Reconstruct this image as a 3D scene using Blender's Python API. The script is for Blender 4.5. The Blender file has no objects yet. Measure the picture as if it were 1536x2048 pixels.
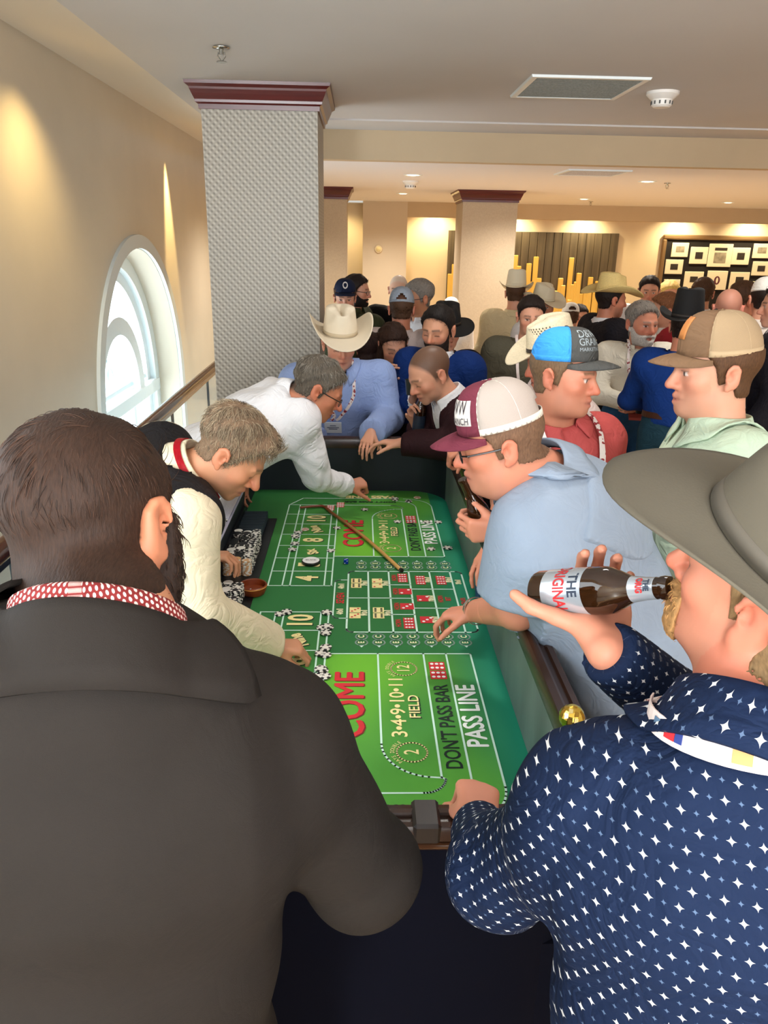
import bpy, math, random
import numpy as np
from mathutils import Matrix, Vector
rng = np.random.RandomState(7); random.seed(7)
SC = bpy.context.scene
COL = SC.collection

# ---------------------------------------------------------------- camera
F = 1540.0; CAMH = 2.08
def nrm(v):
    v = np.array(v, float); return v / max(1e-9, np.linalg.norm(v))
_dY = nrm([722 - 768, 544, -F]); _dZ = np.array([84, 4676, F], float)
_dZ = nrm(_dZ - _dZ.dot(_dY) * _dY); _dX = np.cross(_dY, _dZ)
RC = np.array([_dX, _dY, _dZ]); CC = np.array([0, 0, CAMH])
def ray(px, py): return RC @ np.array([px - 768, -(py - 1024), -F])
def P(px, py, Y):
    r = ray(px, py); return CC + r * (Y / r[1])
def PZ(px, py, z):
    r = ray(px, py); return CC + r * ((z - CAMH) / r[2])
def PX(px, py, X):
    r = ray(px, py); return CC + r * (X / r[0])
cam = bpy.data.cameras.new('camera'); camo = bpy.data.objects.new('camera', cam); COL.objects.link(camo)
cam.sensor_fit = 'HORIZONTAL'; cam.sensor_width = 36; cam.lens = 36 * F / 1536; cam.clip_start = 0.02; cam.clip_end = 200
camo.matrix_world = Matrix(np.vstack([np.hstack([RC, CC.reshape(3, 1)]), [0, 0, 0, 1]]).tolist())
SC.camera = camo

# ---------------------------------------------------------------- world, light, exposure
SC.view_settings.view_transform = 'Standard'; SC.view_settings.look = 'None'
SC.view_settings.exposure = 0.45; SC.view_settings.gamma = 1.0; SC.view_settings.use_curve_mapping = False
SC.cycles.use_denoising = True
SC.cycles.max_bounces = 8; SC.cycles.diffuse_bounces = 4; SC.cycles.sample_clamp_indirect = 6
SC.cycles.caustics_reflective = False; SC.cycles.caustics_refractive = False
w = bpy.data.worlds.new('world'); SC.world = w; w.use_nodes = True
w.node_tree.nodes['Background'].inputs[0].default_value = (0.80, 0.95, 1.0, 1)
w.node_tree.nodes['Background'].inputs[1].default_value = 2.2
def light(name, kind, loc, energy, color, target=None, **kw):
    l = bpy.data.lights.new(name, kind); l.energy = energy; l.color = color
    for k, v in kw.items(): setattr(l, k, v)
    o = bpy.data.objects.new(name, l); COL.objects.link(o); o.location = loc
    if target is not None:
        d = Vector(target) - Vector(loc); o.rotation_euler = d.to_track_quat('-Z', 'Y').to_euler()
    return o
DAY = (0.80, 0.92, 1.0); WARM = (1.0, 0.91, 0.78); NEUT = (1.0, 0.96, 0.90)
# daylight from the windows of the left wall, then added unseen lights behind the camera
light('window_and_fill_light', 'AREA', (-2.3, 6.4, 1.0), 105, DAY, (1.5, 5.6, 0.9), shape='RECTANGLE', size=2.4, size_y=2.0)
light('window_and_fill_light', 'AREA', (-1.6, 1.2, 1.9), 40, DAY, (1.5, 2.4, 0.8), shape='RECTANGLE', size=2.2, size_y=1.6)
light('window_and_fill_light', 'AREA', (0.4, -3.9, 1.9), 80, (0.90, 0.96, 1.0), (1.0, 1.6, 3.6), shape='RECTANGLE', size=5.0, size_y=1.2)  # added behind the camera, tilted up to lift the near ceiling; no window there
light('window_and_fill_light', 'AREA', (4.6, -1.0, 1.8), 22, (1.0, 0.97, 0.93), (0.5, 3.0, 1.0), shape='RECTANGLE', size=2.5, size_y=1.6)  # area light inside the room at right; no window stands here

light('window_and_fill_light', 'AREA', (-1.45, -3.9, 1.0), 130, (0.88, 0.95, 1.0), (-1.75, 3.0, 0.9), shape='RECTANGLE', size=0.5, size_y=2.2)  # added at the back to brighten the stair wall; no window there
light('ceiling_fill', 'AREA', (1.2, -1.9, 2.25), 220, (0.92, 0.96, 1.0), (1.2, -1.2, 3.3), shape='RECTANGLE', size=5.0, size_y=0.5)  # added unseen panel facing up to brighten the near ceiling; no cove here
# ---------------------------------------------------------------- colour + materials
def lin(c):
    c = np.array(c, float) / 255.0
    return np.where(c <= 0.04045, c / 12.92, ((c + 0.055) / 1.055) ** 2.4)
def rgba(c): return (*[float(x) for x in lin(c)], 1.0)
_M = {}
class NT:
    def __init__(s, name):
        s.m = bpy.data.materials.new(name); s.m.use_nodes = True; s.t = s.m.node_tree; s.b = s.t.nodes['Principled BSDF']
    def n(s, kind, **kw):
        nd = s.t.nodes.new(kind)
        for k, v in kw.items(): setattr(nd, k, v)
        return nd
    def l(s, a, b): s.t.links.new(a, b)
    def math(s, op, a, b=None, c=None):
        nd = s.n('ShaderNodeMath', operation=op)
        for i, v in enumerate((a, b, c)):
            if v is None: continue
            if isinstance(v, (int, float)): nd.inputs[i].default_value = v
            else: s.l(v, nd.inputs[i])
        return nd.outputs[0]
    def mix(s, f, a, b):
        nd = s.n('ShaderNodeMix', data_type='RGBA')
        for sock, v in ((nd.inputs[0], f), (nd.inputs[6], a), (nd.inputs[7], b)):
            if hasattr(v, 'links'): s.l(v, sock)
            else: sock.default_value = v
        return nd.outputs[2]
    def obj(s): return s.n('ShaderNodeTexCoord').outputs['Object']
    def sep(s, v):
        nd = s.n('ShaderNodeSeparateXYZ'); s.l(v, nd.inputs[0]); return nd.outputs
    def noise(s, scale, detail=2, vec=None, rough=0.5, stretch=None):
        nd = s.n('ShaderNodeTexNoise'); nd.inputs['Scale'].default_value = scale; nd.inputs['Detail'].default_value = detail
        nd.inputs['Roughness'].default_value = rough
        v = vec or s.obj()
        if stretch:
            mp = s.n('ShaderNodeMapping'); mp.inputs['Scale'].default_value = stretch; s.l(v, mp.inputs[0]); v = mp.outputs[0]
        s.l(v, nd.inputs['Vector']); return nd.outputs['Fac']
    def bump(s, h, strength, dist=0.002):
        nd = s.n('ShaderNodeBump'); nd.inputs['Strength'].default_value = strength; nd.inputs['Distance'].default_value = dist
        s.l(h, nd.inputs['Height']); s.l(nd.outputs[0], s.b.inputs['Normal'])
    def base(s, v):
        if hasattr(v, 'links'): s.l(v, s.b.inputs['Base Color'])
        else: s.b.inputs['Base Color'].default_value = v
def mat(name, c, rough=0.6, metal=0.0, var=0.0, vscale=6.0, bump=0.0, bscale=60.0, bdist=0.002, stretch=None, spec=0.5, emit=0.0, trans=0.0, alpha=1.0, sheen=0.0):
    if name in _M: return _M[name]
    k = NT(name); b = k.b
    b.inputs['Roughness'].default_value = rough; b.inputs['Metallic'].default_value = metal
    b.inputs['Specular IOR Level'].default_value = spec
    if var > 0:
        c2 = [max(0, x * (1 - var)) for x in c]; c1 = [min(255, x * (1 + var)) for x in c]
        k.base(k.mix(k.noise(vscale, 4, stretch=stretch), rgba(c2), rgba(c1)))
    else: k.base(rgba(c))
    if bump > 0: k.bump(k.noise(bscale, 3, stretch=stretch), bump, bdist)
    if emit > 0:
        b.inputs['Emission Color'].default_value = rgba(c); b.inputs['Emission Strength'].default_value = emit
    if trans > 0: b.inputs['Transmission Weight'].default_value = trans
    if sheen > 0: b.inputs['Sheen Weight'].default_value = sheen
    b.inputs['Alpha'].default_value = alpha
    _M[name] = k.m; return k.m

# ---------------------------------------------------------------- objects
def tag(o, label=None, cat=None, group=None, kind=None):
    if label: o['label'] = label
    if cat: o['category'] = cat
    if group: o['group'] = group
    if kind: o['kind'] = kind
    return o
def empty(name, loc, label=None, cat=None, group=None):
    o = bpy.data.objects.new(name, None); COL.objects.link(o); o.location = loc; o.empty_display_size = 0.1
    return tag(o, label, cat, group)
def base_of(p):
    b = np.zeros(3)
    while p is not None:
        b = b + np.array(p.location); p = p.parent
    return b
def mesh_data(name, V, Q, mt, smooth=True):
    """V (n,3); Q list of faces, or an (m,4) array"""
    V = np.asarray(V, np.float32); me = bpy.data.meshes.new(name)
    if isinstance(Q, np.ndarray):
        n = len(Q); w_ = Q.shape[1]; me.vertices.add(len(V)); me.loops.add(n * w_); me.polygons.add(n)
        me.vertices.foreach_set('co', V.ravel()); me.loops.foreach_set('vertex_index', Q.astype(np.int32).ravel())
        me.polygons.foreach_set('loop_start', np.arange(0, n * w_, w_, dtype=np.int32))
        me.update(calc_edges=True)
    else:
        me.from_pydata(V.tolist(), [], [list(map(int, f)) for f in Q]); me.update()
    if smooth: me.polygons.foreach_set('use_smooth', np.ones(len(me.polygons), bool))
    ms = mt if isinstance(mt, (list, tuple)) else [mt]
    for m in ms: me.materials.append(m)
    return me
def mobj(name, V, Q, mt, parent=None, smooth=True, loc=None, autosmooth=None):
    """V in world metres; origin at the parent's base (or loc)"""
    b = base_of(parent) if parent is not None else (np.array(loc, float) if loc is not None else np.zeros(3))
    me = mesh_data(name, np.asarray(V, float) - b, Q, mt, smooth)
    if autosmooth: 
        try: me.set_sharp_from_angle(angle=math.radians(autosmooth))
        except Exception: pass
    o = bpy.data.objects.new(name, me); COL.objects.link(o)
    if parent is not None: o.parent = parent
    elif loc is not None: o.location = loc
    return o
def copy_tree(o, parent=None):
    c = o.copy(); COL.objects.link(c); c.parent = parent
    for ch in list(o.children): copy_tree(ch, c)
    return c

class MB:
    """collects simple shapes into one mesh"""
    def __init__(s): s.V = []; s.Q = []; s.n = 0; s.mi = []
    def add(s, V, Q, mi=0):
        V = np.asarray(V, float); s.V.append(V); s.Q += [[i + s.n for i in f] for f in Q]; s.n += len(V); s.mi += [mi] * len(Q)
    def box(s, a, b, mi=0, bev=0.0):
        (x0, y0, z0), (x1, y1, z1) = a, b
        if bev <= 0:
            V = [(x, y, z) for z in (z0, z1) for y in (y0, y1) for x in (x0, x1)]
            s.add(V, [(0, 2, 3, 1), (4, 5, 7, 6), (0, 1, 5, 4), (2, 6, 7, 3), (0, 4, 6, 2), (1, 3, 7, 5)], mi)
        else:
            e = min(bev, (x1 - x0) / 2.01, (y1 - y0) / 2.01, (z1 - z0) / 2.01)
            rings = []
            for z, i in ((z0, e), (z0 + e, 0), (z1 - e, 0), (z1, e)):
                rings.append([(x0 + i + e * (i == 0), y0 + i, z), (x1 - i - e * (i == 0), y0 + i, z), (x1 - i, y0 + i + e * (i == 0), z), (x1 - i, y1 - i - e * (i == 0), z),
                              (x1 - i - e * (i == 0), y1 - i, z), (x0 + i + e * (i == 0), y1 - i, z), (x0 + i, y1 - i - e * (i == 0), z), (x0 + i, y0 + i + e * (i == 0), z)])
            s.rings(rings, True, True, mi)
    def rings(s, R, cap0=False, cap1=False, mi=0, closed=True):
        m = len(R[0]); V = [p for r in R for p in r]; Q = []
        for i in range(len(R) - 1):
            for j in range(m if closed else m - 1):
                k = (j + 1) % m; Q.append((i * m + j, i * m + k, (i + 1) * m + k, (i + 1) * m + j))
        if cap0: Q.append(tuple(range(m))[::-1])
        if cap1: Q.append(tuple((len(R) - 1) * m + j for j in range(m)))
        s.add(V, Q, mi)
    def lathe(s, prof, c=(0, 0, 0), M=None, seg=24, mi=0, caps=True):
        R = []
        for r, z in prof:
            ring = [(r * math.cos(2 * math.pi * j / seg), r * math.sin(2 * math.pi * j / seg), z) for j in range(seg)]
            ring = np.array(ring)
            if M is not None: ring = ring @ np.asarray(M).T
            R.append(ring + np.array(c))
        s.rings(R, caps, caps, mi)
    def tube(s, pts, r, seg=8, mi=0, caps=True, flat=1.0, up=None):
        pts = [np.array(p, float) for p in pts]; n = len(pts); R = []
        rr = r if hasattr(r, '__len__') else [r] * n; a = None
        for i in range(n):
            t = nrm(pts[min(n - 1, i + 1)] - pts[max(0, i - 1)])
            if a is None:
                ref = np.array(up if up is not None else ((0, 0, 1) if abs(t[2]) < 0.9 else (1, 0, 0)), float)
                a = nrm(ref - ref.dot(t) * t)
            else: a = nrm(a - a.dot(t) * t)
            b = np.cross(t, a)
            R.append([pts[i] + rr[i] * (math.cos(2 * math.pi * j / seg) * a * flat + math.sin(2 * math.pi * j / seg) * b) for j in range(seg)])
        s.rings(R, caps, caps, mi)
    def build(s, name, mt, parent=None, smooth=False, loc=None, auto=None):
        o = mobj(name, np.vstack(s.V), s.Q, mt, parent, smooth or bool(auto), loc, auto)
        if any(s.mi): o.data.polygons.foreach_set('material_index', np.array(s.mi, np.int32))
        return o
def grid_surface(fn, nu, nv, closed_u=False):
    V = [fn(i / (nu if closed_u else nu - 1), j / (nv - 1)) for j in range(nv) for i in range(nu)]
    Q = []
    for j in range(nv - 1):
        for i in range(nu if closed_u else nu - 1):
            k = (i + 1) % nu; Q.append((j * nu + i, j * nu + k, (j + 1) * nu + k, (j + 1) * nu + i))
    return np.array(V, float), Q
def thick(V, Q, t):
    """give an open sheet a thickness t (offset along averaged normals)"""
    V = np.asarray(V, float); N = np.zeros_like(V)
    for f in Q:
        n_ = np.cross(V[f[2]] - V[f[0]], V[f[3 % len(f)]] - V[f[1]])
        for i in f: N[i] += n_
    N /= np.maximum(1e-9, np.linalg.norm(N, axis=1))[:, None]
    n = len(V); E = {}
    for f in Q:
        for a, b in zip(f, list(f[1:]) + [f[0]]): E[(a, b)] = 1
    Q2 = [tuple(f) for f in Q] + [tuple(i + n for i in f[::-1]) for f in Q]
    for (a, b) in E:
        if (b, a) not in E: Q2.append((b, a, a + n, b + n))
    return np.vstack([V, V - N * t]), Q2
FONT = None
def text_mesh(s, size=1.0, sx=1.0, bold=0.0, spacing=1.0):
    cu = bpy.data.curves.new('t', 'FONT'); cu.body = s; cu.size = size; cu.align_x = 'CENTER'; cu.align_y = 'CENTER'
    cu.resolution_u = 3; cu.offset = bold; cu.space_character = spacing; cu.fill_mode = 'FRONT'
    o = bpy.data.objects.new('t', cu); COL.objects.link(o)
    dg = bpy.context.evaluated_depsgraph_get(); me = bpy.data.meshes.new_from_object(o.evaluated_get(dg))
    V = np.array([v.co[:] for v in me.vertices], float).reshape(-1, 3); Q = [tuple(p.vertices) for p in me.polygons]
    bpy.data.objects.remove(o); bpy.data.curves.remove(cu); bpy.data.meshes.remove(me)
    V[:, 0] *= sx
    return V, Q
# ---------------------------------------------------------------- distance-field modelling: smooth bodies and clothes as one continuous mesh
class Sdf:
    def __init__(s): s.ops = []
    def cone(s, a, b, ra, rb=None, k=0.03, side=None, w=1.0, neg=False):
        s.ops.append(('c', np.array(a, float), np.array(b, float), float(ra), float(rb if rb is not None else ra), k, None if side is None else nrm(side), w, neg)); return s
    def ell(s, c, r, M=None, k=0.03, neg=False):
        s.ops.append(('e', np.array(c, float), np.array(r, float), None if M is None else np.asarray(M, float), k, neg)); return s
    def grown(s, g):
        o = Sdf()
        for q in s.ops:
            if q[0] == 'c': o.ops.append(('c', q[1], q[2], q[3] + g, q[4] + g, q[5], q[6], q[7], q[8]))
            else: o.ops.append(('e', q[1], q[2] + g, q[3], q[4], q[5]))
        return o
    def bbox(s, pad):
        lo, hi = np.full(3, 1e9), np.full(3, -1e9)
        for q in s.ops:
            if q[-1]: continue
            if q[0] == 'c':
                m = max(q[3], q[4]) * max(1, q[7]); lo = np.minimum(lo, np.minimum(q[1], q[2]) - m); hi = np.maximum(hi, np.maximum(q[1], q[2]) + m)
            else:
                m = q[2].max(); lo = np.minimum(lo, q[1] - m); hi = np.maximum(hi, q[1] + m)
        return lo - pad, hi + pad
    @staticmethod
    def prim(q, X):
        if q[0] == 'c':
            a, b, ra, rb, side, w_ = q[1], q[2], q[3], q[4], q[6], q[7]
            ab = b - a; L = max(1e-12, ab.dot(ab)); t = np.clip((X - a) @ ab / L, 0, 1)
            off = X - a - t[..., None] * ab
            if side is not None and w_ != 1.0:
                sc = off @ side; off = off - (sc * (1 - 1 / w_))[..., None] * side
            return np.sqrt((off * off).sum(-1)) - (ra + (rb - ra) * t)
        c, r, M = q[1], q[2], q[3]; p = X - c
        if M is not None: p = p @ M        # columns of M are the local axes
        k0 = np.sqrt(((p / r) ** 2).sum(-1)); k1 = np.sqrt(((p / (r * r)) ** 2).sum(-1))
        return k0 * (k0 - 1) / np.maximum(k1, 1e-9)
    def at(s, X):
        X = np.asarray(X, float); d = np.full(X.shape[:-1], 1.0)
        for q in s.ops: d = s.comb(d, s.prim(q, X), q)
        return d
    @staticmethod
    def comb(d, e, q):
        k = q[5] if q[0] == 'c' else q[4]
        if q[-1]:
            h = np.maximum(k - np.abs(d + e), 0) / k; return np.maximum(d, -e) + h * h * k * 0.25
        h = np.maximum(k - np.abs(d - e), 0) / k; return np.minimum(d, e) - h * h * k * 0.25
    def field(s, lo, hi, h):
        n = np.maximum(4, np.ceil((hi - lo) / h).astype(int) + 1)
        ax = [lo[i] + h * np.arange(n[i]) for i in range(3)]
        D = np.full(tuple(n), 0.25, np.float32)
        for q in s.ops:
            k = q[5] if q[0] == 'c' else q[4]
            if q[0] == 'c':
                m = max(q[3], q[4]) * max(1, q[7]) + k + 3 * h; a = np.minimum(q[1], q[2]) - m; b = np.maximum(q[1], q[2]) + m
            else:
                m = q[2].max() + k + 3 * h; a = q[1] - m; b = q[1] + m
            i0 = np.clip(np.floor((a - lo) / h).astype(int), 0, n); i1 = np.clip(np.ceil((b - lo) / h).astype(int) + 1, 0, n)
            if (i1 <= i0).any(): continue
            sl = tuple(slice(i0[i], i1[i]) for i in range(3))
            X = np.stack(np.meshgrid(*[ax[i][sl[i]] for i in range(3)], indexing='ij'), -1)
            D[sl] = s.comb(D[sl], s.prim(q, X).astype(np.float32), q)
        return D, ax
_EDGE = [(0, 1), (2, 3), (4, 5), (6, 7), (0, 2), (1, 3), (4, 6), (5, 7), (0, 4), (1, 5), (2, 6), (3, 7)]
_CO = np.array([[i, j, k] for i in (0, 1) for j in (0, 1) for k in (0, 1)], float)
def surfnet(D, lo, h):
    S = D < 0; nx, ny, nz = D.shape
    c = lambda A: [A[i:nx - 1 + i, j:ny - 1 + j, k:nz - 1 + k] for i in (0, 1) for j in (0, 1) for k in (0, 1)]
    cs = c(S); cnt = np.zeros(cs[0].shape, np.int8)
    for a in cs: cnt += a
    mk = (cnt > 0) & (cnt < 8); I = np.argwhere(mk)
    if len(I) == 0: return np.zeros((0, 3)), np.zeros((0, 4), int)
    idx = np.full(mk.shape, -1, np.int64); idx[mk] = np.arange(len(I))
    vals = np.stack([a[mk] for a in c(D)], 1).astype(float)
    acc = np.zeros((len(I), 3)); num = np.zeros(len(I))
    for a, b in _EDGE:
        va, vb = vals[:, a], vals[:, b]; m = (va < 0) != (vb < 0)
        t = np.where(m, va / np.where(m, va - vb, 1), 0)
        p = _CO[a] + t[:, None] * (_CO[b] - _CO[a]); acc += p * m[:, None]; num += m
    V = (I + acc / num[:, None]) * h + lo
    Q = []
    for ax in range(3):
        o1, o2 = [(1, 2), (2, 0), (0, 1)][ax]
        A = S.take(range(0, S.shape[ax] - 1), ax); B = S.take(range(1, S.shape[ax]), ax)
        E = np.argwhere(A != B)
        E = E[(E[:, o1] > 0) & (E[:, o2] > 0) & (E[:, o1] < D.shape[o1] - 1) & (E[:, o2] < D.shape[o2] - 1)]
        if not len(E): continue
        d1 = np.zeros(3, int); d1[o1] = 1; d2 = np.zeros(3, int); d2[o2] = 1
        g = lambda e: idx[e[:, 0], e[:, 1], e[:, 2]]
        q = np.stack([g(E - d1 - d2), g(E - d2), g(E), g(E - d1)], 1)
        fl = ~S[E[:, 0], E[:, 1], E[:, 2]]; q[fl] = q[fl][:, ::-1]
        Q.append(q)
    Q = np.vstack(Q); Q = Q[(Q >= 0).all(1)]
    return V, Q
def relax(V, Q, it=1, f=0.5):
    for _ in range(it):
        A = np.zeros_like(V); n = np.zeros(len(V))
        for i in range(4):
            for j in (1, 3):
                np.add.at(A, Q[:, i], V[Q[:, (i + j) % 4]]); np.add.at(n, Q[:, i], 1)
        V = V + f * (A / np.maximum(n, 1)[:, None] - V)
    return V
def folds(X, amp, freq, seed, stretch=None):
    r = np.random.RandomState(seed); Xs = X * (np.array(stretch) if stretch is not None else 1.0); d = 0
    for i in range(5):
        k = nrm(r.randn(3)) * freq * (0.6 + 0.8 * r.rand()); k2 = nrm(r.randn(3)) * freq * 0.5
        d = d + np.sin(Xs @ k + 1.8 * np.sin(Xs @ k2 + r.rand() * 6) + r.rand() * 6) / (1 + 0.4 * i)
    return amp * d * 0.4
def blob(s, h, clip=None, disp=None, lo=None, hi=None, it=1):
    a, b = s.bbox(3 * h)
    if lo is not None: a = np.maximum(a, lo); b = np.minimum(b, hi)
    D, ax = s.field(a, b, h)
    if clip is not None or disp is not None:
        m = np.abs(D) < 0.16 if disp is None else D < 0.2
        ii = np.argwhere(m); X = ii * h + a; d = D[m].astype(float)
        if disp is not None: d = d + disp(X)
        if clip is not None: d = clip(X, d)
        D[m] = d
    V, Q = surfnet(D, a, h)
    if it: V = relax(V, Q, it)
    return V, Q
def join(parts):
    V, Q, n = [], [], 0
    for v, q in parts:
        V.append(v); Q.append(q + n); n += len(v)
    return np.vstack(V), np.vstack(Q)
# ---------------------------------------------------------------- people
Z = np.array([0, 0, 1.0])
def rot(axis, deg):
    return np.array(Matrix.Rotation(math.radians(deg), 3, Vector(axis)))
def facing(a):
    a = math.radians(a); return np.array([math.sin(a), math.cos(a), 0]), np.array([math.cos(a), -math.sin(a), 0])
def headM(yaw, pitch=0, roll=0):
    """columns: right, forward, up.  pitch>0 looks down, roll>0 tilts towards the right shoulder"""
    f, r = facing(yaw); M = np.stack([r, f, Z], 1)
    return M @ rot((1, 0, 0), -pitch) @ rot((0, 1, 0), roll)
def pose(hc, face, lean=0.0, yaw=None, pitch=8, roll=0, st=None, bw=1.0, slump=0.0, tor=0.305):
    hc = np.array(hc, float); f, r = facing(face); L = math.radians(lean)
    u = math.cos(L) * Z + math.sin(L) * f; fl = math.cos(L) * f - math.sin(L) * Z
    nu = nrm(u * 0.85 + f * 0.18 + Z * 0.25); nb = hc - nu * 0.165
    if st is None: st = (nb[2]) / (0.53 + 0.305 * u[2])
    pel = nb - u * tor * st
    J = dict(hc=hc, M=headM(face if yaw is None else yaw, pitch, roll), nb=nb, pel=pel, f=fl, r=r, u=u, st=st, f0=f)
    sh = 0.108 * st * bw
    J['sl'] = nb - u * 0.06 - r * sh + fl * slump; J['sr'] = nb - u * 0.06 + r * sh + fl * slump
    for s, q in ((-1, 'l'), (1, 'r')):
        h = pel + r * s * 0.085 - Z * 0.04; J['h' + q] = h
        foot = np.array([pel[0], pel[1], 0]) + r * s * 0.12 - f * 0.25 * math.sin(L)
        J['a' + q] = foot + Z * 0.08; J['k' + q] = (h + J['a' + q]) / 2 + f * 0.03
        J['t' + q] = foot + f * 0.17 + Z * 0.035
        S = J['s' + q]
        J['e' + q] = S - u * 0.28 + r * s * 0.06 - fl * 0.03; J['w' + q] = J['e' + q] - u * 0.2 + fl * 0.14
    return J
def ik(J, q, target, pole=None, l1=None, l2=None):
    S = J['s' + q]; t = np.array(target, float); l1 = l1 or 0.172 * J['st']; l2 = l2 or 0.152 * J['st']
    d = t - S; L = np.linalg.norm(d)
    if L > (l1 + l2) * 0.985: t = S + d / L * (l1 + l2) * 0.985; L = (l1 + l2) * 0.985
    d = nrm(t - S); x = (l1 * l1 - l2 * l2 + L * L) / (2 * L); h = math.sqrt(max(0, l1 * l1 - x * x))
    s = -1 if q == 'l' else 1
    p = np.array(pole, float) if pole is not None else (-Z + J['r'] * s * 0.6 - J['f'] * 0.3)
    p = nrm(p - p.dot(d) * d); J['e' + q] = S + d * x + p * h; J['w' + q] = t
    return J
def head_sdf(J, o):
    M, c, s = J['M'], J['hc'], o.get('hs', 1.0)
    W = lambda p: c + M @ (np.array(p, float) * s)
    S = Sdf(); wd = o.get('wide', 1.0); jw = o.get('jaw', 1.0)
    E = lambda p, r, k=0.02, neg=False: S.ell(W(p), np.array(r) * s, M, k * s, neg)
    Cn = lambda a, b, ra, rb, k=0.012, neg=False: S.cone(W(a), W(b), ra * s, rb * s, k * s, neg=neg)
    E((0, -0.016, 0.036), (0.077 * wd, 0.098, 0.086)); E((0, 0.028, -0.005), (0.066 * wd, 0.066, 0.086), 0.03)
    E((0, 0.028, -0.066), (0.058 * wd * jw, 0.060, 0.050), 0.03); E((0, 0.078, -0.098), (0.024 * jw, 0.019, 0.020), 0.025)
    if o.get('chub', 0): E((0, 0.022, -0.095), (0.055 * jw, 0.055, 0.035 * o['chub']), 0.03)
    for x in (-1, 1):
        E((x * 0.043, 0.056, -0.022), (0.024, 0.026, 0.022), 0.02)
        E((x * 0.033, 0.101, 0.002), (0.019, 0.017, 0.011), 0.014, True)
        E((x * 0.032, 0.077, 0.002), (0.0135, 0.0135, 0.0125), 0.003)
        Cn((x * 0.012, 0.093, 0.021), (x * 0.048, 0.078, 0.021), 0.0085, 0.006, 0.014)
    nl = o.get('nose', 1.0)
    Cn((0, 0.092, 0.012), (0, 0.092 + 0.024 * nl, -0.030), 0.008, 0.0125, 0.012); Cn((-0.012, 0.098, -0.036), (0.012, 0.098, -0.036), 0.0095, 0.0095, 0.010)
    Cn((-0.022, 0.088, -0.063), (0, 0.0985, -0.060), 0.005, 0.0065, 0.008); Cn((0.022, 0.088, -0.063), (0, 0.0985, -0.060), 0.005, 0.0065, 0.008)
    Cn((-0.018, 0.088, -0.077), (0, 0.0965, -0.078), 0.005, 0.0075, 0.008); Cn((0.018, 0.088, -0.077), (0, 0.0965, -0.078), 0.005, 0.0075, 0.008)
    Cn((-0.026, 0.094, -0.0695), (0, 0.106, -0.0695), 0.0025, 0.0025, 0.004, True); Cn((0.026, 0.094, -0.0695), (0, 0.106, -0.0695), 0.0025, 0.0025, 0.004, True)
    if o.get('ears', True):
        for x in (-1, 1):   # helix ring, lobe, hollow concha
            R = []
            for i in range(9):
                a = math.radians(-70 + i * 34); R.append((x * (0.080 * wd + 0.009 + 0.005 * math.cos(a - 2.4)), -0.018 - 0.016 * math.cos(a) * (0.75 if math.sin(a) < 0 else 1.1), -0.004 + 0.028 * math.sin(a)))
            for p_, q_ in zip(R[:-1], R[1:]): Cn(p_, q_, 0.0048, 0.0048, 0.006)
            E((x * 0.0825 * wd, -0.018, -0.006), (0.0105, 0.018, 0.030), 0.008); E((x * (0.082 * wd + 0.003), -0.006, -0.034), (0.006, 0.008, 0.010), 0.008)
            E((x * (0.092 * wd), -0.010, -0.004), (0.009, 0.008, 0.013), 0.006, True)
    n1 = W((0, -0.022, -0.055)); nr = o.get('neck', 0.060)
    S.cone(n1, J['nb'], (nr - 0.003), nr + 0.004, 0.03, side=J['r'], w=1.05)
    S.cone(J['nb'], J['nb'] - J['u'] * 0.06, nr, nr, 0.03)
    return S
def skull_sdf(J, o):
    M, c, s = J['M'], J['hc'], o.get('hs', 1.0); wd = o.get('wide', 1.0); S = Sdf()
    W = lambda p: c + M @ (np.array(p, float) * s)
    S.ell(W((0, -0.016, 0.036)), np.array((0.077 * wd, 0.098, 0.086)) * s, M, 0.02 * s); S.ell(W((0, 0.028, -0.005)), np.array((0.066 * wd, 0.066, 0.086)) * s, M, 0.03 * s)
    S.ell(W((0, 0.028, -0.066)), np.array((0.058 * wd * o.get('jaw', 1), 0.060, 0.050)) * s, M, 0.03 * s); S.ell(W((0, 0.078, -0.098)), np.array((0.024, 0.019, 0.020)) * s, M, 0.025 * s)
    nr = o.get('neck', 0.060); S.cone(W((0, -0.022, -0.055)), J['nb'], nr - 0.002, nr + 0.005, 0.03, side=J['r'], w=1.05)
    return S
def loc_of(J, o, X): return ((X - J['hc']) @ J['M']) / o.get('hs', 1.0)
def hairline(y, z, rec=0.0, nape=-0.072):
    xs = [-0.16, -0.10, -0.035, -0.022, 0.012, 0.024, 0.045, 0.070, 0.095, 0.13]
    zs = [nape, nape, nape + 0.012, -0.020, -0.030, 0.018, 0.048 + rec * 0.4, 0.072 + rec * 0.6, 0.082 + rec, 0.09 + rec]
    return z - np.interp(y, xs, zs)
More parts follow.
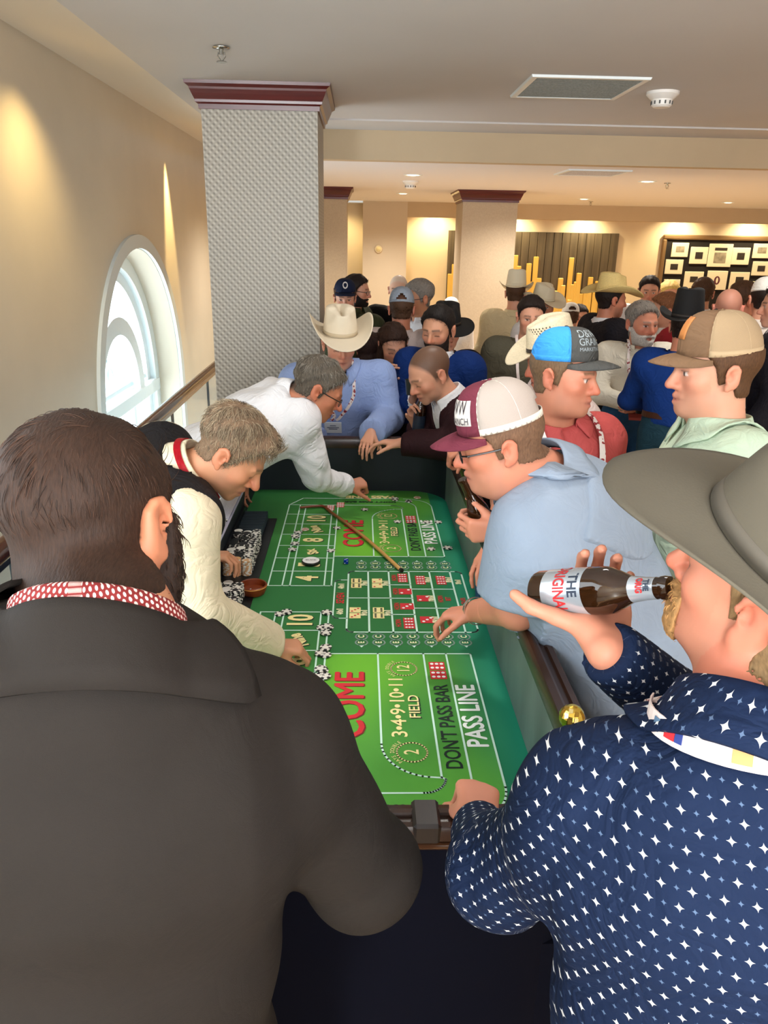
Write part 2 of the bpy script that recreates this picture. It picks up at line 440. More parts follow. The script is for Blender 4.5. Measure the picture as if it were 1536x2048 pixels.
def skin_colors(J, o, V, skin, hairc=None):
    """own colour of the skin: lips, brows, eyes, ruddiness, clipped-hair and beard shadow"""
    c = np.tile(lin(skin), (len(V), 1)); p = loc_of(J, o, V); x, y, z = p[:, 0], p[:, 1], p[:, 2]
    inh = np.linalg.norm(p, axis=1) < 0.17
    def bl(m, col, a): 
        m = (np.clip(m, 0, 1) * a * inh)[:, None]; c[:] = c * (1 - m) + lin(col) * m
    red = np.array(skin) * np.array([1.0, 0.72, 0.68])
    g = lambda q, r: np.exp(-(q / r) ** 2)
    bl(g(z + 0.03, 0.03) * g(np.abs(x) - 0.045, 0.025) * (y > 0.03), red, 0.36); bl(g(z + 0.035, 0.02) * g(x, 0.02) * (y > 0.09), red, 0.6)
    bl((np.abs(x) > 0.079) * 1.0 * (np.abs(y + 0.015) < 0.04), red, 0.32)
    if o.get('stubble'): bl(np.clip((-0.035 - z) / 0.02, 0, 1) * np.clip((y + 0.0) / 0.02, 0, 1), o.get('stubc', (90, 75, 65)), o['stubble'])
    bl(g(x, 0.021) * g(z + 0.0695, 0.0115) * (y > 0.08), (178, 98, 88), 0.75); bl(g(x, 0.022) * g(z + 0.0695, 0.0022) * (y > 0.08), (80, 35, 30), 0.9)
    hb = hairc if hairc is not None else (70, 50, 38)
    if o.get('brows', True): bl((g(z - 0.0235 - 0.08 * (0.03 - np.abs(np.abs(x) - 0.03)), 0.0045) * (np.abs(np.abs(x) - 0.031) < 0.02) * (y > 0.05)), hb, 0.85)
    ex = np.abs(x) - 0.032
    if o.get('eyes', 'open') == 'open':
        m = ((ex / 0.0125) ** 2 + ((z - 0.001) / 0.0058) ** 2 < 1) & (y > 0.06); bl(m * 1.0, (225, 215, 208), 0.9)
        m = ((ex / 0.0058) ** 2 + ((z - 0.001) / 0.0058) ** 2 < 1) & (y > 0.06); bl(m * 1.0, (40, 28, 22), 1.0)
        bl(g(z - 0.0075, 0.0024) * (np.abs(ex) < 0.014) * (y > 0.06), (60, 38, 30), 0.8)
    else:
        bl(g(z + 0.005 + 20 * ex ** 2, 0.0028) * (np.abs(ex) < 0.015) * (y > 0.06), (50, 32, 26), 0.9)
    if hairc is not None and o.get('hair') and not o.get('buzz'):
        h_ = o['hair']; tn = h_.get('tint'); m = np.clip(hairline(y, z, h_.get('rec', 0), tn or h_.get('nape', -0.072)) / (0.045 if tn else 0.02) + (0 if tn else 0.25), 0, 1); bl(m * (np.abs(x) < 0.0795), np.array(hairc) * 0.9, 0.9)
    if o.get('buzz'):
        m = np.clip(hairline(y, z, o.get('rec', 0)) / 0.03 + 0.1, 0, 1); bl(m * (np.abs(x) < 0.0795), o['buzz'], o.get('buzza', 0.75))
    return c
def skin_material(name='skin', rough=0.48):
    if name in _M: return _M[name]
    k = NT(name); at = k.n('ShaderNodeAttribute', attribute_name='Col'); k.base(at.outputs['Color']); k.b.inputs['Roughness'].default_value = rough
    k.b.inputs['Subsurface Weight'].default_value = 0.06; k.b.inputs['Subsurface Radius'].default_value = (0.012, 0.004, 0.002); k.b.inputs['Specular IOR Level'].default_value = 0.35
    k.bump(k.noise(220, 2), 0.12, 0.001); _M[name] = k.m; return k.m
def set_col(o, C, name='Col'):
    a = o.data.attributes.new(name, 'FLOAT_COLOR', 'POINT'); a.data.foreach_set('color', np.hstack([C, np.ones((len(C), 1))]).astype(np.float32).ravel())
POSES = dict(relax=(22, 28, 18, 8), fist=(75, 85, 55, 3), grip=(52, 58, 42, 4), point=(15, 20, 12, 6), flat=(6, 8, 6, 10), rest=(38, 42, 25, 7), pinch=(50, 45, 25, 2))
def hand_sdf(S, w, d, n, right, pose='relax', s=1.0, thumb=None):
    """w wrist, d direction of the fingers, n palm normal (out of the palm)"""
    d = nrm(d); n = nrm(np.array(n, float) - np.dot(n, d) * d); a = np.cross(d, n) * (-1 if right else 1)   # a: towards the thumb side
    c1, c2, c3, sp = POSES[pose] if isinstance(pose, str) else pose
    L = [(0.046, 0.026, 0.021), (0.050, 0.030, 0.022), (0.046, 0.028, 0.021), (0.036, 0.021, 0.018)]
    base = [(0.088, 0.028), (0.092, 0.009), (0.087, -0.010), (0.079, -0.027)]
    tips = []
    for i in range(4):
        y, x = base[i]; kn = w + d * y * s + a * x * s - n * 0.004 * s
        S.cone(w + a * x * 0.55 * s + d * 0.012 * s, kn, 0.0145 * s, 0.0105 * s, 0.016 * s)
        ang = 0; p = kn; side = (1.5 - i) * sp; dd0 = nrm(d + a * math.tan(math.radians(side)) * 0.9)
        for j, (l, c) in enumerate(zip(L[i], (c1 + (i - 1.5) * 3, c2, c3))):
            ang += math.radians(c); dd = dd0 * math.cos(ang) + n * math.sin(ang); q = p + dd * l * s
            r0 = [0.0092, 0.0082, 0.0074][j] * (0.86 if i == 3 else 1) * s; S.cone(p, q, r0, r0 * 0.92, 0.004 * s); p = q
        tips.append(p)
    S.cone(w + n * 0.008 * s + a * 0.016 * s + d * 0.02 * s, w + d * 0.05 * s + a * 0.022 * s + n * 0.012 * s, 0.016 * s, 0.013 * s, 0.014 * s)
    t = thumb if thumb is not None else (0.75, 0.55, 0.35)      # along d, a, n
    p0 = w + d * 0.025 * s + a * 0.026 * s + n * 0.008 * s; t1 = nrm(d * t[0] + a * t[1] + n * t[2]); t2 = nrm(t1 + n * 0.25 + d * 0.2)
    p1 = p0 + t1 * 0.038 * s; p2 = p1 + t1 * 0.034 * s; p3 = p2 + t2 * 0.026 * s
    S.cone(p0, p1, 0.0135 * s, 0.0115 * s, 0.014 * s); S.cone(p1, p2, 0.0108 * s, 0.0098 * s, 0.004 * s); S.cone(p2, p3, 0.0098 * s, 0.008 * s, 0.004 * s)
    return tips, p3
def trunk_sdf(J, o, g=0.0):
    S = Sdf(); b = o.get('build', 1.0); r = nrm(J['sr'] - J['sl']); u, f = J['u'], J['f']; pel, nb = J['pel'], J['nb']; f = nrm(np.cross(nrm(nb - pel), r)); f = f if f.dot(J['f']) > 0 else -f
    ch = pel + (nb - pel) * 0.68 + f * 0.01; wa = pel + (nb - pel) * 0.36
    S.cone(pel - u * 0.02, wa, 0.118 * b + g, 0.112 * b + g, 0.04, r, 1.32); S.cone(wa, ch, 0.112 * b + g, 0.122 * b + g, 0.04, r, 1.36)
    S.cone(ch, nb - u * 0.075, 0.120 * b + g, 0.075 * b + g, 0.05, r, 1.5)
    S.cone(J['sl'], J['sr'], 0.056 + g, 0.056 + g, 0.07)
    for q in 'lr':
        S.cone(nb - u * 0.035, J['s' + q] + u * 0.012, 0.047 + g, 0.046 + g, 0.05)
        S.cone(J['s' + q] * 0.92 + ch * 0.08, J['s' + q] * 0.6 + ch * 0.4, 0.056 + g, 0.088 * b + g, 0.08)
    if o.get('belly', 0): S.ell(wa + f * (0.05 + 0.05 * o['belly']) , np.array([0.145, 0.11, 0.15]) * (0.8 + 0.2 * o['belly']) + g, np.stack([r, f, nrm(nb - pel)], 1), 0.08)
    return S
def arm_ops(S, J, q, o, g=0.0, upto='w', frac=1.0, cuff=0.0):
    b = o.get('armb', 1.0)
    s_, e, w_ = J['s' + q], J['e' + q], J['w' + q]
    if upto == 'short':
        S.cone(s_, s_ + (e - s_) * frac, 0.056 * b + g, 0.054 * b + g * 1.3, 0.05)
    else:
        S.cone(s_, e, 0.055 * b + g, 0.044 * b + g, 0.05); S.cone(e, w_, 0.044 * b + g, 0.029 * b + g + cuff, 0.03)
    return S
def snap(S, pts, off, it=6):
    X = np.array(pts, float); e = 0.004
    for _ in range(it):
        d = S.at(X); G = np.stack([S.at(X + np.eye(3)[i] * e) - S.at(X - np.eye(3)[i] * e) for i in range(3)], -1) / (2 * e)
        G /= np.maximum(1e-6, np.linalg.norm(G, axis=-1))[..., None]; X = X - (d - off)[..., None] * G
    return X, G
def strip(name, pts, nrmls, wd, mt, parent, t=0.002, disp=None):
    pts = np.asarray(pts); V = []; Q = []
    for i in range(len(pts)):
        tg = nrm(pts[min(i + 1, len(pts) - 1)] - pts[max(i - 1, 0)]); sd = nrm(np.cross(tg, nrmls[i])); n_ = nrmls[i]
        V += [pts[i] - sd * wd / 2, pts[i] + sd * wd / 2, pts[i] + sd * wd / 2 + n_ * t, pts[i] - sd * wd / 2 + n_ * t]
    for i in range(len(pts) - 1):
        a, b = i * 4, i * 4 + 4
        for j in range(4): Q.append((a + j, a + (j + 1) % 4, b + (j + 1) % 4, b + j))
    Q += [(0, 3, 2, 1), tuple(len(V) - 4 + j for j in range(4))]
    return mobj(name, V, Q, mt, parent, False)
def spline(pts, n):
    pts = np.array(pts, float); k = len(pts); out = []
    for i in range(n):
        t = i / (n - 1) * (k - 1); a = min(int(t), k - 2); u = t - a
        p0, p1, p2, p3 = pts[max(a - 1, 0)], pts[a], pts[a + 1], pts[min(a + 2, k - 1)]
        out.append(0.5 * (2 * p1 + (p2 - p0) * u + (2 * p0 - 5 * p1 + 4 * p2 - p3) * u * u + (3 * p1 - p0 - 3 * p2 + p3) * u ** 3))
    return np.array(out)
def collar(root, J, mt, r=0.068, h=0.036, fall=0.05, gap=28, name='collar', ry=None, off=0.0, tip=0.03, axu=0.0, S=None, slope=0.0):
    """stand and folded-over leaf running round the neck, open at the throat"""
    ax = nrm(J['hc'] + J['M'] @ np.array([0, -0.03, -0.06]) - J['nb']); ax = nrm(ax * (1 - axu) + J['u'] * axu); fr = nrm(J['f'] - J['f'].dot(ax) * ax); rt = np.cross(fr, ax); c = J['nb'] + ax * off
    prof = [(0.0, -0.012), (0.002, h * 0.6), (0.004, h), (0.010, h * 0.96), (0.019, h * 0.3), (0.030, h - fall)]
    ry = ry or r * 1.08
    def fn(u, v):
        a = math.radians(gap + (360 - 2 * gap) * u); k = v * (len(prof) - 1); i = min(int(k), len(prof) - 2); t = k - i
        dr = prof[i][0] * (1 - t) + prof[i + 1][0] * t; z = prof[i][1] * (1 - t) + prof[i + 1][1] * t
        fr_ = max(0, math.cos(a)) ** 3; z = z - slope * (0.5 + 0.5 * math.cos(a)) - fr_ * (0.012 + tip * max(0, v - 0.55) * 2)
        return c + rt * math.sin(a) * (r + dr) + fr * math.cos(a) * (ry + dr + 0.008 * fr_) + ax * z
    V, Q = grid_surface(fn, 40, 13)
    if S is not None:
        X, G = snap(S, V, 0.0, 1); d = S.at(V); e = 0.004
        for _ in range(3):
            G = np.stack([S.at(V + np.eye(3)[i] * e) - S.at(V - np.eye(3)[i] * e) for i in range(3)], -1); G /= np.maximum(1e-9, np.linalg.norm(G, axis=1))[:, None]
            need = np.maximum(np.repeat(np.linspace(0.004, 0.013, 13), 40) - S.at(V), 0); need[:40 * 5] = 0; V = V + G * need[:, None]
    V, Q = thick(V, Q, 0.003 if S is None else 0.006)
    return mobj(name, V, Q, mt, root)
def lanyard(root, S, J, mt, low=0.30, spread=0.065, badge=None, badge_mt=None, wd=0.018, side=0.0, off=0.006):
    r, f, u = J['r'], J['f'], J['u']; nb = J['nb']
    for s in (-1, 1):
        pts = spline([nb - f * 0.05 + r * s * 0.035 + u * 0.03, nb + r * s * 0.075 + u * 0.02, nb - u * 0.09 + r * (s * (spread + 0.01)) + f * 0.12, nb - u * (0.09 + low * 0.5) + r * (s * spread * 0.5 + side * 0.5) + f * 0.2, nb - u * (0.06 + low) + r * (side + s * 0.008) + f * 0.22], 22)
        X, G = snap(S, pts, off); 
        strip('lanyard_strap', X, G, wd, mt, root)
    if badge is not None:
        p = nb - u * (0.07 + low) + r * side + f * 0.22; X, G = snap(S, [p], off + 0.006); c, n_ = X[0], G[0]; sd = nrm(np.cross(Z, n_)) ; up = np.cross(n_, sd)
        bw, bh = badge; b = MB(); V = []
        for dz in (0, 0.004):
            for sx, sy in ((-1, -1), (1, -1), (1, 1), (-1, 1)): V.append(c + sd * sx * bw / 2 + up * (sy * bh / 2 - bh / 2) + n_ * dz)
        b.add(V, [(3, 2, 1, 0), (4, 5, 6, 7), (0, 1, 5, 4), (1, 2, 6, 5), (2, 3, 7, 6), (3, 0, 4, 7)]); bo = b.build('name_badge', badge_mt or mat('badge_paper', (225, 232, 240), 0.4), root)
        t = MB()
        for i, (hh, ww) in enumerate(((0.18, 0.35), (0.36, 0.7), (0.5, 0.5))):
            q = c + up * (-bh * (hh + 0.12)) + n_ * 0.0048
            V = [q + sd * sx * bw * ww / 2 + up * sy * bh * 0.035 for sx, sy in ((-1, -1), (1, -1), (1, 1), (-1, 1))]; t.add(V, [(0, 1, 2, 3)])
        t.build('printed_lines', mat('badge_ink', (70, 90, 120), 0.5), bo)
def garment(root, J, o, g, name='shirt', h=0.01):
    """g: mat, infl, sleeve long/short/None, hem, fold, vcut(half width, depth below neck)"""
    infl = g.get('infl', 0.012); S = trunk_sdf(J, o, infl); hb = g.get('hem', 0.04)
    if hb > 0.06 and g.get('skirt', True):
        r = nrm(J['sr'] - J['sl']); S.cone(J['pel'], J['pel'] - J['u'] * hb, 0.118 * o.get('build', 1) + infl + 0.006, 0.125 * o.get('build', 1) + infl + 0.012, 0.05, r, 1.34)
    A = {}
    for q in 'lr':
        sl = g.get('sleeve', 'long')
        if isinstance(sl, dict): sl = sl[q]
        if sl == 'long': arm_ops(S, J, q, o, infl + g.get('loose', 0.004), cuff=g.get('cuff', 0.006)); A[q] = (J['w' + q], nrm(J['w' + q] - J['e' + q]))
        elif sl == 'short': 
            fr = g.get('frac', 0.66); arm_ops(S, J, q, o, infl + g.get('loose', 0.012), 'short', fr); A[q] = (J['s' + q] + (J['e' + q] - J['s' + q]) * fr, nrm(J['e' + q] - J['s' + q]))
    amp = g.get('fold', 0.005); sd = g.get('seed', 3); fq = g.get('freq', 26)
    elb = [J['e' + q] for q in 'lr'] + [J['s' + q] * 0.9 + J['pel'] * 0.1 for q in 'lr']
    def disp(X):
        k = 0.6
        for e in elb: k = k + 0.9 * np.exp(-((X - e) ** 2).sum(-1) / 0.012)
        k = k + 0.5 * np.exp(-((X - J['pel']) ** 2).sum(-1) / 0.03)
        return (folds(X, amp * 1.5, fq, sd, (1, 1, 0.7)) - 0.8 * amp * np.abs(np.sin(folds(X, 4.0, fq * 0.8, sd + 1, (1, 1, 0.8))))) * k
    TS = trunk_sdf(J, o, infl); ax = nrm(J['hc'] - J['nb'])
    hp = J['pel'] - J['u'] * hb
    def clip(X, d):
        d = np.maximum(d, -((X - hp) @ J['u']))
        for q in A:
            w_, dr = A[q]; t = (X - w_) @ dr; near = (((X - w_) ** 2).sum(-1) < 0.13 ** 2) & (t > -0.03); ii = np.where(near)[0]; ii = ii[TS.at(X[ii]) > 0.004] if len(ii) else ii; d = d.copy(); d[ii] = np.maximum(d[ii], t[ii])
        tn = (X - J['nb']) @ ax - g.get('necktop', 0.012); near = ((X - J['nb']) ** 2).sum(-1) < 0.11 ** 2; d = np.where(near, np.maximum(d, tn), d)
        if g.get('vcut'):
            hw, dep, bot = g['vcut']; p = X - J['nb']; x = p @ nrm(J['sr'] - J['sl']); z = p @ J['u']; y = p @ J['f']
            wv = hw * np.clip((z + dep) / dep, 0, 1.2) + g.get('gap', 0.0) + np.clip(-(z + dep), 0, 9) * bot
            ins = np.minimum(wv - np.abs(x), y - 0.0); d = np.maximum(d, ins)
        if g.get('armhole'):
            for q, s in (('l', -1), ('r', 1)):
                x = ((X - J['s' + q]) @ nrm(J['sr'] - J['sl'])) * s; z = (X - J['s' + q]) @ J['u']; d = np.maximum(d, np.where(z > -0.2, x - g['armhole'] - np.clip(-z, 0, 1) * 0.25, d))
        return d
    V, Q = blob(S, h, clip, disp, it=2)
    if len(V) == 0: return S, None
    ob = mobj(name, V, Q, g['mat'], root)
    if g.get('uv'):
        r = nrm(J['sr'] - J['sl']); bestu = (V - J['pel']) @ r; bestv = (V - J['pel']) @ J['u']; uv = np.stack([bestu, bestv], 1); dT = trunk_sdf(J, o, infl).at(V)
        for q in 'lr':
            for (a, b, off) in ((J['s' + q], J['e' + q], 0.0), (J['e' + q], J['w' + q], 0.4)):
                ab = b - a; L = np.linalg.norm(ab); t = (V - a) @ (ab / L); rel = V - a - np.outer(t, ab / L); dd = np.linalg.norm(rel, axis=1)
                e1 = nrm(np.cross(ab, r) + 1e-6); e2 = nrm(np.cross(ab, e1)); ang = np.arctan2(rel @ e1, rel @ e2)
                near = (t > 0.045 if off == 0 else t > -0.02) & (t < L + 0.05) & (dd < 0.085) & (dT > (0.012 if off == 0 else 0.004))
                uv[near] = np.stack([(t + off), ang * 0.062], 1)[near]
        at = ob.data.attributes.new('uvc', 'FLOAT2', 'POINT'); at.data.foreach_set('vector', uv.astype(np.float32).ravel())
    return S, ob
def trousers(root, J, o, mt, h=0.016, belt=None):
    S = Sdf(); b = o.get('build', 1.0); r = nrm(J['hr'] - J['hl']); g = 0.014
    S.cone(J['pel'] + J['u'] * 0.06, J['pel'] - Z * 0.06, 0.112 * b + g, 0.118 * b + g, 0.04, r, 1.32)
    for q in 'lr':
        S.cone(J['h' + q] - Z * 0.02, J['k' + q], 0.088 * b + g, 0.062 + g, 0.03); S.cone(J['k' + q], J['a' + q], 0.060 + g, 0.052 + g, 0.03)
    disp = lambda X: folds(X, 0.006, 22, 5, (1, 1, 0.6))
    clip = lambda X, d: np.maximum(np.maximum(d, 0.05 - X[..., 2]), (X - J['pel'] - J['u'] * 0.075) @ J['u'])
    V, Q = blob(S, h, clip, disp, it=1); ob = mobj('trousers', V, Q, mt, root)
    if belt:
        ring = []
        u = J['u']; f = J['f']
        for k in range(40):
            a = 2 * math.pi * k / 40; ring.append(J['pel'] + u * 0.06 + r * math.cos(a) * (0.118 * b + 0.02) * 1.32 + nrm(np.cross(u, r)) * math.sin(a) * (0.118 * b + 0.02))
        X, G = snap(S, ring + [ring[0]], 0.003); strip('belt', X, G, 0.036, belt, root, 0.004)
    return ob
def shoes(root, J, mt):
    for q in 'lr':
        S = Sdf(); a = J['a' + q]; t = J['t' + q]; S.cone(a + Z * 0.0 - (t - a) * 0.15, np.array([a[0], a[1], 0.045]), 0.045, 0.042, 0.03); S.cone(np.array([a[0], a[1], 0.042]), t, 0.042, 0.032, 0.03, side=J['r'], w=1.15)
        V, Q = blob(S, 0.014, lambda X, d: np.maximum(d, 0.004 - X[..., 2])); mobj('shoe', V, Q, mt, root)
def person(label, J, o, group=None):
    """one figure: the body (one mesh: head, trunk, arms, hands, legs), then clothes and hair as its parts"""
    foot = (J['al'] + J['ar']) / 2; root = empty('person', (float(foot[0]), float(foot[1]), 0.0), label, 'person', group)
    skin = o.get('skin', (214, 160, 132)); hv = o.get('hv', 0.006); bv = o.get('bv', 0.012); HS = head_sdf(J, o)
    hc = J['hc']; parts = [blob(HS, hv)]
    B = trunk_sdf(J, o, -0.012)
    for q in 'lr':
        B.cone(J['h' + q], J['k' + q], 0.078, 0.054, 0.03); B.cone(J['k' + q], J['a' + q], 0.052, 0.036, 0.03); B.cone(np.array([*J['a' + q][:2], 0.05]), J['t' + q], 0.034, 0.026, 0.03)
        A = Sdf(); arm_ops(A, J, q, o, 0.0); b = o.get('armb', 1.0)
        if o.get('bare', False): parts.append(blob(A.grown(-0.0012), o.get('av', 0.009)))
        else: B.ops += A.grown(-0.006).ops
        hd = J.get('hand' + q)
        d = hd[0] if hd else nrm(J['w' + q] - J['e' + q]); n_ = hd[1] if hd else nrm(-J['r'] * (-1 if q == 'l' else 1) + J['f'] * 0.2)
        H = Sdf(); w_ = J['w' + q]; e = J['e' + q]; bh = min(b, 1.0) if not o.get('bare') else b; H.cone(w_ + (e - w_) * 0.35, w_, 0.033 * bh, 0.0275 * bh, 0.02, side=np.cross(d, n_), w=1.10 if o.get('bare') else 1.0)
        J['tip' + q] = hand_sdf(H, w_ + nrm(d) * 0.008, d, n_, q == 'r', hd[2] if hd else 'relax', o.get('hands', 1.0), hd[3] if hd and len(hd) > 3 else None)
        parts.append(blob(H, o.get('gv', 0.005), it=1))
    parts.append(blob(B, 0.022))
    V, Q = join(parts); body = mobj('body', V, Q, skin_material(), root)
    hr = o.get('hair'); set_col(body, skin_colors(J, o, V, skin, hr['c'] if hr and not o.get('browc') else o.get('browc')))
    SK = skull_sdf(J, o); s = o.get('hs', 1.0)
    if hr:
        th = hr.get('t', 0.012) * s; rec = hr.get('rec', 0); nape = hr.get('nape', -0.072); top = hr.get('top', 1.6); quiff = hr.get('quiff', 0.0)
        S = Sdf(); S.ops = list(SK.ops); W = lambda p: hc + J['M'] @ (np.array(p, float) * s)
        S2 = SK.grown(th * top if not hr.get('hatted') else th)
        low = hr.get('low', 0.9 if hr.get('hatted') else 0.3); amp = hr.get('amp', 0.004); fz = hr.get('fz', 120)
        def fld(X):
            p = loc_of(J, o, X); h_ = hairline(p[..., 1], p[..., 2], rec, nape) * s
            up = np.clip(p[..., 2] / 0.06, 0, 1); t = th * (low + (top - low) * up) + quiff * np.exp(-((p[..., 1] - 0.075) / 0.03) ** 2) * np.clip((p[..., 2] - 0.05) / 0.03, 0, 1)
            t = t * np.clip(h_ / (hr.get('taper', 0.014) * s), -0.3, 1); return S.at(X) - t, h_, p
        a, b_ = S2.bbox(0.02); D = None
        h = o.get('hrv', hv); n = np.ceil((b_ - a) / h).astype(int) + 1; ax = [a[i] + h * np.arange(n[i]) for i in range(3)]
        X = np.stack(np.meshgrid(*ax, indexing='ij'), -1); d, h_, p = fld(X)
        strands = np.sin(p[..., 0] * fz * (1.4 if hr.get('comb', 'back') == 'back' else 0.4) + 1.5 * np.sin(p[..., 1] * 55) + p[..., 2] * 40) * 0.6 + folds(p, 1.6, fz * 0.7, 4)
        d = d + amp * strands * 0.5 * np.clip(h_ / 0.02, 0, 1)
        d = np.maximum(d, -h_); d = np.maximum(d, -(S.at(X) + 0.004 * s))
        if hr.get('hatted'): d = np.maximum(d, (p[..., 2] - (0.058 + hr.get('ht', 0) * p[..., 1])) * s)
        for (c_, r_) in hr.get('long', []):
            q = np.sqrt((((p - np.array(c_)) / np.array(r_)) ** 2).sum(-1)); e = (q - 1) * min(r_) + 0.003 * np.sin(p[..., 0] * 260 + 3 * np.sin(p[..., 2] * 30)); e = np.maximum(e, np.where(p[..., 1] > 0.035, (p[..., 1] - 0.035), -1)) ; d = np.minimum(d, e * s)
        V, Q = surfnet(d.astype(np.float32), a, h)
        if len(V):
            V = relax(V, Q, 1); ho = mobj('hair', V, Q, hair_mat(hr['c']), root)
            if hr.get('n'): comb_hair(ho, J, o, hr, V, Q)
    bd = o.get('beard')
    if bd:
        t = bd.get('t', 0.008) * s; a, b_ = SK.bbox(0.02); h = o.get('hrv', hv); n = np.ceil((b_ - a) / h).astype(int) + 1
        X = np.stack(np.meshgrid(*[a[i] + h * np.arange(n[i]) for i in range(3)], indexing='ij'), -1); p = loc_of(J, o, X); y, z, x = p[..., 1], p[..., 2], np.abs(p[..., 0])
        top = np.interp(y, [0.0, 0.03, 0.055, 0.075, 0.09, 0.12], [bd.get('side', -0.005), bd.get('side', -0.005) - 0.02, -0.045, -0.052, -0.048, -0.048]) if bd.get('full', True) else np.interp(y, [0, 0.06, 0.075, 0.12], [-0.2, -0.2, -0.048, -0.046])
        reg = np.minimum(top - z, y + bd.get('back', 0.0)); mouth = np.sqrt((x / 0.020) ** 2 + ((z + 0.071) / 0.008) ** 2) - 1
        reg = np.minimum(reg, np.where(y > 0.07, mouth * 0.01, 1)); reg = np.minimum(reg, z + bd.get('bot', 0.125)) * s
        d = HS.at(X) - t * np.clip(reg / 0.012, -0.3, 1) + 0.0012 * np.sin(p[..., 0] * 400 + p[..., 2] * 300)
        d = np.maximum(d, -reg); V, Q = surfnet(d.astype(np.float32), a, h)
        if len(V):
            V = relax(V, Q, 1); bo = mobj('beard', V, Q, hair_mat(bd['c']), root)
            if bd.get('n'): comb_hair(bo, J, o, dict(bd, whorl=(0, -0.02, 0.15), mess=0.3, lift=0.15), V, Q, 'beard_strands')
    SG = None
    for g in o.get('wear', []):
        S_, ob = garment(root, J, o, g, g.get('name', 'shirt'), g.get('h', bv))
        SG = S_ if SG is None or g.get('outer', True) else SG
        if g.get('collar'): collar(root, J, g['collar'] if not isinstance(g['collar'], bool) else g['mat'], **g.get('ck', {}))
    if o.get('pants'): trousers(root, J, o, o['pants'], o.get('pv', 0.02), o.get('belt'))
    if o.get('shoes', True) : shoes(root, J, o.get('shoemat') or mat('dark_leather', (38, 28, 24), 0.4))
    if o.get('lanyard'): lanyard(root, SG, J, **o['lanyard'])
    if o.get('glasses'): glasses(root, J, o, o['glasses'])
    J['cloth'] = SG
    return root
def comb_hair(ho, J, o, hr, V, Q, name='hair_strands'):
    """combed hair lying over the hair volume, flowing away from the crown"""
    r = np.random.RandomState(5); n = hr['n']; s = o.get('hs', 1.0); m = 6
    A = np.linalg.norm(np.cross(V[Q[:, 2]] - V[Q[:, 0]], V[Q[:, 3]] - V[Q[:, 1]]), axis=1); f = r.choice(len(Q), n, p=A / A.sum()); a, b = r.rand(n, 1), r.rand(n, 1)
    p = (V[Q[f, 0]] * (1 - a) + V[Q[f, 1]] * a) * (1 - b) + (V[Q[f, 3]] * (1 - a) + V[Q[f, 2]] * a) * b
    nn = np.cross(V[Q[f, 2]] - V[Q[f, 0]], V[Q[f, 3]] - V[Q[f, 1]]); nn /= np.maximum(1e-9, np.linalg.norm(nn, axis=1))[:, None]
    pl = loc_of(J, o, p); nl = nn @ J['M']
    out = np.sum(nl * pl, 1) > 0; p, pl, nl = p[out], pl[out], nl[out]; n = len(p)
    fl = pl - np.array(hr.get('whorl', (0.01, -0.065, 0.11)))
    top = np.clip((pl[:, 2] - 0.07) / 0.03, 0, 1)[:, None]; sw = np.array(hr.get('sweep', (0, 0, 0)))
    fl = fl / np.linalg.norm(fl, axis=1)[:, None] + sw * top + r.randn(n, 3) * hr.get('mess', 0.22) + 0.25 * np.stack([np.sin(pl[:, 2] * 70 + pl[:, 1] * 50), 0 * pl[:, 0], np.sin(pl[:, 0] * 60)], 1)
    fl = fl - (fl * nl).sum(1)[:, None] * nl; fl /= np.maximum(1e-6, np.linalg.norm(fl, axis=1))[:, None]
    hi = np.clip((pl[:, 2] + 0.05) / 0.11, 0, 1) if name == 'hair_strands' else np.ones(n); L = hr.get('len', 0.030) * (0.16 + 0.84 * hi) * (0.7 + 0.6 * r.rand(n)); lift = hr.get('lift', 0.10) + 0.10 * r.rand(n)
    P_ = []
    for k in range(m):
        t = k / (m - 1); q = pl + fl * (L * t)[:, None] + nl * (L * (lift * math.sin(t * 2.2) - 0.42 * t * t * hi) - 0.002)[:, None]; P_.append(q)
    P_ = np.stack(P_, 1) * s @ J['M'].T + J['hc'] - base_of(ho.parent)
    cu = bpy.data.hair_curves.new('hair_strands'); cu.add_curves([m] * n); cu.attributes['position'].data.foreach_set('vector', P_.astype(np.float32).ravel())
    ra = cu.attributes.new('radius', 'FLOAT', 'POINT') if 'radius' not in cu.attributes else cu.attributes['radius']
    ra.data.foreach_set('value', np.tile(np.linspace(1, 0.25, m) * hr.get('rad', 0.0007), n).astype(np.float32))
    cc = cu.attributes.new('tone', 'FLOAT', 'POINT'); cc.data.foreach_set('value', np.repeat(r.rand(n), m).astype(np.float32))
    nm = 'strand_%d_%d_%d' % tuple(int(x) for x in hr['c'])
    if nm not in _M:
        k = NT(nm); at = k.n('ShaderNodeAttribute', attribute_name='tone'); c = np.array(hr['c'], float); g = np.array(hr.get('grey', c * 1.5))
        k.base(k.mix(at.outputs['Fac'], rgba(c * 0.62), rgba(np.minimum(g, 255)))); k.b.inputs['Roughness'].default_value = 0.6; k.b.inputs['Specular IOR Level'].default_value = 0.25; _M[nm] = k.m
    cu.materials.append(_M[nm]); so = bpy.data.objects.new(name, cu); COL.objects.link(so); so.parent = ho; so['kind'] = 'stuff'
def hair_mat(c):
    n = 'hair_%d_%d_%d' % tuple(int(x) for x in c)
    if n in _M: return _M[n]
    k = NT(n); k.b.inputs['Roughness'].default_value = 0.65; k.b.inputs['Specular IOR Level'].default_value = 0.25; f = k.noise(1, 3, stretch=(380, 120, 90))
    k.base(k.mix(f, rgba([x * 0.55 for x in c]), rgba([min(255, x * 1.35) for x in c]))); k.bump(f, 0.6, 0.002); _M[n] = k.m; return k.m
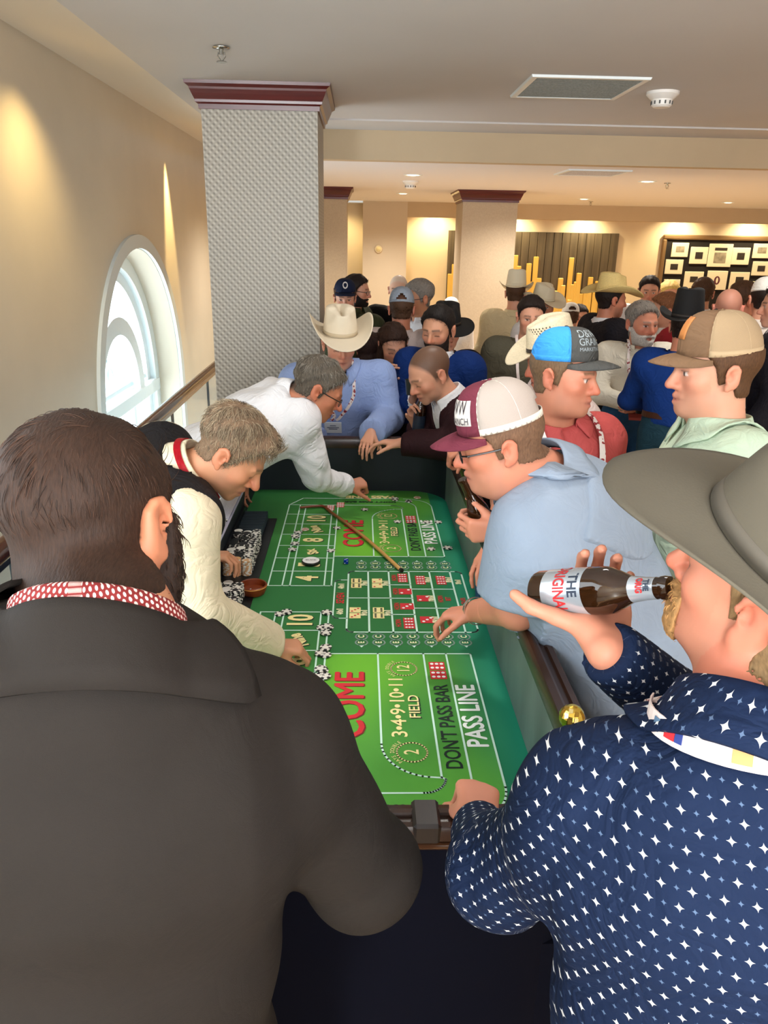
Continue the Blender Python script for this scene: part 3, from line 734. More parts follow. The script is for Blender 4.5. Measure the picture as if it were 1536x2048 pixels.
def glasses(root, J, o, mt):
    s = o.get('hs', 1.0); W = lambda p: J['hc'] + J['M'] @ (np.array(p, float) * s); m = MB(); ln = MB()
    for x in (-1, 1):
        rim = [W((x * 0.033 + 0.024 * math.cos(a), 0.106 - 0.18 * abs(x * 0.033 + 0.024 * math.cos(a)) * 0.6, -0.004 + 0.017 * math.sin(a) * (1 if abs(math.sin(a)) < 0.9 else 0.95))) for a in np.linspace(0, 2 * math.pi, 21)]
        m.tube(rim, 0.0016 * s, 6); ln.add(rim[:-1], [tuple(range(20))])
        m.tube([W((x * 0.057, 0.099, 0.002)), W((x * 0.074, 0.085, 0.003)), W((x * 0.081, 0.03, 0.004)), W((x * 0.083, -0.012, 0.006)), W((x * 0.083, -0.03, -0.012))], 0.0022 * s, 6)
    m.tube([W((-0.010, 0.104, 0.002)), W((0, 0.107, 0.005)), W((0.010, 0.104, 0.002))], 0.0016 * s, 6)
    g = m.build('glasses', mt, root, auto=40); ln.build('lens', mat('lens_glass', (235, 240, 240), 0.05, alpha=0.12), g)
# ---------------------------------------------------------------- hats (parts of the head that wears them)
def hatframe(J, o, tilt=0, lift=0.0, fwd=0.0):
    s = o.get('hs', 1.0); M = J['M'] @ rot((1, 0, 0), -tilt)
    return lambda p: J['hc'] + J['M'] @ (np.array([0, fwd - 0.01, 0.045 + lift]) * s) + M @ (np.array(p, float) * s)
def cap(root, J, o, front, back, brim, tilt=4, lift=0.0, hgt=0.098, button=None, backwards=False, seams=None, opening=False, name='baseball_cap', split=58):
    W = hatframe(J, o, tilt, lift); a_, b_ = 0.086 * o.get('wide', 1.0), 0.107
    sg = -1 if backwards else 1
    def dome(ang, v):      # ang from the front, v 0 at the rim .. 1 at the top
        e = v * math.pi / 2; fr = max(0, math.cos(ang)) ; rr = math.cos(e) ** (0.75 - 0.12 * fr); z = hgt * math.sin(e) ** 0.95 + 0.006 * fr * math.sin(2 * e)
        return W((a_ * math.sin(ang) * rr, sg * b_ * math.cos(ang) * rr, z))
    root_o = empty(name, tuple(W((0, 0, 0)) - base_of(root))); root_o.parent = root
    sp = math.radians(split)
    V, Q = grid_surface(lambda u, v: dome(-sp + 2 * sp * u, v * 0.985), 21, 13); V, Q = thick(V, Q, 0.002); fo = mobj('front_panel', V, Q, front, root_o)
    V, Q = grid_surface(lambda u, v: dome(sp + (2 * math.pi - 2 * sp) * u, v * 0.985), 31, 13)
    if opening:
        keep = []
        for f in Q:
            c = np.mean([V[i] for i in f], 0); p = (c - W((0, 0, 0))) @ J['M'] / o.get('hs', 1); 
            if not (p[1] * sg < -0.07 and abs(p[0]) < 0.036 and 0.018 < p[2] + 0.0 < 0.018 + math.sqrt(max(0, 0.036 ** 2 - p[0] ** 2)) * 1.1): keep.append(f)
        Q = keep
    V, Q = thick(V, Q, 0.002); mobj('mesh_panel' if back is not front else 'back_panel', V, Q, back, root_o)
    # seam tapes, rim band
    m = MB(); 
    for an in (sp, math.radians(118), math.pi, -math.radians(118), -sp):
        m.tube([dome(an, v) for v in np.linspace(0.0 if not (opening and abs(an) == math.pi) else 0.5, 0.97, 10)], 0.0028, 5, flat=0.5)
    m.build('seam_tape', seams or back, root_o, smooth=True)
    ba = lambda u: sp + (2 * math.pi - 2 * sp) * u; V, Q = grid_surface(lambda u, v: dome(ba(u), 0.0) + (W((0, 0, 0.016 * v)) - W((0, 0, 0))) + (dome(ba(u), 0) - W((0, 0, 0))) * 0.004, 40, 3); mobj('rim_band', *thick(V, Q, 0.0015), seams or back, root_o)
    def br(u, v):
        an = math.radians(-66 + 132 * u); x = a_ * math.sin(an); y = b_ * math.cos(an); k = math.cos((u - 0.5) * math.pi) ** 0.55
        xo = x * (1 + 0.04 * v); yo = y + (0.078 * k) * v
        return W((xo, sg * yo, 0.004 - 0.020 * (xo / 0.08) ** 2 * (0.6 + 0.6 * v) - 0.016 * v * v * k))
    V, Q = grid_surface(br, 27, 8); V, Q = thick(V, Q, 0.0035); mobj('brim', V, Q, brim, root_o)
    b = MB(); b.lathe([(0.0, 0.006), (0.006, 0.004), (0.008, 0.0)], W((0, 0, hgt)), J['M'], 10); b.build('button', button or brim, root_o, smooth=True)
    return root_o, W, dome
def cowboy(root, J, o, felt, band, tilt=2, lift=0.012, crown=0.125, brimw=0.105, curl=0.085, dip=0.03, straw=None, name='cowboy_hat', flare=1.0):
    W = hatframe(J, o, tilt, lift); a_, b_ = 0.087 * o.get('wide', 1.0), 0.106
    root_o = empty(name, tuple(W((0, 0, 0)) - base_of(root))); root_o.parent = root
    def brim(u, v):
        an = 2 * math.pi * u; c, s = math.cos(an), math.sin(an); ex = brimw * (1.0 - 0.10 * abs(s) + 0.18 * max(0, c))
        x = (a_ + ex * v * (1 - 0.25 * v * abs(s) ** 2)) * s; y = (b_ + ex * v) * c
        z = curl * (abs(s) ** 2.2) * v ** 1.7 * flare - dip * (c * c) * v ** 1.4 * (1 if c > 0 else 0.6)
        return W((x, y, z))
    V, Q = grid_surface(brim, 64, 12, True); V, Q = thick(V, Q, 0.0035); mobj('brim', V, Q, felt, root_o)
    def cr(u, v):
        an = 2 * math.pi * u; c, s = math.cos(an), math.sin(an)
        if v < 0.66:
            k = v / 0.66; tp = 1 - 0.10 * k - 0.05 * k * k; z = crown * k * 0.94; x, y = a_ * tp * s, b_ * tp * c
        else:
            k = (v - 0.66) / 0.34; e = k * math.pi / 2; tp = 0.85 * math.cos(e) ** 0.8; z = crown * (0.94 + 0.10 * math.sin(e)); x, y = a_ * tp * s, b_ * tp * c
        hz = max(0, z / crown - 0.45) / 0.55
        z -= hz * 0.042 * math.exp(-(x / 0.020) ** 2) * (1 if abs(y) < 0.07 else max(0, 1 - (abs(y) - 0.07) / 0.03)) * (k if v >= 0.66 else 0)
        dn = math.exp(-((y - 0.055) / 0.032) ** 2) * hz; x *= 1 - 0.34 * dn; z += 0.012 * (y < 0.02) * hz * 0.5 - 0.016 * max(0, y / 0.1) * hz
        return W((x, y, z))
    V, Q = grid_surface(cr, 56, 24, True); V, Q = thick(V, Q, 0.003); mobj('crown', V, Q, straw or felt, root_o)
    V, Q = grid_surface(lambda u, v: W(((a_ * (1 - 0.02 * v) + 0.002) * math.sin(2 * math.pi * u), (b_ * (1 - 0.02 * v) + 0.002) * math.cos(2 * math.pi * u), 0.003 + 0.017 * v)), 48, 3, True); mobj('hat_band', *thick(V, Q, 0.002), band, root_o)
    return root_o
# ---------------------------------------------------------------- the room
def struct(o): o['kind'] = 'structure'; return o
YB, YF, XR = -4.2, 14.6, 9.6
WX = -1.75; HC1 = 2.93; HC2 = 2.70; YBEAM = 6.88; YSOF = 13.9
wall_paint = mat('wall_paint', (206, 194, 174), 0.42, var=0.03, vscale=3, bump=0.15, bscale=90, spec=0.6)
far_paint = mat('far_wall_paint', (226, 206, 172), 0.6, var=0.02, vscale=2)
ceil_paint = mat('ceiling_paint', (205, 200, 196), 0.85, var=0.02, vscale=1.5, bump=0.1, bscale=150)
beam_paint = mat('beam_paint', (196, 174, 142), 0.7, var=0.02)
white_gloss = mat('white_gloss_paint', (228, 236, 238), 0.35)
mahog = mat('mahogany', (78, 26, 24), 0.28, var=0.25, vscale=4, stretch=(1, 1, 14))
steel = mat('steel', (150, 150, 150), 0.3, 1.0)
# floor: patterned carpet, stopping at the glass railing above the stair well
k = NT('patterned_carpet'); v = k.obj(); n1 = k.noise(3.2, 3, v); n2 = k.noise(160, 2, v)
wv = k.n('ShaderNodeTexVoronoi'); wv.inputs['Scale'].default_value = 2.2; k.l(v, wv.inputs['Vector'])
c1 = k.mix(n1, rgba((158, 126, 88)), rgba((216, 182, 136))); c2 = k.mix(k.math('MULTIPLY', k.math('GREATER_THAN', wv.outputs['Distance'], 0.48), 0.3), c1, rgba((226, 205, 170)))
k.base(k.mix(k.math('MULTIPLY', n2, 0.4), c2, rgba((110, 80, 50)))); k.b.inputs['Roughness'].default_value = 0.95; k.bump(n2, 0.5, 0.004)
m = MB(); m.box((-1.3, YB, -0.25), (XR, YF, 0.0)); struct(m.build('floor', k.m))
m = MB(); m.box((-3.0, YB, -2.2), (-1.3, YF, -2.0)); struct(m.build('floor', mat('stair_stone', (190, 180, 165), 0.5)))
# ceilings
m = MB(); m.box((-1.18, YB, HC1), (XR, 6.38, HC1 + 0.2)); m.box((-1.18, 6.38, HC1 - 0.012), (XR, YBEAM, HC1 + 0.2)); struct(m.build('ceiling', ceil_paint))
m = MB(); m.box((-1.18, YBEAM + 0.12, HC2), (XR, YSOF, HC2 + 0.2)); m.box((-1.75, 10.0, HC2), (-1.18, YSOF, HC2 + 0.2)); struct(m.build('ceiling', mat('far_ceiling_paint', (232, 230, 234), 0.85)))
m = MB(); m.box((-1.18, YBEAM, HC2 - 0.004), (XR, YBEAM + 0.14, HC1)); struct(m.build('trim_1', beam_paint))
m = MB(); m.add([(-1.18, YB, HC1), (-1.18, YF, HC1), (WX - 0.02, YF, 3.06), (WX - 0.02, YB, 3.06), (-1.18, YB, HC1 + 0.1), (-1.18, YF, HC1 + 0.1), (WX - 0.02, YF, 3.16), (WX - 0.02, YB, 3.16)], [(0, 1, 2, 3), (7, 6, 5, 4), (0, 4, 5, 1), (2, 6, 7, 3)]); struct(m.build('trim_2', mat('soffit_paint', (226, 214, 196), 0.7)))
# left wall with its arched window opening
WY, WZ, WR = 6.39, 0.82, 1.17; NA = 40; WB = -0.9
arc = [(WY - WR * math.cos(a), WZ + WR * math.sin(a)) for a in np.linspace(0, math.pi, NA + 1)]
V = []; Q = []
def wq(pts):
    n = len(V); V.extend([(WX, y, z) for y, z in pts]); Q.append(tuple(range(n, n + len(pts))))
wq([(YB, -2.2), (WY - WR, -2.2), (WY - WR, 3.2), (YB, 3.2)]); wq([(WY + WR, -2.2), (YF, -2.2), (YF, 3.2), (WY + WR, 3.2)]); wq([(WY - WR, -2.2), (WY + WR, -2.2), (WY + WR, WB), (WY - WR, WB)])
for i in range(NA): wq([arc[i], arc[i + 1], (arc[i + 1][0], 3.2), (arc[i][0], 3.2)])
wl = struct(mobj('wall_left', V, Q, wall_paint, smooth=False))
out = [(WY - WR, WB)] + arc + [(WY + WR, WB)]
win = struct(empty('window_1', (WX, WY, 0)))
def ring(name, r0, r1, x0, x1, mt, bottom=WB, parent=win, cy=WY, cz=WZ):
    def prof(r): return [(cy - r, bottom)] + [(cy - r * math.cos(a), cz + r * math.sin(a)) for a in np.linspace(0, math.pi, NA + 1)] + [(cy + r, bottom)]
    A, B = prof(r0), prof(r1); b = MB()
    b.rings([[(x0, *a), (x0, *c), (x1, *c), (x1, *a)] for a, c in zip(A, B)], True, True); return b.build(name, mt, parent, auto=35)
ring('window_casing', WR, WR + 0.10, WX - 0.01, WX + 0.025, mat('casing_paint', (205, 212, 212), 0.4))
ring('window_reveal', WR - 0.004, WR + 0.05, WX - 0.36, WX - 0.005, wall_paint)
ring('window_frame', WR - 0.13, WR, WX - 0.30, WX - 0.20, white_gloss); ring('window_sash', WR - 0.23, WR - 0.12, WX - 0.33, WX - 0.25, white_gloss)
ring('inner_arch', 0.50, 0.64, WX - 0.33, WX - 0.20, white_gloss, WZ - 0.04)
m = MB(); m.box((WX - 0.34, WY - WR + 0.02, WZ - 0.14), (WX - 0.19, WY + WR - 0.02, WZ - 0.02), bev=0.01); m.build('transom', white_gloss, win)
m = MB(); m.box((WX - 0.33, WY - WR + 0.2, WZ + 0.0), (WX - 0.27, WY + WR - 0.2, WZ + 0.05), bev=0.008); m.build('sill_rail', white_gloss, win)
for yy in (-0.42, 0.42):
    m = MB(); m.box((WX - 0.33, WY + yy - 0.04, WB), (WX - 0.24, WY + yy + 0.04, WZ - 0.13), bev=0.01); m.build('mullion', white_gloss, win)
for a in (45, 90, 135):
    a = math.radians(a); m = MB(); m.tube([(WX - 0.29, WY - 0.62 * math.cos(a), WZ + 0.62 * math.sin(a)), (WX - 0.29, WY - 0.98 * math.cos(a), WZ + 0.98 * math.sin(a))], 0.012, 6); m.build('glazing_bar', white_gloss, win)
glassm = mat('window_glass', (240, 250, 252), 0.02, alpha=0.10)
mobj('pane', [(WX - 0.31, WY - 1.0, WZ)] + [(WX - 0.31, WY - 0.98 * math.cos(a), WZ + 0.98 * math.sin(a)) for a in np.linspace(0, math.pi, 24)], [tuple(range(25))], glassm, win, False)
mobj('pane', [(WX - 0.31, WY - 1.1, WB), (WX - 0.31, WY + 1.1, WB), (WX - 0.31, WY + 1.1, WZ - 0.1), (WX - 0.31, WY - 1.1, WZ - 0.1)], [(0, 1, 2, 3)], glassm, win, False)
iron = mat('wrought_iron', (120, 140, 150), 0.5)
m = MB()
for cy_, cz_, r_, t0, t1 in ((6.55, 1.05, 0.16, 0, 4.2), (6.2, 0.98, 0.12, 1.5, 5.6), (6.75, 0.92, 0.09, 0, 4.5), (6.45, 1.30, 0.10, 2, 6)):
    m.tube([(WX - 0.42, cy_ + (r_ * (1 - 0.06 * i)) * math.cos(t0 + (t1 - t0) * i / 11), cz_ + (r_ * (1 - 0.06 * i)) * math.sin(t0 + (t1 - t0) * i / 11)) for i in range(12)], 0.008, 6)
m.tube([(WX - 0.42, 5.6, 0.84), (WX - 0.42, 7.2, 0.84)], 0.01, 6)
sg = m.build('iron_scrollwork', iron, win, smooth=True)
# back and side walls, far wall and soffit
m = MB(); m.box((-3.2, YB - 0.2, -2.2), (XR + 0.2, YB, 3.3)); struct(m.build('wall_back', wall_paint))
m = MB(); m.box((XR, YB, 0), (XR + 0.2, YF, 3.2)); struct(m.build('wall_right', far_paint))
m = MB(); m.box((-3.2, YF, -2.2), (XR + 0.2, YF + 0.2, 3.2)); struct(m.build('wall_far', far_paint))
m = MB(); m.box((0.78, YSOF, 2.46), (XR, YSOF + 0.10, HC2 + 0.2)); m.box((0.78, YSOF + 0.1, HC2 + 0.0), (XR, YF, HC2 + 0.2)); struct(m.build('trim_3', beam_paint))
m = MB(); m.box((0.03, YSOF, 0), (0.78, YF, HC2)); struct(m.build('wall_pier', mat('pier_paint', (206, 190, 165), 0.6)))
m = MB(); m.box((-1.75, YSOF + 0.25, HC2 - 0.02), (0.03, YF, HC2 + 0.2)); struct(m.build('trim_4', ceil_paint))
# hidden cove lamps that wash the far wall (real lamps above the soffit edge)
for x in (1.3, 2.7, 4.0, 5.7, 7.0, 8.4): light('cove_lamp', 'SPOT', (x, YSOF + 0.32, 2.66), 60, (1, 0.84, 0.52), (x, YF + 0.02, 1.2), spot_size=2.3, spot_blend=0.9, shadow_soft_size=0.05)
light('cove_lamp', 'SPOT', (-0.4, YSOF + 0.2, 2.6), 26, (1, 0.80, 0.42), (-0.3, YF, 1.0), spot_size=2.3, spot_blend=0.9, shadow_soft_size=0.05)
# warm wall washers of the stair wall
for y, e, ss in ((7.55, 380, 0.5), (4.4, 36, 1.9)): light('stair_washer', 'SPOT', (-1.64 if ss < 1 else -1.3, y, 2.98 if ss < 1 else 2.9), e, (1, 0.72, 0.30), (-1.755 if ss < 1 else -2.0, y - 0.02, 1.2), spot_size=ss, spot_blend=0.7 if ss < 1 else 1.0, shadow_soft_size=0.03)

# columns
def column(name, x0, x1, y0, y1, top, mt, crown=0.08, ch=0.14):
    c = struct(empty(name, ((x0 + x1) / 2, (y0 + y1) / 2, 0)))
    m = MB(); m.box((x0, y0, 0), (x1, y1, top)); m.build('shaft', mt, c)
    prof = [(0.0, -ch), (0.012, -ch), (0.014, -ch * 0.82), (0.028, -ch * 0.76), (0.030, -ch * 0.66), (crown * 0.55, -ch * 0.45), (crown * 0.66, -ch * 0.30), (crown * 0.70, -ch * 0.22), (crown * 0.95, -ch * 0.12), (crown, 0.0)]
    m = MB(); m.rings([[(x0 - d, y0 - d, top + z), (x1 + d, y0 - d, top + z), (x1 + d, y1 + d, top + z), (x0 - d, y1 + d, top + z)] for d, z in prof]); m.build('crown_molding', mahog, c)
    m = MB(); m.rings([[(x0 - d, y0 - d, z), (x1 + d, y0 - d, z), (x1 + d, y1 + d, z), (x0 - d, y1 + d, z)] for d, z in ((0.02, 0), (0.02, 0.14), (0.0, 0.16))]); m.build('base_molding', mahog, c)
    return c
k = NT('basket_wallpaper'); xyz = k.sep(k.obj()); u = k.math('ADD', xyz[0], xyz[1]); v = xyz[2]
fq = 2 * math.pi / 0.040
a = k.math('SINE', k.math('MULTIPLY', k.math('ADD', u, v), fq)); b = k.math('SINE', k.math('MULTIPLY', k.math('SUBTRACT', u, v), fq))
w2 = k.math('MULTIPLY', a, b); d1 = k.math('SINE', k.math('MULTIPLY', k.math('ADD', u, k.math('MULTIPLY', v, 1.0)), fq * 0.25))
h = k.math('ADD', k.math('ADD', k.math('MULTIPLY', a, 0.26), k.math('MULTIPLY', w2, 0.22)), 0.5); nn = k.noise(200, 2)
f = k.math('ADD', h, k.math('MULTIPLY', k.math('SUBTRACT', nn, 0.5), 0.5))
k.base(k.mix(f, rgba((112, 106, 96)), rgba((188, 182, 170)))); k.b.inputs['Roughness'].default_value = 0.5; k.bump(h, 0.3, 0.003)
column('column_1', -0.945, -0.262, 5.08, 5.82, HC1, k.m)
col_paint = mat('column_vinyl', (176, 158, 134), 0.6, var=0.06, vscale=60)
column('column_2', 1.29, 1.99, 10.48, 11.2, HC2, col_paint); column('column_3', -0.80, -0.18, 10.45, 11.1, HC2, col_paint)
# ---- stair railing of glass
rail = empty('glass_railing', (-1.22, 4.0, 0), 'glass stair railing with polished dark wood handrail below arched window', 'railing')
rw = mat('rail_wood', (70, 38, 26), 0.18, var=0.3, vscale=5, stretch=(10, 1, 10))
m = MB(); m.tube([(-1.2, y, 1.075 + 0.0 * y) for y in np.linspace(-1.2, 13.5, 8)], 0.036, 14, up=(0, 0, 1)); m.build('handrail', rw, rail, auto=50)
m = MB(); m.box((-1.215, -1.2, 1.02), (-1.185, 13.5, 1.045)); m.box((-1.24, -1.2, -0.05), (-1.16, 13.5, 0.10)); m.build('rail_channel', steel, rail)
gl = NT('railing_glass'); gl.base(rgba((196, 226, 232))); gl.b.inputs['Roughness'].default_value = 0.04; gl.b.inputs['Alpha'].default_value = 0.22
for y in np.arange(-1.1, 13.0, 1.2):
    m = MB(); m.box((-1.207, y, 0.08), (-1.193, y + 1.185, 1.03)); m.build('glass_panel', gl.m, rail)
    m = MB(); m.box((-1.208, y + 1.185, 0.08), (-1.192, y + 1.2, 1.03)); m.build('panel_joint', mat('joint_seal', (60, 80, 90), 0.5), rail)
# ---- ceiling fittings
def downlight(x, y, z, lab, e=9):
    o = empty('downlight', (x, y, z), lab, 'ceiling light', 'recessed downlights')
    m = MB(); m.lathe([(0.062, 0.03), (0.064, 0.0), (0.085, -0.006), (0.095, -0.004), (0.095, 0.0)], (x, y, z), seg=24, caps=False); m.build('trim_ring', white_gloss, o, smooth=True)
    m = MB(); m.lathe([(0.0, 0.0), (0.03, -0.006), (0.062, -0.001)], (x, y, z), seg=20, caps=False); m.build('lamp_face', mat('lamp_glow', (255, 236, 190), 0.5, emit=14), o)
    light('downlight_and_fill_lamp', 'SPOT', (x, y, z - 0.05), e, WARM, (x, y, 0), spot_size=2.5, spot_blend=1.0, shadow_soft_size=0.06)
for (px, py), lab in zip([(826, 350), (806, 387), (1295, 363), (1168, 398), (1456, 405)], ['recessed downlight above the smoke detector beside the wallpapered column', 'small recessed downlight near the pale wall pier', 'bright recessed downlight just behind the ceiling beam', 'recessed downlight in front of the black and gold panel', 'recessed downlight in front of the framed photo board']):
    p = PZ(px, py, HC2); downlight(p[0], p[1], HC2, lab, 130)
for x, y in ((0.5, 12.6), (-0.6, 9.0), (4.2, 11.0), (6.4, 9.0), (4.6, 8.4), (2.0, 9.6)): light('downlight_and_fill_lamp', 'SPOT', (x, y, HC2 - 0.05), 170, WARM, (x, y, 0), spot_size=2.6, spot_blend=1.0, shadow_soft_size=0.08)  # added fill spots for the pier, columns and crowd; they have no fixtures
for x, y, e in ((0.5, 2.6, 46), (2.6, 2.2, 60), (2.6, 4.9, 60), (0.6, 4.3, 30), (0.7, 0.2, 20)): light('downlight_and_fill_lamp', 'SPOT', (x, y, HC1 - 0.04), e, NEUT, (x, y, 0), spot_size=2.3, spot_blend=1.0, shadow_soft_size=0.12)  # added ambient spots for the near room; no fixtures in this ceiling
def vent(name, x0, x1, y0, y1, z, lab, c):
    o = empty(name, ((x0 + x1) / 2, (y0 + y1) / 2, z), lab, 'air vent', None)
    m = MB()
    m.rings([[(x0 - d, y0 - d, z + h), (x1 + d, y0 - d, z + h), (x1 + d, y1 + d, z + h), (x0 - d, y1 + d, z + h)] for d, h in ((0.035, 0), (0.03, -0.012), (0.0, -0.012), (0.0, 0.0))]); m.build('frame', white_gloss, o)
    kk = mat('grille_' + str(c[0]), c, 0.6, var=0.25, vscale=90); m = MB(); m.box((x0, y0, z - 0.004), (x1, y1, z - 0.001)); m.build('filter', kk, o)
    n = 26; m = MB()
    for i in range(n):
        y = y0 + (y1 - y0) * (i + 0.5) / n; m.box((x0, y - 0.004, z - 0.010), (x1, y + 0.004, z - 0.005))
    s = m.build('slat', kk, o); s['kind'] = 'stuff'
vent('ceiling_vent', 0.94, 1.52, 4.66, 5.24, HC1, 'large grey square return air vent on near ceiling', (120, 122, 116))
vent('ceiling_vent', 1.85, 2.35, 7.35, 7.85, HC2, 'pale flat air vent on the far ceiling behind the beam', (200, 190, 180))
def detector(x, y, z, s, lab):
    o = empty('smoke_detector', (x, y, z), lab, 'smoke detector')
    m = MB(); m.lathe([(0.075 * s, 0), (0.075 * s, -0.012 * s), (0.055 * s, -0.03 * s), (0.048 * s, -0.033 * s)], (x, y, z), seg=28, caps=False); m.build('base', mat('white_plastic', (232, 228, 222), 0.4), o, auto=30)
    m = MB(); m.lathe([(0.048 * s, -0.033 * s), (0.046 * s, -0.058 * s), (0.036 * s, -0.066 * s), (0, -0.068 * s)], (x, y, z), seg=28, caps=False); m.build('sensor_head', mat('white_plastic', (0, 0, 0)), o, auto=30)
    m = MB()
    for i in range(12):
        a = 2 * math.pi * i / 12; c, sn = math.cos(a), math.sin(a); m.tube([(x + 0.0475 * s * c, y + 0.0475 * s * sn, z - 0.04 * s), (x + 0.0465 * s * c, y + 0.0465 * s * sn, z - 0.054 * s)], 0.004 * s, 5)
    m.build('sensor_slots', mat('dark_slot', (60, 58, 56), 0.6), o)
p = PZ(1326, 184, HC1); detector(p[0], p[1], HC1, 1.25, 'white round smoke detector beside the large vent')
p = PZ(821, 362, HC2); detector(p[0], p[1], HC2, 1.2, 'small smoke detector beside a lit downlight on the far ceiling')
def sprinkler(x, y, z, lab, s=1.0):
    o = empty('fire_sprinkler', (x, y, z), lab, 'sprinkler'); ch = mat('chrome', (190, 190, 185), 0.15, 1.0)
    m = MB(); m.lathe([(0.032 * s, 0), (0.036 * s, -0.006 * s), (0.012 * s, -0.010 * s)], (x, y, z), seg=20, caps=False); m.build('escutcheon', ch, o, smooth=True)
    m = MB(); m.lathe([(0.010 * s, -0.008 * s), (0.010 * s, -0.03 * s)], (x, y, z), seg=10); m.build('body', ch, o)
    for a in (-1, 1): m = MB(); m.tube([(x + a * 0.012 * s, y, z - 0.02 * s), (x + a * 0.016 * s, y, z - 0.035 * s), (x, y, z - 0.055 * s)], 0.003 * s, 6); m.build('yoke_arm', ch, o)
    m = MB(); m.lathe([(0, -0.054 * s), (0.020 * s, -0.054 * s), (0.022 * s, -0.058 * s), (0, -0.058 * s)], (x, y, z), seg=14); m.build('deflector', ch, o)
p = PZ(442, 93, HC1); sprinkler(p[0], p[1], HC1, 'chrome fire sprinkler on near ceiling in front of wallpapered column', 1.15)
for (px, py), lab in (((1335, 366), 'tiny fire sprinkler beside the bright downlight behind the beam'), ((1182, 403), 'tiny fire sprinkler by the downlight before the gold bar panel')):
    p = PZ(px, py, HC2); sprinkler(p[0], p[1], HC2, lab)
# ---- far wall: panel of gold bars, photo board, round thermostat
art = empty('wall_art_panel', (3.05, YF, 1.2), 'dark panelled wall art with gold bars rising like a skyline', 'wall art')
k = NT('grey_wood_boards'); f = k.noise(2, 4, stretch=(9, 1, 0.5)); k.base(k.mix(f, rgba((34, 28, 22)), rgba((120, 104, 78)))); k.b.inputs['Roughness'].default_value = 0.5
for i in range(21):
    x0 = 1.56 + i * (3.07 / 21); m = MB(); m.box((x0, YF - 0.05 - 0.008 * (i % 3), 0.35), (x0 + 3.07 / 21 - 0.006, YF - 0.01, 2.27), bev=0.004); m.build('board', k.m, art)
gold = mat('gold_bar', (238, 196, 96), 0.4, 0.1)
zz = lambda x, y: P(880 + x / 4.151, 450 + y / 4.151, YF - 0.08)
bars = [(52, 515), (85, 405), (118, 325), (590, 330), (630, 250), (655, 340), (705, 380), (740, 318), (755, 470), (800, 262), (822, 440), (900, 482), (940, 570), (962, 545), (1003, 440), (1020, 500), (1095, 270), (1102, 492), (1132, 470), (1155, 398), (1168, 570), (1210, 560), (1252, 432), (1290, 520), (1310, 465), (1035, 680), (1075, 620), (870, 620), (780, 560), (20, 600), (1340, 640), (1380, 560)]
for i, (x, y) in enumerate(bars):
    p = zz(x, y); hw = 0.045 if i not in (2,) else 0.04
    if p[0] < 1.57 or p[0] > 4.6: continue
    m = MB(); m.box((p[0] - hw, YF - 0.095 - 0.006 * (i % 4), 0.4), (p[0] + hw, YF - 0.06, p[2]), bev=0.01); m.build('gold_bar', gold, art)
bd = empty('photo_board', (6.9, YF, 1.4), 'large black photo board with moulded bronze frame on far wall', 'notice board')
m = MB(); m.box((5.5, YF - 0.03, 0.7), (8.6, YF - 0.005, 2.2)); m.build('backing', mat('black_felt', (22, 15, 12), 0.9), bd)
brz = mat('bronze_frame', (150, 120, 84), 0.35, 0.5)
for a, b in (((5.43, YF - 0.07, 2.19), (8.67, YF - 0.005, 2.27)), ((5.43, YF - 0.07, 0.63), (5.51, YF - 0.005, 2.19)), ((8.59, YF - 0.07, 0.63), (8.67, YF - 0.005, 2.19)), ((5.43, YF - 0.07, 0.55), (8.67, YF - 0.005, 0.63))):
    m = MB(); m.box(a, b, bev=0.02); m.build('frame_rail', brz, bd)
pic = mat('photo_print', (120, 112, 96), 0.5, var=0.7, vscale=14); dark = mat('photo_dark', (44, 38, 32), 0.5, var=0.5, vscale=18); matb = mat('photo_mount', (238, 226, 196), 0.7)
fr = [(5.595, 1.891, 5.943, 2.135, 'w'), (5.947, 1.777, 6.309, 2.069, 'd'), (6.281, 1.732, 6.756, 2.13, 't'), (6.713, 1.776, 7.084, 2.071, 'd'), (7.09, 1.894, 7.453, 2.146, 'w'), (5.517, 1.594, 5.883, 1.846, 'd'), (5.899, 1.19, 6.291, 1.644, '2'), (6.32, 1.33, 6.735, 1.664, 'o'), (6.747, 1.203, 7.145, 1.649, '2'), (7.128, 1.593, 7.498, 1.84, 'd'), (5.53, 1.206, 5.873, 1.502, 'w'), (7.159, 1.21, 7.569, 1.49, 'd'), (7.62, 1.75, 7.95, 2.1, 'd')]
PLACE = ['first from the left in the top row', 'second from the left in the top row', 'third from the left in the top row', 'fourth from the left in the top row', 'fifth from the left in the top row', 'at the left end of the middle row', 'second from left in the lower row', 'third from left in the lower row', 'fourth from left in the lower row', 'at the right of the middle row', 'lowest at the left edge of the board', 'lowest at the right of the board', 'at the far right end of the board']
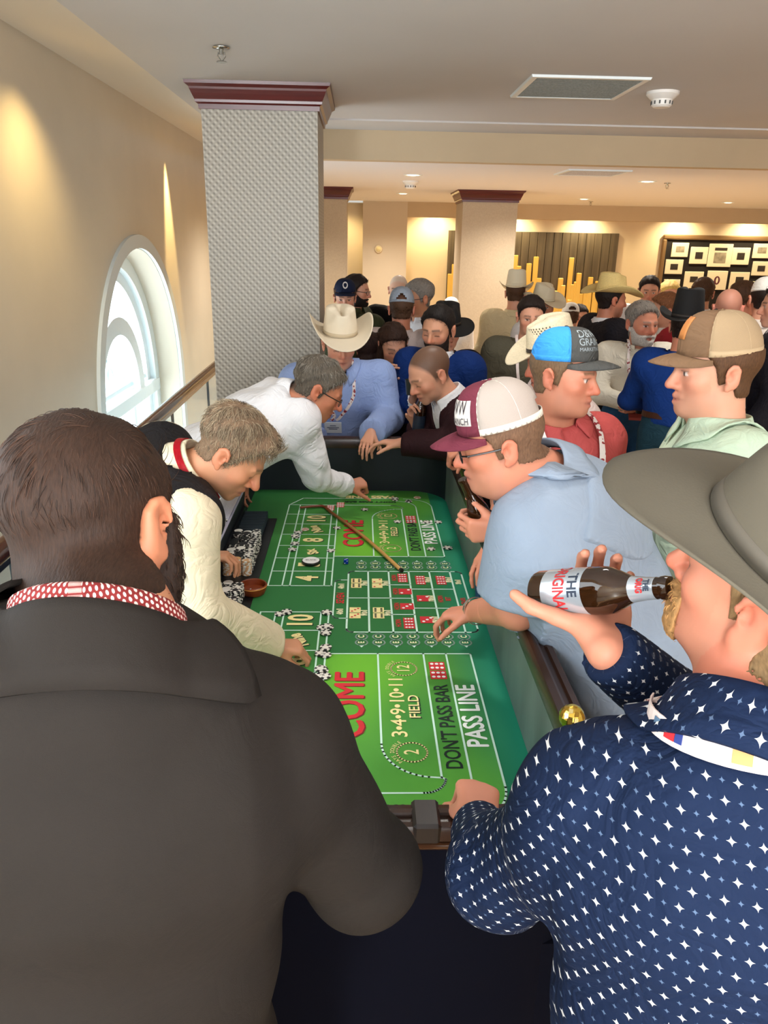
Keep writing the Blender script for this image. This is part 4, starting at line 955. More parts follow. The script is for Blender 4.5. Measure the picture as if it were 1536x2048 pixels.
for (x0, z0, x1, z1, kd), plc in zip(fr, PLACE):
    x0 += 0.02; x1 -= 0.02; xm, zm, W_, H_ = (x0 + x1) / 2, (z0 + z1) / 2, x1 - x0, z1 - z0
    desc = {'w': 'white mounted photo with faint wide print, ', 'd': 'white mounted photo with small dark print, ', 't': 'large mounted print with dark banner, ', '2': 'tall white mount holding two photos, ', 'o': 'white mount with oval maroon emblem, '}[kd] + plc
    o = empty('framed_photo', (xm, YF, zm), desc, 'picture', 'photographs on the black board')
    m = MB(); m.box((x0, YF - 0.05, z0), (x1, YF - 0.03, z1), bev=0.006); m.build('mount', matb, o)
    R = {'w': [(0, 0.05, 0.5, 0.4, pic)], 'd': [(0, 0.0, 0.42, 0.40, dark)], 't': [(0, 0.27, 0.52, 0.12, dark), (0, -0.1, 0.5, 0.45, pic)], '2': [(0, 0.2, 0.40, 0.22, dark), (0, -0.25, 0.40, 0.22, dark)], 'o': []}[kd]
    for dx, dz, w_, h_, mm in R:
        m = MB(); m.box((xm + dx * W_ - w_ * W_ / 2, YF - 0.053, zm + dz * H_ - h_ * H_ / 2), (xm + dx * W_ + w_ * W_ / 2, YF - 0.0505, zm + dz * H_ + h_ * H_ / 2)); m.build('photo_print', mm, o)
    if kd == 'o':
        m = MB(); m.add([(xm + 0.055 * math.cos(t), YF - 0.052, zm + 0.075 * math.sin(t)) for t in np.linspace(0, 6.28, 24)], [tuple(range(24))]); m.build('emblem', mat('maroon', (96, 40, 52), 0.5), o)
        m = MB(); m.add([(xm + 0.02 * math.cos(t), YF - 0.054, zm + 0.05 * math.sin(t)) for t in np.linspace(0, 6.28, 18)], [tuple(range(18))]); m.build('emblem_center', matb, o)
p = P(757, 498, YSOF - 0.02); th = empty('thermostat', (p[0], YSOF, p[2]), 'round cream thermostat on the pale wall pier', 'thermostat')
m = MB(); m.lathe([(0.07, 0), (0.07, 0.02), (0.06, 0.035), (0.0, 0.04)], (p[0], YSOF, p[2]), np.array([[1, 0, 0], [0, 0, -1], [0, 1, 0]]), 24, caps=False); m.build('cover', mat('cream_plastic', (226, 208, 170), 0.4), th, auto=40)
m = MB(); m.lathe([(0.045, 0.037), (0.045, 0.044), (0, 0.046)], (p[0], YSOF, p[2]), np.array([[1, 0, 0], [0, 0, -1], [0, 1, 0]]), 20, caps=False); m.build('dial', mat('brass', (190, 160, 100), 0.3, 0.8), th)
# ---------------------------------------------------------------- the craps table
TZ, RZ = 0.76, 1.06
X0, X1, Y0, Y1 = -0.575, 0.468, 1.20, 4.10     # inner faces
LX = 0.90                                       # height of the lower dealer side
tbl = empty('craps_table', (0, 2.7, 0), 'long craps table with printed green layout and dark wood rail', 'gaming table')
drk = mat('table_wood', (46, 28, 20), 0.25, var=0.35, vscale=3, stretch=(6, 1, 6)); rubber = mat('rail_wall_rubber', (92, 102, 99), 0.38, var=0.35, vscale=8, stretch=(1, 1, 0.3), spec=0.7); navy = mat('skirt_navy', (8, 9, 20), 0.9, spec=0.08); dkwall = mat('dark_inner_wall', (8, 20, 30), 0.6)
felt = NT('printed_felt'); xyz = felt.sep(felt.obj())
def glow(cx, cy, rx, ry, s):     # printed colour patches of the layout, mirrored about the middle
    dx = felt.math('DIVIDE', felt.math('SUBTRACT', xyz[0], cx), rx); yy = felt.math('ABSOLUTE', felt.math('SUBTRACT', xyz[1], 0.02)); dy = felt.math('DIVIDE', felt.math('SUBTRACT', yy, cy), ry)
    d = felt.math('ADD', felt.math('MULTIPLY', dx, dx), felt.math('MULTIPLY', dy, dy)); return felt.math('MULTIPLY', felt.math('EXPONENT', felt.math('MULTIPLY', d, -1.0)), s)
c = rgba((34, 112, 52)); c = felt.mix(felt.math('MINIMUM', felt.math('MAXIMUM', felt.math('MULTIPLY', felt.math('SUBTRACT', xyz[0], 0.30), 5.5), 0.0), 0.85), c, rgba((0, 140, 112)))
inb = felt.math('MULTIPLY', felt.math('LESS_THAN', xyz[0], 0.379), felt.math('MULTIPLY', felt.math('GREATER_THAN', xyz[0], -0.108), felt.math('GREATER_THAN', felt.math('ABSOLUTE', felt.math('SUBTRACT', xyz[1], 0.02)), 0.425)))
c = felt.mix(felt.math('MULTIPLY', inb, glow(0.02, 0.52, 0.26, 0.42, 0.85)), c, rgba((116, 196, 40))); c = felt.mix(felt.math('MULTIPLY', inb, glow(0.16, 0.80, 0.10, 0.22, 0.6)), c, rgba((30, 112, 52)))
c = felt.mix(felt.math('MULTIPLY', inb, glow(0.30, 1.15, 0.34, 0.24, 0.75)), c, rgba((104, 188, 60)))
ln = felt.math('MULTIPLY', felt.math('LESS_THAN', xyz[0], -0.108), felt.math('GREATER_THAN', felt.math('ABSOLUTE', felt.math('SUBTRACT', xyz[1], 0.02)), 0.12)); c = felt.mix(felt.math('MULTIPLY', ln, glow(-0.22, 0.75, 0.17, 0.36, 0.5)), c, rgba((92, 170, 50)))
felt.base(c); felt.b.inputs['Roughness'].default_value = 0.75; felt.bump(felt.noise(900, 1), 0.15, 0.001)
def rrect(d, z, rs=(0.20, 0.20, 0.04, 0.04), x0=X0, x1=X1, y0=Y0, y1=Y1, n=8):
    """rounded outline, offset outward by d; corners: right-near, right-far, left-far, left-near"""
    pts = []
    for (cx, cy, a0, r) in ((x1 - rs[0], y0 + rs[0], -90, rs[0]), (x1 - rs[1], y1 - rs[1], 0, rs[1]), (x0 + rs[2], y1 - rs[2], 90, rs[2]), (x0 + rs[3], y0 + rs[3], 180, rs[3])):
        for i in range(n + 1):
            a = math.radians(a0 + 90 * i / n); pts.append((cx + (r + d) * math.cos(a), cy + (r + d) * math.sin(a), z))
    return pts
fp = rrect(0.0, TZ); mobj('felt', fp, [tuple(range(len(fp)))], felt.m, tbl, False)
# walls: full height round the near, right and far sides, low on the dealer side
o_ = rrect(0.0, 0); N_ = len(o_)
def prof_ring(prof, name, mt, idx, auto=40):
    m = MB(); R = [[None] * len(prof) for _ in idx]
    for j, (d, z) in enumerate(prof):
        ring = rrect(d, z)
        for i, q in enumerate(idx): R[i][j] = ring[q]
    m.rings(R, True, True, closed=True); return m.build(name, mt, tbl, auto=auto)
full = list(range(0, 27))                        # near-right .. right .. far-left corners
near = list(range(27, 36)) + [0]
closed_idx = [27 + 8] + list(range(0, 27))
prof_ring([(0.0, TZ - 0.02), (0.0, RZ - 0.05), (0.018, RZ - 0.05), (0.018, TZ - 0.02)], 'rubber_wall', rubber, list(range(0, 11)))
prof_ring([(0.0, TZ - 0.02), (0.0, RZ - 0.05), (0.018, RZ - 0.05), (0.018, TZ - 0.02)], 'end_wall', dkwall, list(range(10, 27)))
prof_ring([(0.0, TZ - 0.02), (0.0, RZ - 0.05), (0.018, RZ - 0.05), (0.018, TZ - 0.02)], 'near_wall', dkwall, [33, 34, 35, 0])
railp = [(-0.008, RZ - 0.055), (-0.010, RZ - 0.012), (-0.004, RZ), (0.012, RZ + 0.005), (0.019, RZ + 0.001), (0.022, RZ - 0.008), (0.036, RZ - 0.010), (0.040, RZ - 0.002), (0.054, RZ - 0.001), (0.059, RZ - 0.010), (0.060, RZ - 0.030), (0.03, RZ - 0.045)]
prof_ring(railp, 'wood_rail', drk, [35] + list(range(0, 27)))
prof_ring([(0.02, 0.42), (0.02, RZ - 0.06), (0.048, RZ - 0.06), (0.048, 0.42)], 'outer_wall', navy, [35] + list(range(0, 27)))
# strap plates over the rail joint on the near side
for x in (0.13,):
    m = MB(); m.box((x - 0.026, Y0 - 0.064, RZ - 0.036), (x + 0.026, Y0 + 0.013, RZ + 0.009), bev=0.006); m.build('rail_joint_block', mat('black_wood', (26, 18, 16), 0.4, var=0.3, vscale=40, stretch=(8, 1, 1)), tbl)
m = MB(); m.tube([(X0, Y0 - 0.056, RZ - 0.042), (0.4, Y0 - 0.056, RZ - 0.042)], 0.008, 8); m.build('rail_edge_bead', mat('lacquer', (70, 44, 28), 0.1), tbl, smooth=True)
# dealer side: low wall with padded pale arm rest
m = MB(); m.box((X0 - 0.02, Y0 + 0.02, TZ - 0.02), (X0, Y1 - 0.02, LX)); m.build('dealer_wall', dkwall, tbl)
m = MB(); m.box((X0 - 0.075, Y0 + 0.02, 0.42), (X0 - 0.02, Y1 - 0.02, LX)); m.build('dealer_side_panel', navy, tbl)
kx = NT('arm_rest_vinyl'); sx = kx.sep(kx.obj()); stp = kx.math('SINE', kx.math('MULTIPLY', sx[0], 900)); kx.base(rgba((176, 172, 190))); kx.b.inputs['Roughness'].default_value = 0.22; kx.bump(stp, 0.25, 0.002)
m = MB(); m.box((X0 - 0.085, Y0 + 0.03, LX), (X0 + 0.012, Y1 - 0.35, LX + 0.02), bev=0.008); m.build('arm_rest', kx.m, tbl)
for (x, y) in ((-0.45, 1.4), (0.35, 1.4), (-0.45, 3.9), (0.35, 3.9)):
    m = MB(); m.box((x - 0.05, y - 0.05, 0.0), (x + 0.05, y + 0.05, 0.44), bev=0.01); m.box((x - 0.06, y - 0.06, 0.0), (x + 0.06, y + 0.06, 0.05), bev=0.01); m.build('leg', drk, tbl)
m = MB(); m.box((X0 - 0.02, Y0 - 0.02, 0.40), (X1 + 0.02, Y1 + 0.02, TZ - 0.03)); m.build('under_frame', navy, tbl)
# ---- printed layout: lines
CY = 2.7215; ZL = TZ + 0.0012
cream = mat('print_cream', (236, 236, 190), 0.7); aqua = mat('print_pale', (208, 240, 226), 0.7); redp = mat('print_red', (206, 38, 48), 0.7); blackp = mat('print_black', (8, 34, 26), 0.7); yel = mat('print_yellow', (244, 228, 160), 0.7); whitep = mat('print_white', (244, 248, 244), 0.7)
def flat(name, polys, mt, z=ZL): 
    m = MB()
    for p in polys: m.add([(x, y, z) for x, y in p], [tuple(range(len(p)))])
    return m.build(name, mt, tbl)
def line(a, b, w_=0.006):
    a = np.array(a, float); b = np.array(b, float); t = nrm(b - a); n_ = np.array([-t[1], t[0]]) * w_ / 2; e = t * w_ / 2
    return [a - e - n_, b + e - n_, b + e + n_, a - e + n_]
def polyline(pts, w_=0.006): return [line(p, q, w_) for p, q in zip(pts[:-1], pts[1:])]
def arcp(cx, cy, r, a0, a1, n=12, ry=None): return [(cx + r * math.cos(math.radians(a0 + (a1 - a0) * i / n)), cy + (ry or r) * math.sin(math.radians(a0 + (a1 - a0) * i / n))) for i in range(n + 1)]
def words(name, s, x, y, size, mt, sx=0.7, bold=0.004, up='L', shadow=None, rotz=0, z=ZL + 0.0004, spacing=1.0, fit=None, fat=0):
    V, Q = text_mesh(s, size, sx, bold, spacing)
    if fit: V[:, 0] = (V[:, 0] - (V[:, 0].max() + V[:, 0].min()) / 2) * fit / (V[:, 0].max() - V[:, 0].min())
    a = {'L': 90, 'R': -90, 'U': 0, 'D': 180}[up] + rotz; c_, s_ = math.cos(math.radians(a)), math.sin(math.radians(a))
    X = np.stack([x + V[:, 0] * c_ - V[:, 1] * s_, y + V[:, 0] * s_ + V[:, 1] * c_, np.full(len(V), z)], 1)
    if fat: n_ = len(X); X = np.vstack([X + np.array([dx * fat, dy * fat, 0.00004 * i]) for i, (dx, dy) in enumerate(((-1, 0), (1, 0), (0, -1), (0, 1)))]); Q = [tuple(j + n_ * i for j in f) for i in range(4) for f in Q]
    if shadow: mobj(name + '_shade', X + np.array([0.004, -0.003, -0.0003]), Q, shadow, tbl, False)
    return mobj(name, X, Q, mt, tbl, False)
L1, L2, L3, L4 = 0.067, 0.221, 0.298, 0.381
for sgn in (-1, 1):
    mir = lambda p: [(x, CY + sgn * (CY - y)) for x, y in p]      # y given for the near end
    ln = []
    yt = 2.297; ln += polyline(mir([(-0.36, 2.605), (-0.108, 2.605)])); ln += polyline(mir([(-0.11, yt), (L4, yt)]))
    for x in (-0.365, -0.308, -0.277, -0.139, -0.110): ln += polyline(mir([(x, 2.605), (x, 1.62 if x > -0.3 else 1.60)]))
    for y in (2.461, 2.318, 2.173, 2.031, 1.889, 1.747): ln += polyline(mir([(-0.365, y), (-0.110, y)]))
    ln += polyline(mir([(-0.365, 1.60), (-0.30, 1.49), (0.20, 1.49)])) + polyline(mir([(-0.365, 1.60), (0.17, 1.60)]))
    ln += polyline(mir([(L1, yt), (L1, 1.80)] + arcp(L1 + 0.14, 1.80, 0.14, 180, 262)[1:] + [(L2, 1.658)]))
    ln += polyline(mir([(L2, yt), (L2, 1.66)] + arcp(L2 - 0.05, 1.66, 0.06, 0, -90)[1:]))
    ln += polyline(mir([(L3, yt), (L3, 1.63)] + arcp(L3 - 0.10, 1.63, 0.10, 0, -90)[1:])); ln += polyline(mir([(L4, yt), (L4, 1.62)] + arcp(L4 - 0.14, 1.62, 0.14, 0, -90, ry=0.13)[1:]))
    flat('layout_line', ln, aqua)
    my = lambda y: CY + sgn * (CY - y)
    words('come_lettering', 'COME', -0.022, my(2.006), 0.130, redp, 0.72, 0.0, fat=0.0024, fit=0.345, shadow=mat('print_shade', (120, 20, 24), 0.7)); 
    words('field_lettering', 'FIELD', 0.171, my(1.985), 0.046, yel, 0.72, 0.0005, shadow=blackp, fit=0.118)
    words('field_numbers', '3\u20224\u20229\u202210\u202211', 0.122, my(1.990) - (0.004 if sgn < 0 else 0.0), 0.064, yel, 0.62, 0.0006, spacing=0.95, fit=0.305)
    for t in ('2', '12'):
        y_ = {(-1, '2'): 1.765, (-1, '12'): 2.200, (1, '2'): 3.243, (1, '12'): 3.678}[(sgn, t)]
        flat('field_ring', polyline(arcp(0.150, y_, 0.042, 0, 360, 28), 0.005), yel); words('field_numbers', t, 0.150, y_, 0.058, yel, 0.8, 0.0006)
        for i, chs in enumerate('PAYS DOUBLE'):
            a = 180 + (-52 + 104 * i / 10) * (-1); r = 0.054; words('pays_lettering', chs, 0.150 + r * math.cos(math.radians(a)), y_ + r * math.sin(math.radians(a)), 0.017, yel, 0.8, 0.0, up='U', rotz=a - 90) if chs != ' ' else None
    words('dont_pass_lettering', "DON'T PASS BAR", 0.262, 1.90 if sgn < 0 else 3.42, 0.064, blackp, 0.60, 0.0008, fit=0.41 if sgn < 0 else 0.40)
    words('pass_line_lettering', 'PASS LINE', 0.339, 1.945 if sgn < 0 else 3.46, 0.084, whitep, 0.56, 0.0, fat=0.0018, fit=0.312)
    # far/near ends
    up = 'U' if sgn < 0 else 'D'
    words('pass_line_lettering', 'PASS LINE', 0.06, my(1.46) + (0 if sgn > 0 else 0.0), 0.060, yel, 1.0, 0.003, up=up); words('dont_pass_lettering', "DON'T PASS BAR", 0.06, my(1.545), 0.030, blackp, 1.2, 0.001, up=up)
    y_ = 2.19 if sgn < 0 else 3.63
    m = MB(); m.box((0.234, y_ - 0.052, TZ + 0.0006), (0.286, y_ - 0.003, TZ + 0.0015)); m.box((0.234, y_ + 0.003, TZ + 0.0006), (0.286, y_ + 0.052, TZ + 0.0015)); m.build('printed_dice', redp, tbl)
    flat('printed_pip', [arcp(0.260 + dx, y_ + s + dy, 0.0062, 0, 360, 10)[:-1] for s in (-0.0275, 0.0275) for dx in (-0.016, 0, 0.016) for dy in (-0.012, 0.012)], whitep, TZ + 0.0019)
    seq = ['4', '5', 'SIX', '8', 'NINE', '10'];
    for i, t in enumerate(seq):
        y_ = (CY + 0.188 + 0.1435 * i) if sgn > 0 else (CY - 0.188 - 0.1435 * (5 - i))
        if len(t) > 2: words('box_number', t.capitalize(), -0.208, y_, 0.066, yel, 0.72, 0.003, rotz=24, shadow=blackp)
        else: words('box_number', t, -0.208, y_, 0.125, yel, 0.80, 0.004, shadow=blackp)
# ---- proposition box
px = [-0.042, 0.040, 0.126, 0.211, 0.298, 0.385, 0.43]
ln = polyline([(-0.02, 2.449)] + arcp(-0.02, 2.471, 0.022, 270, 180, 5) + [(-0.042, 2.962)] + arcp(-0.02, 2.962, 0.022, 180, 90, 5) + [(0.41, 2.984)] + arcp(0.41, 2.962, 0.022, 90, 0, 5) + [(0.432, 2.47)] + arcp(0.41, 2.471, 0.022, 0, -90, 5) + [(-0.02, 2.449)], 0.007)
for x in px[1:6]: ln += polyline([(x, 2.449), (x, 2.984)], 0.007)
ln += polyline([(-0.042, 2.727), (0.126, 2.727)], 0.006)
for y in (2.587, 2.725, 2.850): ln += polyline([(0.126, y), (0.211, y)], 0.006)
for y in (2.640, 2.810): ln += polyline([(0.211, y), (0.385, y)], 0.006)
ln += polyline([(-0.042, 2.555), (-0.075, 2.555)] + arcp(-0.075, 2.575, 0.02, 270, 180, 5) + [(-0.095, 2.875)] + arcp(-0.075, 2.875, 0.02, 180, 90, 5) + [(-0.042, 2.895)], 0.006)
flat('layout_line', ln, aqua)
words('seven_lettering', 'SEVEN', -0.069, 2.725, 0.042, redp, 0.8, 0.001); words('odds_lettering', '4 to 1', -0.069, 2.835, 0.026, cream, 0.7); words('odds_lettering', '4 to 1', -0.069, 2.61, 0.026, cream, 0.7)
PIP = {1: [(0, 0)], 2: [(-1, -1), (1, 1)], 3: [(-1, -1), (0, 0), (1, 1)], 4: [(-1, -1), (1, -1), (-1, 1), (1, 1)], 5: [(-1, -1), (1, -1), (0, 0), (-1, 1), (1, 1)], 6: [(-1, -1), (1, -1), (-1, 0), (1, 0), (-1, 1), (1, 1)], 8: [(-1, -1), (0, -1), (1, -1), (-1, 1), (0, 1), (1, 1)]}
def pdie(cx, cy, s, n, mt, pm):
    m = MB(); m.box((cx - s / 2, cy - s / 2, TZ + 0.0006), (cx + s / 2, cy + s / 2, TZ + 0.0014)); m.build('printed_dice', mt, tbl)
    flat('printed_pip', [arcp(cx + dx * s * 0.27, cy + dy * s * 0.27, s * 0.115, 0, 360, 9)[:-1] for dx, dy in PIP[n]], pm, TZ + 0.0018)
for (cx, cy, n, t) in ((-0.005, 2.865, 6, '7 to 1'), (0.080, 2.865, 4, '7 to 1'), (-0.008, 2.60, 3, '9 to 1'), (0.080, 2.60, 6, '9 to 1')):
    for s in (-1, 1): pdie(cx - 0.004, cy + s * 0.0235, 0.042, n if n != 4 else 2, yel, redp if n != 6 else blackp)
    words('odds_lettering', t, cx + 0.030, cy, 0.026, cream, 0.7)
for (cx, cy, n) in ((0.182, 2.918, 8), (0.186, 2.787, 2), (0.186, 2.655, 3), (0.186, 2.518, 8), (0.255, 2.897, 8), (0.255, 2.725, 2), (0.255, 2.545, 3), (0.340, 2.897, 8)):
    if n == 8:
        for s in (-1, 1): pdie(cx, cy + s * 0.022, 0.040, 8, redp, whitep)
    else: pdie(cx, cy, 0.052, n, redp, whitep)
for (x, y, t) in ((0.148, 2.918, 'HORN'), (0.148, 2.787, 'HORN'), (0.148, 2.655, 'HORN'), (0.148, 2.518, 'HORN'), (0.322, 2.72, 'HORN'), (0.352, 2.72, 'BET'), (0.410, 2.70, 'CRAPS')): words('horn_lettering', t, x, y, 0.028, redp, 0.72, 0.0005)
for (x, y, t) in ((0.286, 2.90, '30 to 1'), (0.286, 2.725, '30 to 1'), (0.286, 2.545, '15 to 1'), (0.372, 2.90, '15 to 1'), (0.410, 2.88, '7 to 1')): words('odds_lettering', t, x, y, 0.024, cream, 0.7)
ec = []
for i in range(7):
    for yb, sg in ((2.395, -1), (3.048, 1)):
        ec = []
        x = 0.012 + i * 0.0605
        for k_, t in ((0, 'C'), (1, 'E')):
            y = yb + sg * (k_ * 0.042 - 0.021); ec += polyline(arcp(x, y, 0.0205, 0, 360, 18), 0.005); words('bet_letter', t, x, y, 0.030, cream, 0.9, 0.001)
        ec += [[(x - 0.007, yb + sg * 0.044), (x + 0.007, yb + sg * 0.044), (x, yb + sg * 0.056)]]
        flat('bet_ring', ec, aqua)
# ---------------------------------------------------------------- chips, racks, stick and the other gear on the table
def chip_mesh(name, face, edge, r=0.0195, h=0.0034, n=20):
    V = []; Q = []; mi = []
    for rr, z in ((r * 0.62, 0), (r - 0.0006, 0), (r, 0.0006), (r, h - 0.0006), (r - 0.0006, h), (r * 0.62, h), (r * 0.58, h)):
        V += [(rr * math.cos(2 * math.pi * j / n), rr * math.sin(2 * math.pi * j / n), z) for j in range(n)]
    for i in range(6):
        for j in range(n):
            k_ = (j + 1) % n; Q.append((i * n + j, i * n + k_, (i + 1) * n + k_, (i + 1) * n + j)); st = (j % 4) < 2
            mi.append((1 if st else 0) if i in (1, 2, 3, 4) else (1 if i == 5 else 0))
    Q.append(tuple(6 * n + j for j in range(n))); mi.append(0); Q.append(tuple(range(n))[::-1]); mi.append(0)
    me = mesh_data(name, np.array(V), Q, [face, edge], False); me.polygons.foreach_set('material_index', np.array(mi, np.int32)); return me
chw = mat('chip_white', (232, 228, 218), 0.45); chb = mat('chip_black', (22, 22, 26), 0.45); chg = mat('chip_tan', (206, 160, 112), 0.5); chp = mat('chip_pink', (222, 168, 150), 0.5)
ME = dict(bw=chip_mesh('poker_chip', chw, chb), wb=chip_mesh('poker_chip', chb, chw), tan=chip_mesh('poker_chip', chg, chw), pink=chip_mesh('poker_chip', chp, chw))
def chip(kind, x, y, z, label, group, tilt=None):
    o = bpy.data.objects.new('poker_chip', ME[kind]); COL.objects.link(o); o.location = (x, y, z); o.rotation_euler = (0, 0, random.random() * 6.3) if tilt is None else tilt
    return tag(o, label, 'poker chip', group)
LOOSE = [((985, 585), 2, 3, 'by the eight of the far number box'), ((1010, 545), 2, 3, 'just before the nine of the far number box'), ((1078, 515), 1, 3, 'beside the nine of the far number box'), ((975, 660), 2, 3, 'beside the six of the far number box'), ((955, 720), 2, 3, 'left of the six, near the white puck'), ((1335, 725), 1, 3, 'on the right line behind the white puck'), ((1400, 495), 1, 3, 'on the right line by the far nine'), ((830, 1372), 1, 3, 'at the left of the near ten'), ((885, 1362), 2, 3, 'on the top edge above the near ten'), ((1295, 1370), 2, 3, 'at the top right corner of the near number box'), ((1310, 1512), 2, 3, 'right of the near ten'), ((1255, 1518), 1, 3, 'just right of the figure ten'), ((1280, 1578), 2, 3, 'below the near ten on the right line'), ((1280, 1735), 3, 3, 'beside the dealer hand on the near box'), ((1240, 1790), 2, 3, 'left part of the pile before the near eight'), ((1300, 1800), 2, 3, 'right part of the pile before the near eight'), ((690, 1815), 2, 3, 'under the cuff of the vest dealer'), ((735, 1822), 1, 3, 'peeping from under the vest dealer hand'), ((1245, 1955), 3, 3, 'right of the near eight'), ((1225, 2020), 2, 3, 'left of the pair nearest the suit sleeve'), ((1275, 2025), 2, 3, 'right of the pair nearest the suit sleeve'),
         ((965, 65), 2, 4, 'on the far pass line lettering'), ((1060, 78), 1, 4, 'near the far curved corner'), ((1115, 52), 1, 4, 'outside the far curved corner'), ((770, 132), 1, 4, 'in the far come area'), ((1262, 215), 1, 4, 'outside the right pass line, far end'), ((1185, 217), 1, 4, 'on the right pass line, far end'), ((1320, 392), 2, 4, 'on the teal felt by the right wall'), ((1215, 400), 1, 4, 'at the near end of the far pass line'), ((985, 215), 1, 4, 'on the far field twelve')]
ORD = {1: [''], 2: ['lower ', 'upper '], 3: ['bottom ', 'middle ', 'top ']}
for (x, y), n, cr_, where in LOOSE:
    px_, py_ = (400 + x * 0.1953, 960 + y * 0.1953) if cr_ == 3 else (500 + x * 0.2995, 980 + y * 0.2995); p = PZ(px_, py_, TZ)
    grp = 'chips wagered ' + ('near the far pass line' if cr_ == 4 else 'in the far number box' if y < 1100 else 'in the near number box')
    for i in range(n):
        kd = 'pink' if (x, y) in ((1078, 515), (1115, 52)) else 'wb' if (x, y) == (1060, 78) else 'bw'
        chip(kd, p[0] + random.uniform(-.005, .005), p[1] + random.uniform(-.006, .006), TZ + 0.0016 + i * 0.0035, ORD[n][i] + {'bw': 'striped poker chip ', 'pink': 'pinkish poker chip ', 'wb': 'dark poker chip '}[kd] + where, grp)
NTH = 'first second third fourth fifth sixth seventh eighth ninth tenth eleventh twelfth thirteenth fourteenth fifteenth sixteenth seventeenth eighteenth nineteenth twentieth'.split() + ['twenty-first', 'twenty-second', 'twenty-third']
def bank(x0, y0, cols, rows, high, gname, lab, dirx=0.041, diry=0.0415):
    for r in range(rows):
        x = x0 + 2 * dirx; y = y0 + r * diry; kd0 = 'tan' if r == 0 else None
        hh = high + int(3 * math.sin(r * 1.9))
        for i in range(hh):
            kd = kd0 or ('bw' if random.random() < 0.6 else 'wb'); chip(kd, x + random.uniform(-.001, .001), y + random.uniform(-.001, .001), TZ + 0.006 + i * 0.0036, (('tan' if kd == 'tan' else 'striped') + ' chip, ' + (NTH[hh - 1 - i] + ' from the top, ' if i < hh - 1 else 'topmost of ') + (NTH[r] + ' stack of ' if r else 'nearest stack of ') + gname), ('tan ' if kd == 'tan' else '') + 'chips stacked in ' + gname)
    m = MB(); n = 14
    for c in range(2):
        for r in range(rows):
            for i in range(high + int(3 * math.sin(r * 1.9 + c))):
                a0 = random.random() * 6; cx, cy, z = x0 + c * dirx, y0 + r * diry, TZ + 0.006 + i * 0.0036
                R_ = [[(cx + 0.0193 * math.cos(a0 + 6.2832 * j / n), cy + 0.0193 * math.sin(a0 + 6.2832 * j / n), z + dz) for j in range(n)] for dz in (0, 0.0034)]
                V = R_[0] + R_[1]; 
                for j in range(n):
                    k_ = (j + 1) % n; m.add([R_[0][j], R_[0][k_], R_[1][k_], R_[1][j]], [(0, 1, 2, 3)], ((2 if r == 0 else 1) if j % 3 else 0))
                if i >= high - 4: m.add(R_[1], [tuple(range(n))], 2 if r == 0 else (i % 2))
    return m.build('banked_chips', [chw, chb, chg], None)
rack = empty('chip_rack', (-0.49, 2.95, TZ), 'long black chip rack along the dealer side holding stacks of chips', 'chip rack')
blk = mat('rack_black', (12, 14, 18), 0.35)
m = MB(); m.box((-0.565, 2.42, TZ + 0.001), (-0.408, 3.62, TZ + 0.005)); m.build('tray', blk, rack)
m = MB(); m.box((-0.572, 2.42, TZ + 0.001), (-0.562, 3.62, TZ + 0.07)); m.build('back_rail', blk, rack)
for i in range(14):
    y = 3.31 + i * 0.022; m = MB(); m.box((-0.562, y, TZ + 0.005), (-0.45, y + 0.004, TZ + 0.05), bev=0.0015); m.build('slot_divider', mat('rack_divider', (60, 70, 78), 0.3), rack)
b1 = bank(-0.543, 2.935, 3, 9, 18, 'the far chip bank', 'black and white poker chip stacked in the far chip bank'); tag(b1, 'mass of black and white chips packed behind the front row of the far bank', 'poker chips', None, 'stuff')
b2 = bank(-0.543, 2.475, 3, 7, 17, 'the near chip bank', 'black and white poker chip stacked in the near chip bank'); tag(b2, 'mass of black and white chips packed behind the front row of the near bank', 'poker chips', None, 'stuff')
for i, (x, y) in enumerate(((-0.572, 3.02), (-0.568, 3.065), (-0.571, 3.11), (-0.569, 3.155))): chip('bw', x - 0.02, y, LX + 0.0205 + 0.0001 * i, NTH[i] + ' white chip from the near end on the pale arm rest', 'loose chips on the arm rest')
# dice bowl
p = PZ(499, 1186, TZ); p[0] += 0.015; bowl = empty('dice_bowl', (p[0], p[1], TZ), 'round brown leather dice bowl between the two chip banks', 'bowl'); lea = mat('brown_leather', (120, 52, 22), 0.35, var=0.2, vscale=20)
m = MB(); m.lathe([(1.25 * r, 1.1 * z) for r, z in ((0.0, 0.002), (0.036, 0.002), (0.043, 0.02), (0.044, 0.034), (0.042, 0.036), (0.039, 0.034), (0.036, 0.014), (0.0, 0.010))], (p[0], p[1], TZ), seg=32); m.build('bowl_body', lea, bowl, auto=40)
m = MB(); m.lathe([(0.0545, 0.032), (0.0562, 0.034), (0.0545, 0.0365)], (p[0], p[1], TZ), seg=32, caps=False); m.build('rim_stitching', mat('tan_stitch', (214, 150, 70), 0.5), bowl)
m = MB(); m.lathe([(0.0, 0.016), (0.004, 0.014), (0.0, 0.010)], (p[0] - 0.012, p[1] + 0.008, TZ), seg=10); m.build('rivet', silver if 'silver' in _M else mat('silver', (200, 200, 200), 0.25, 1.0), bowl)
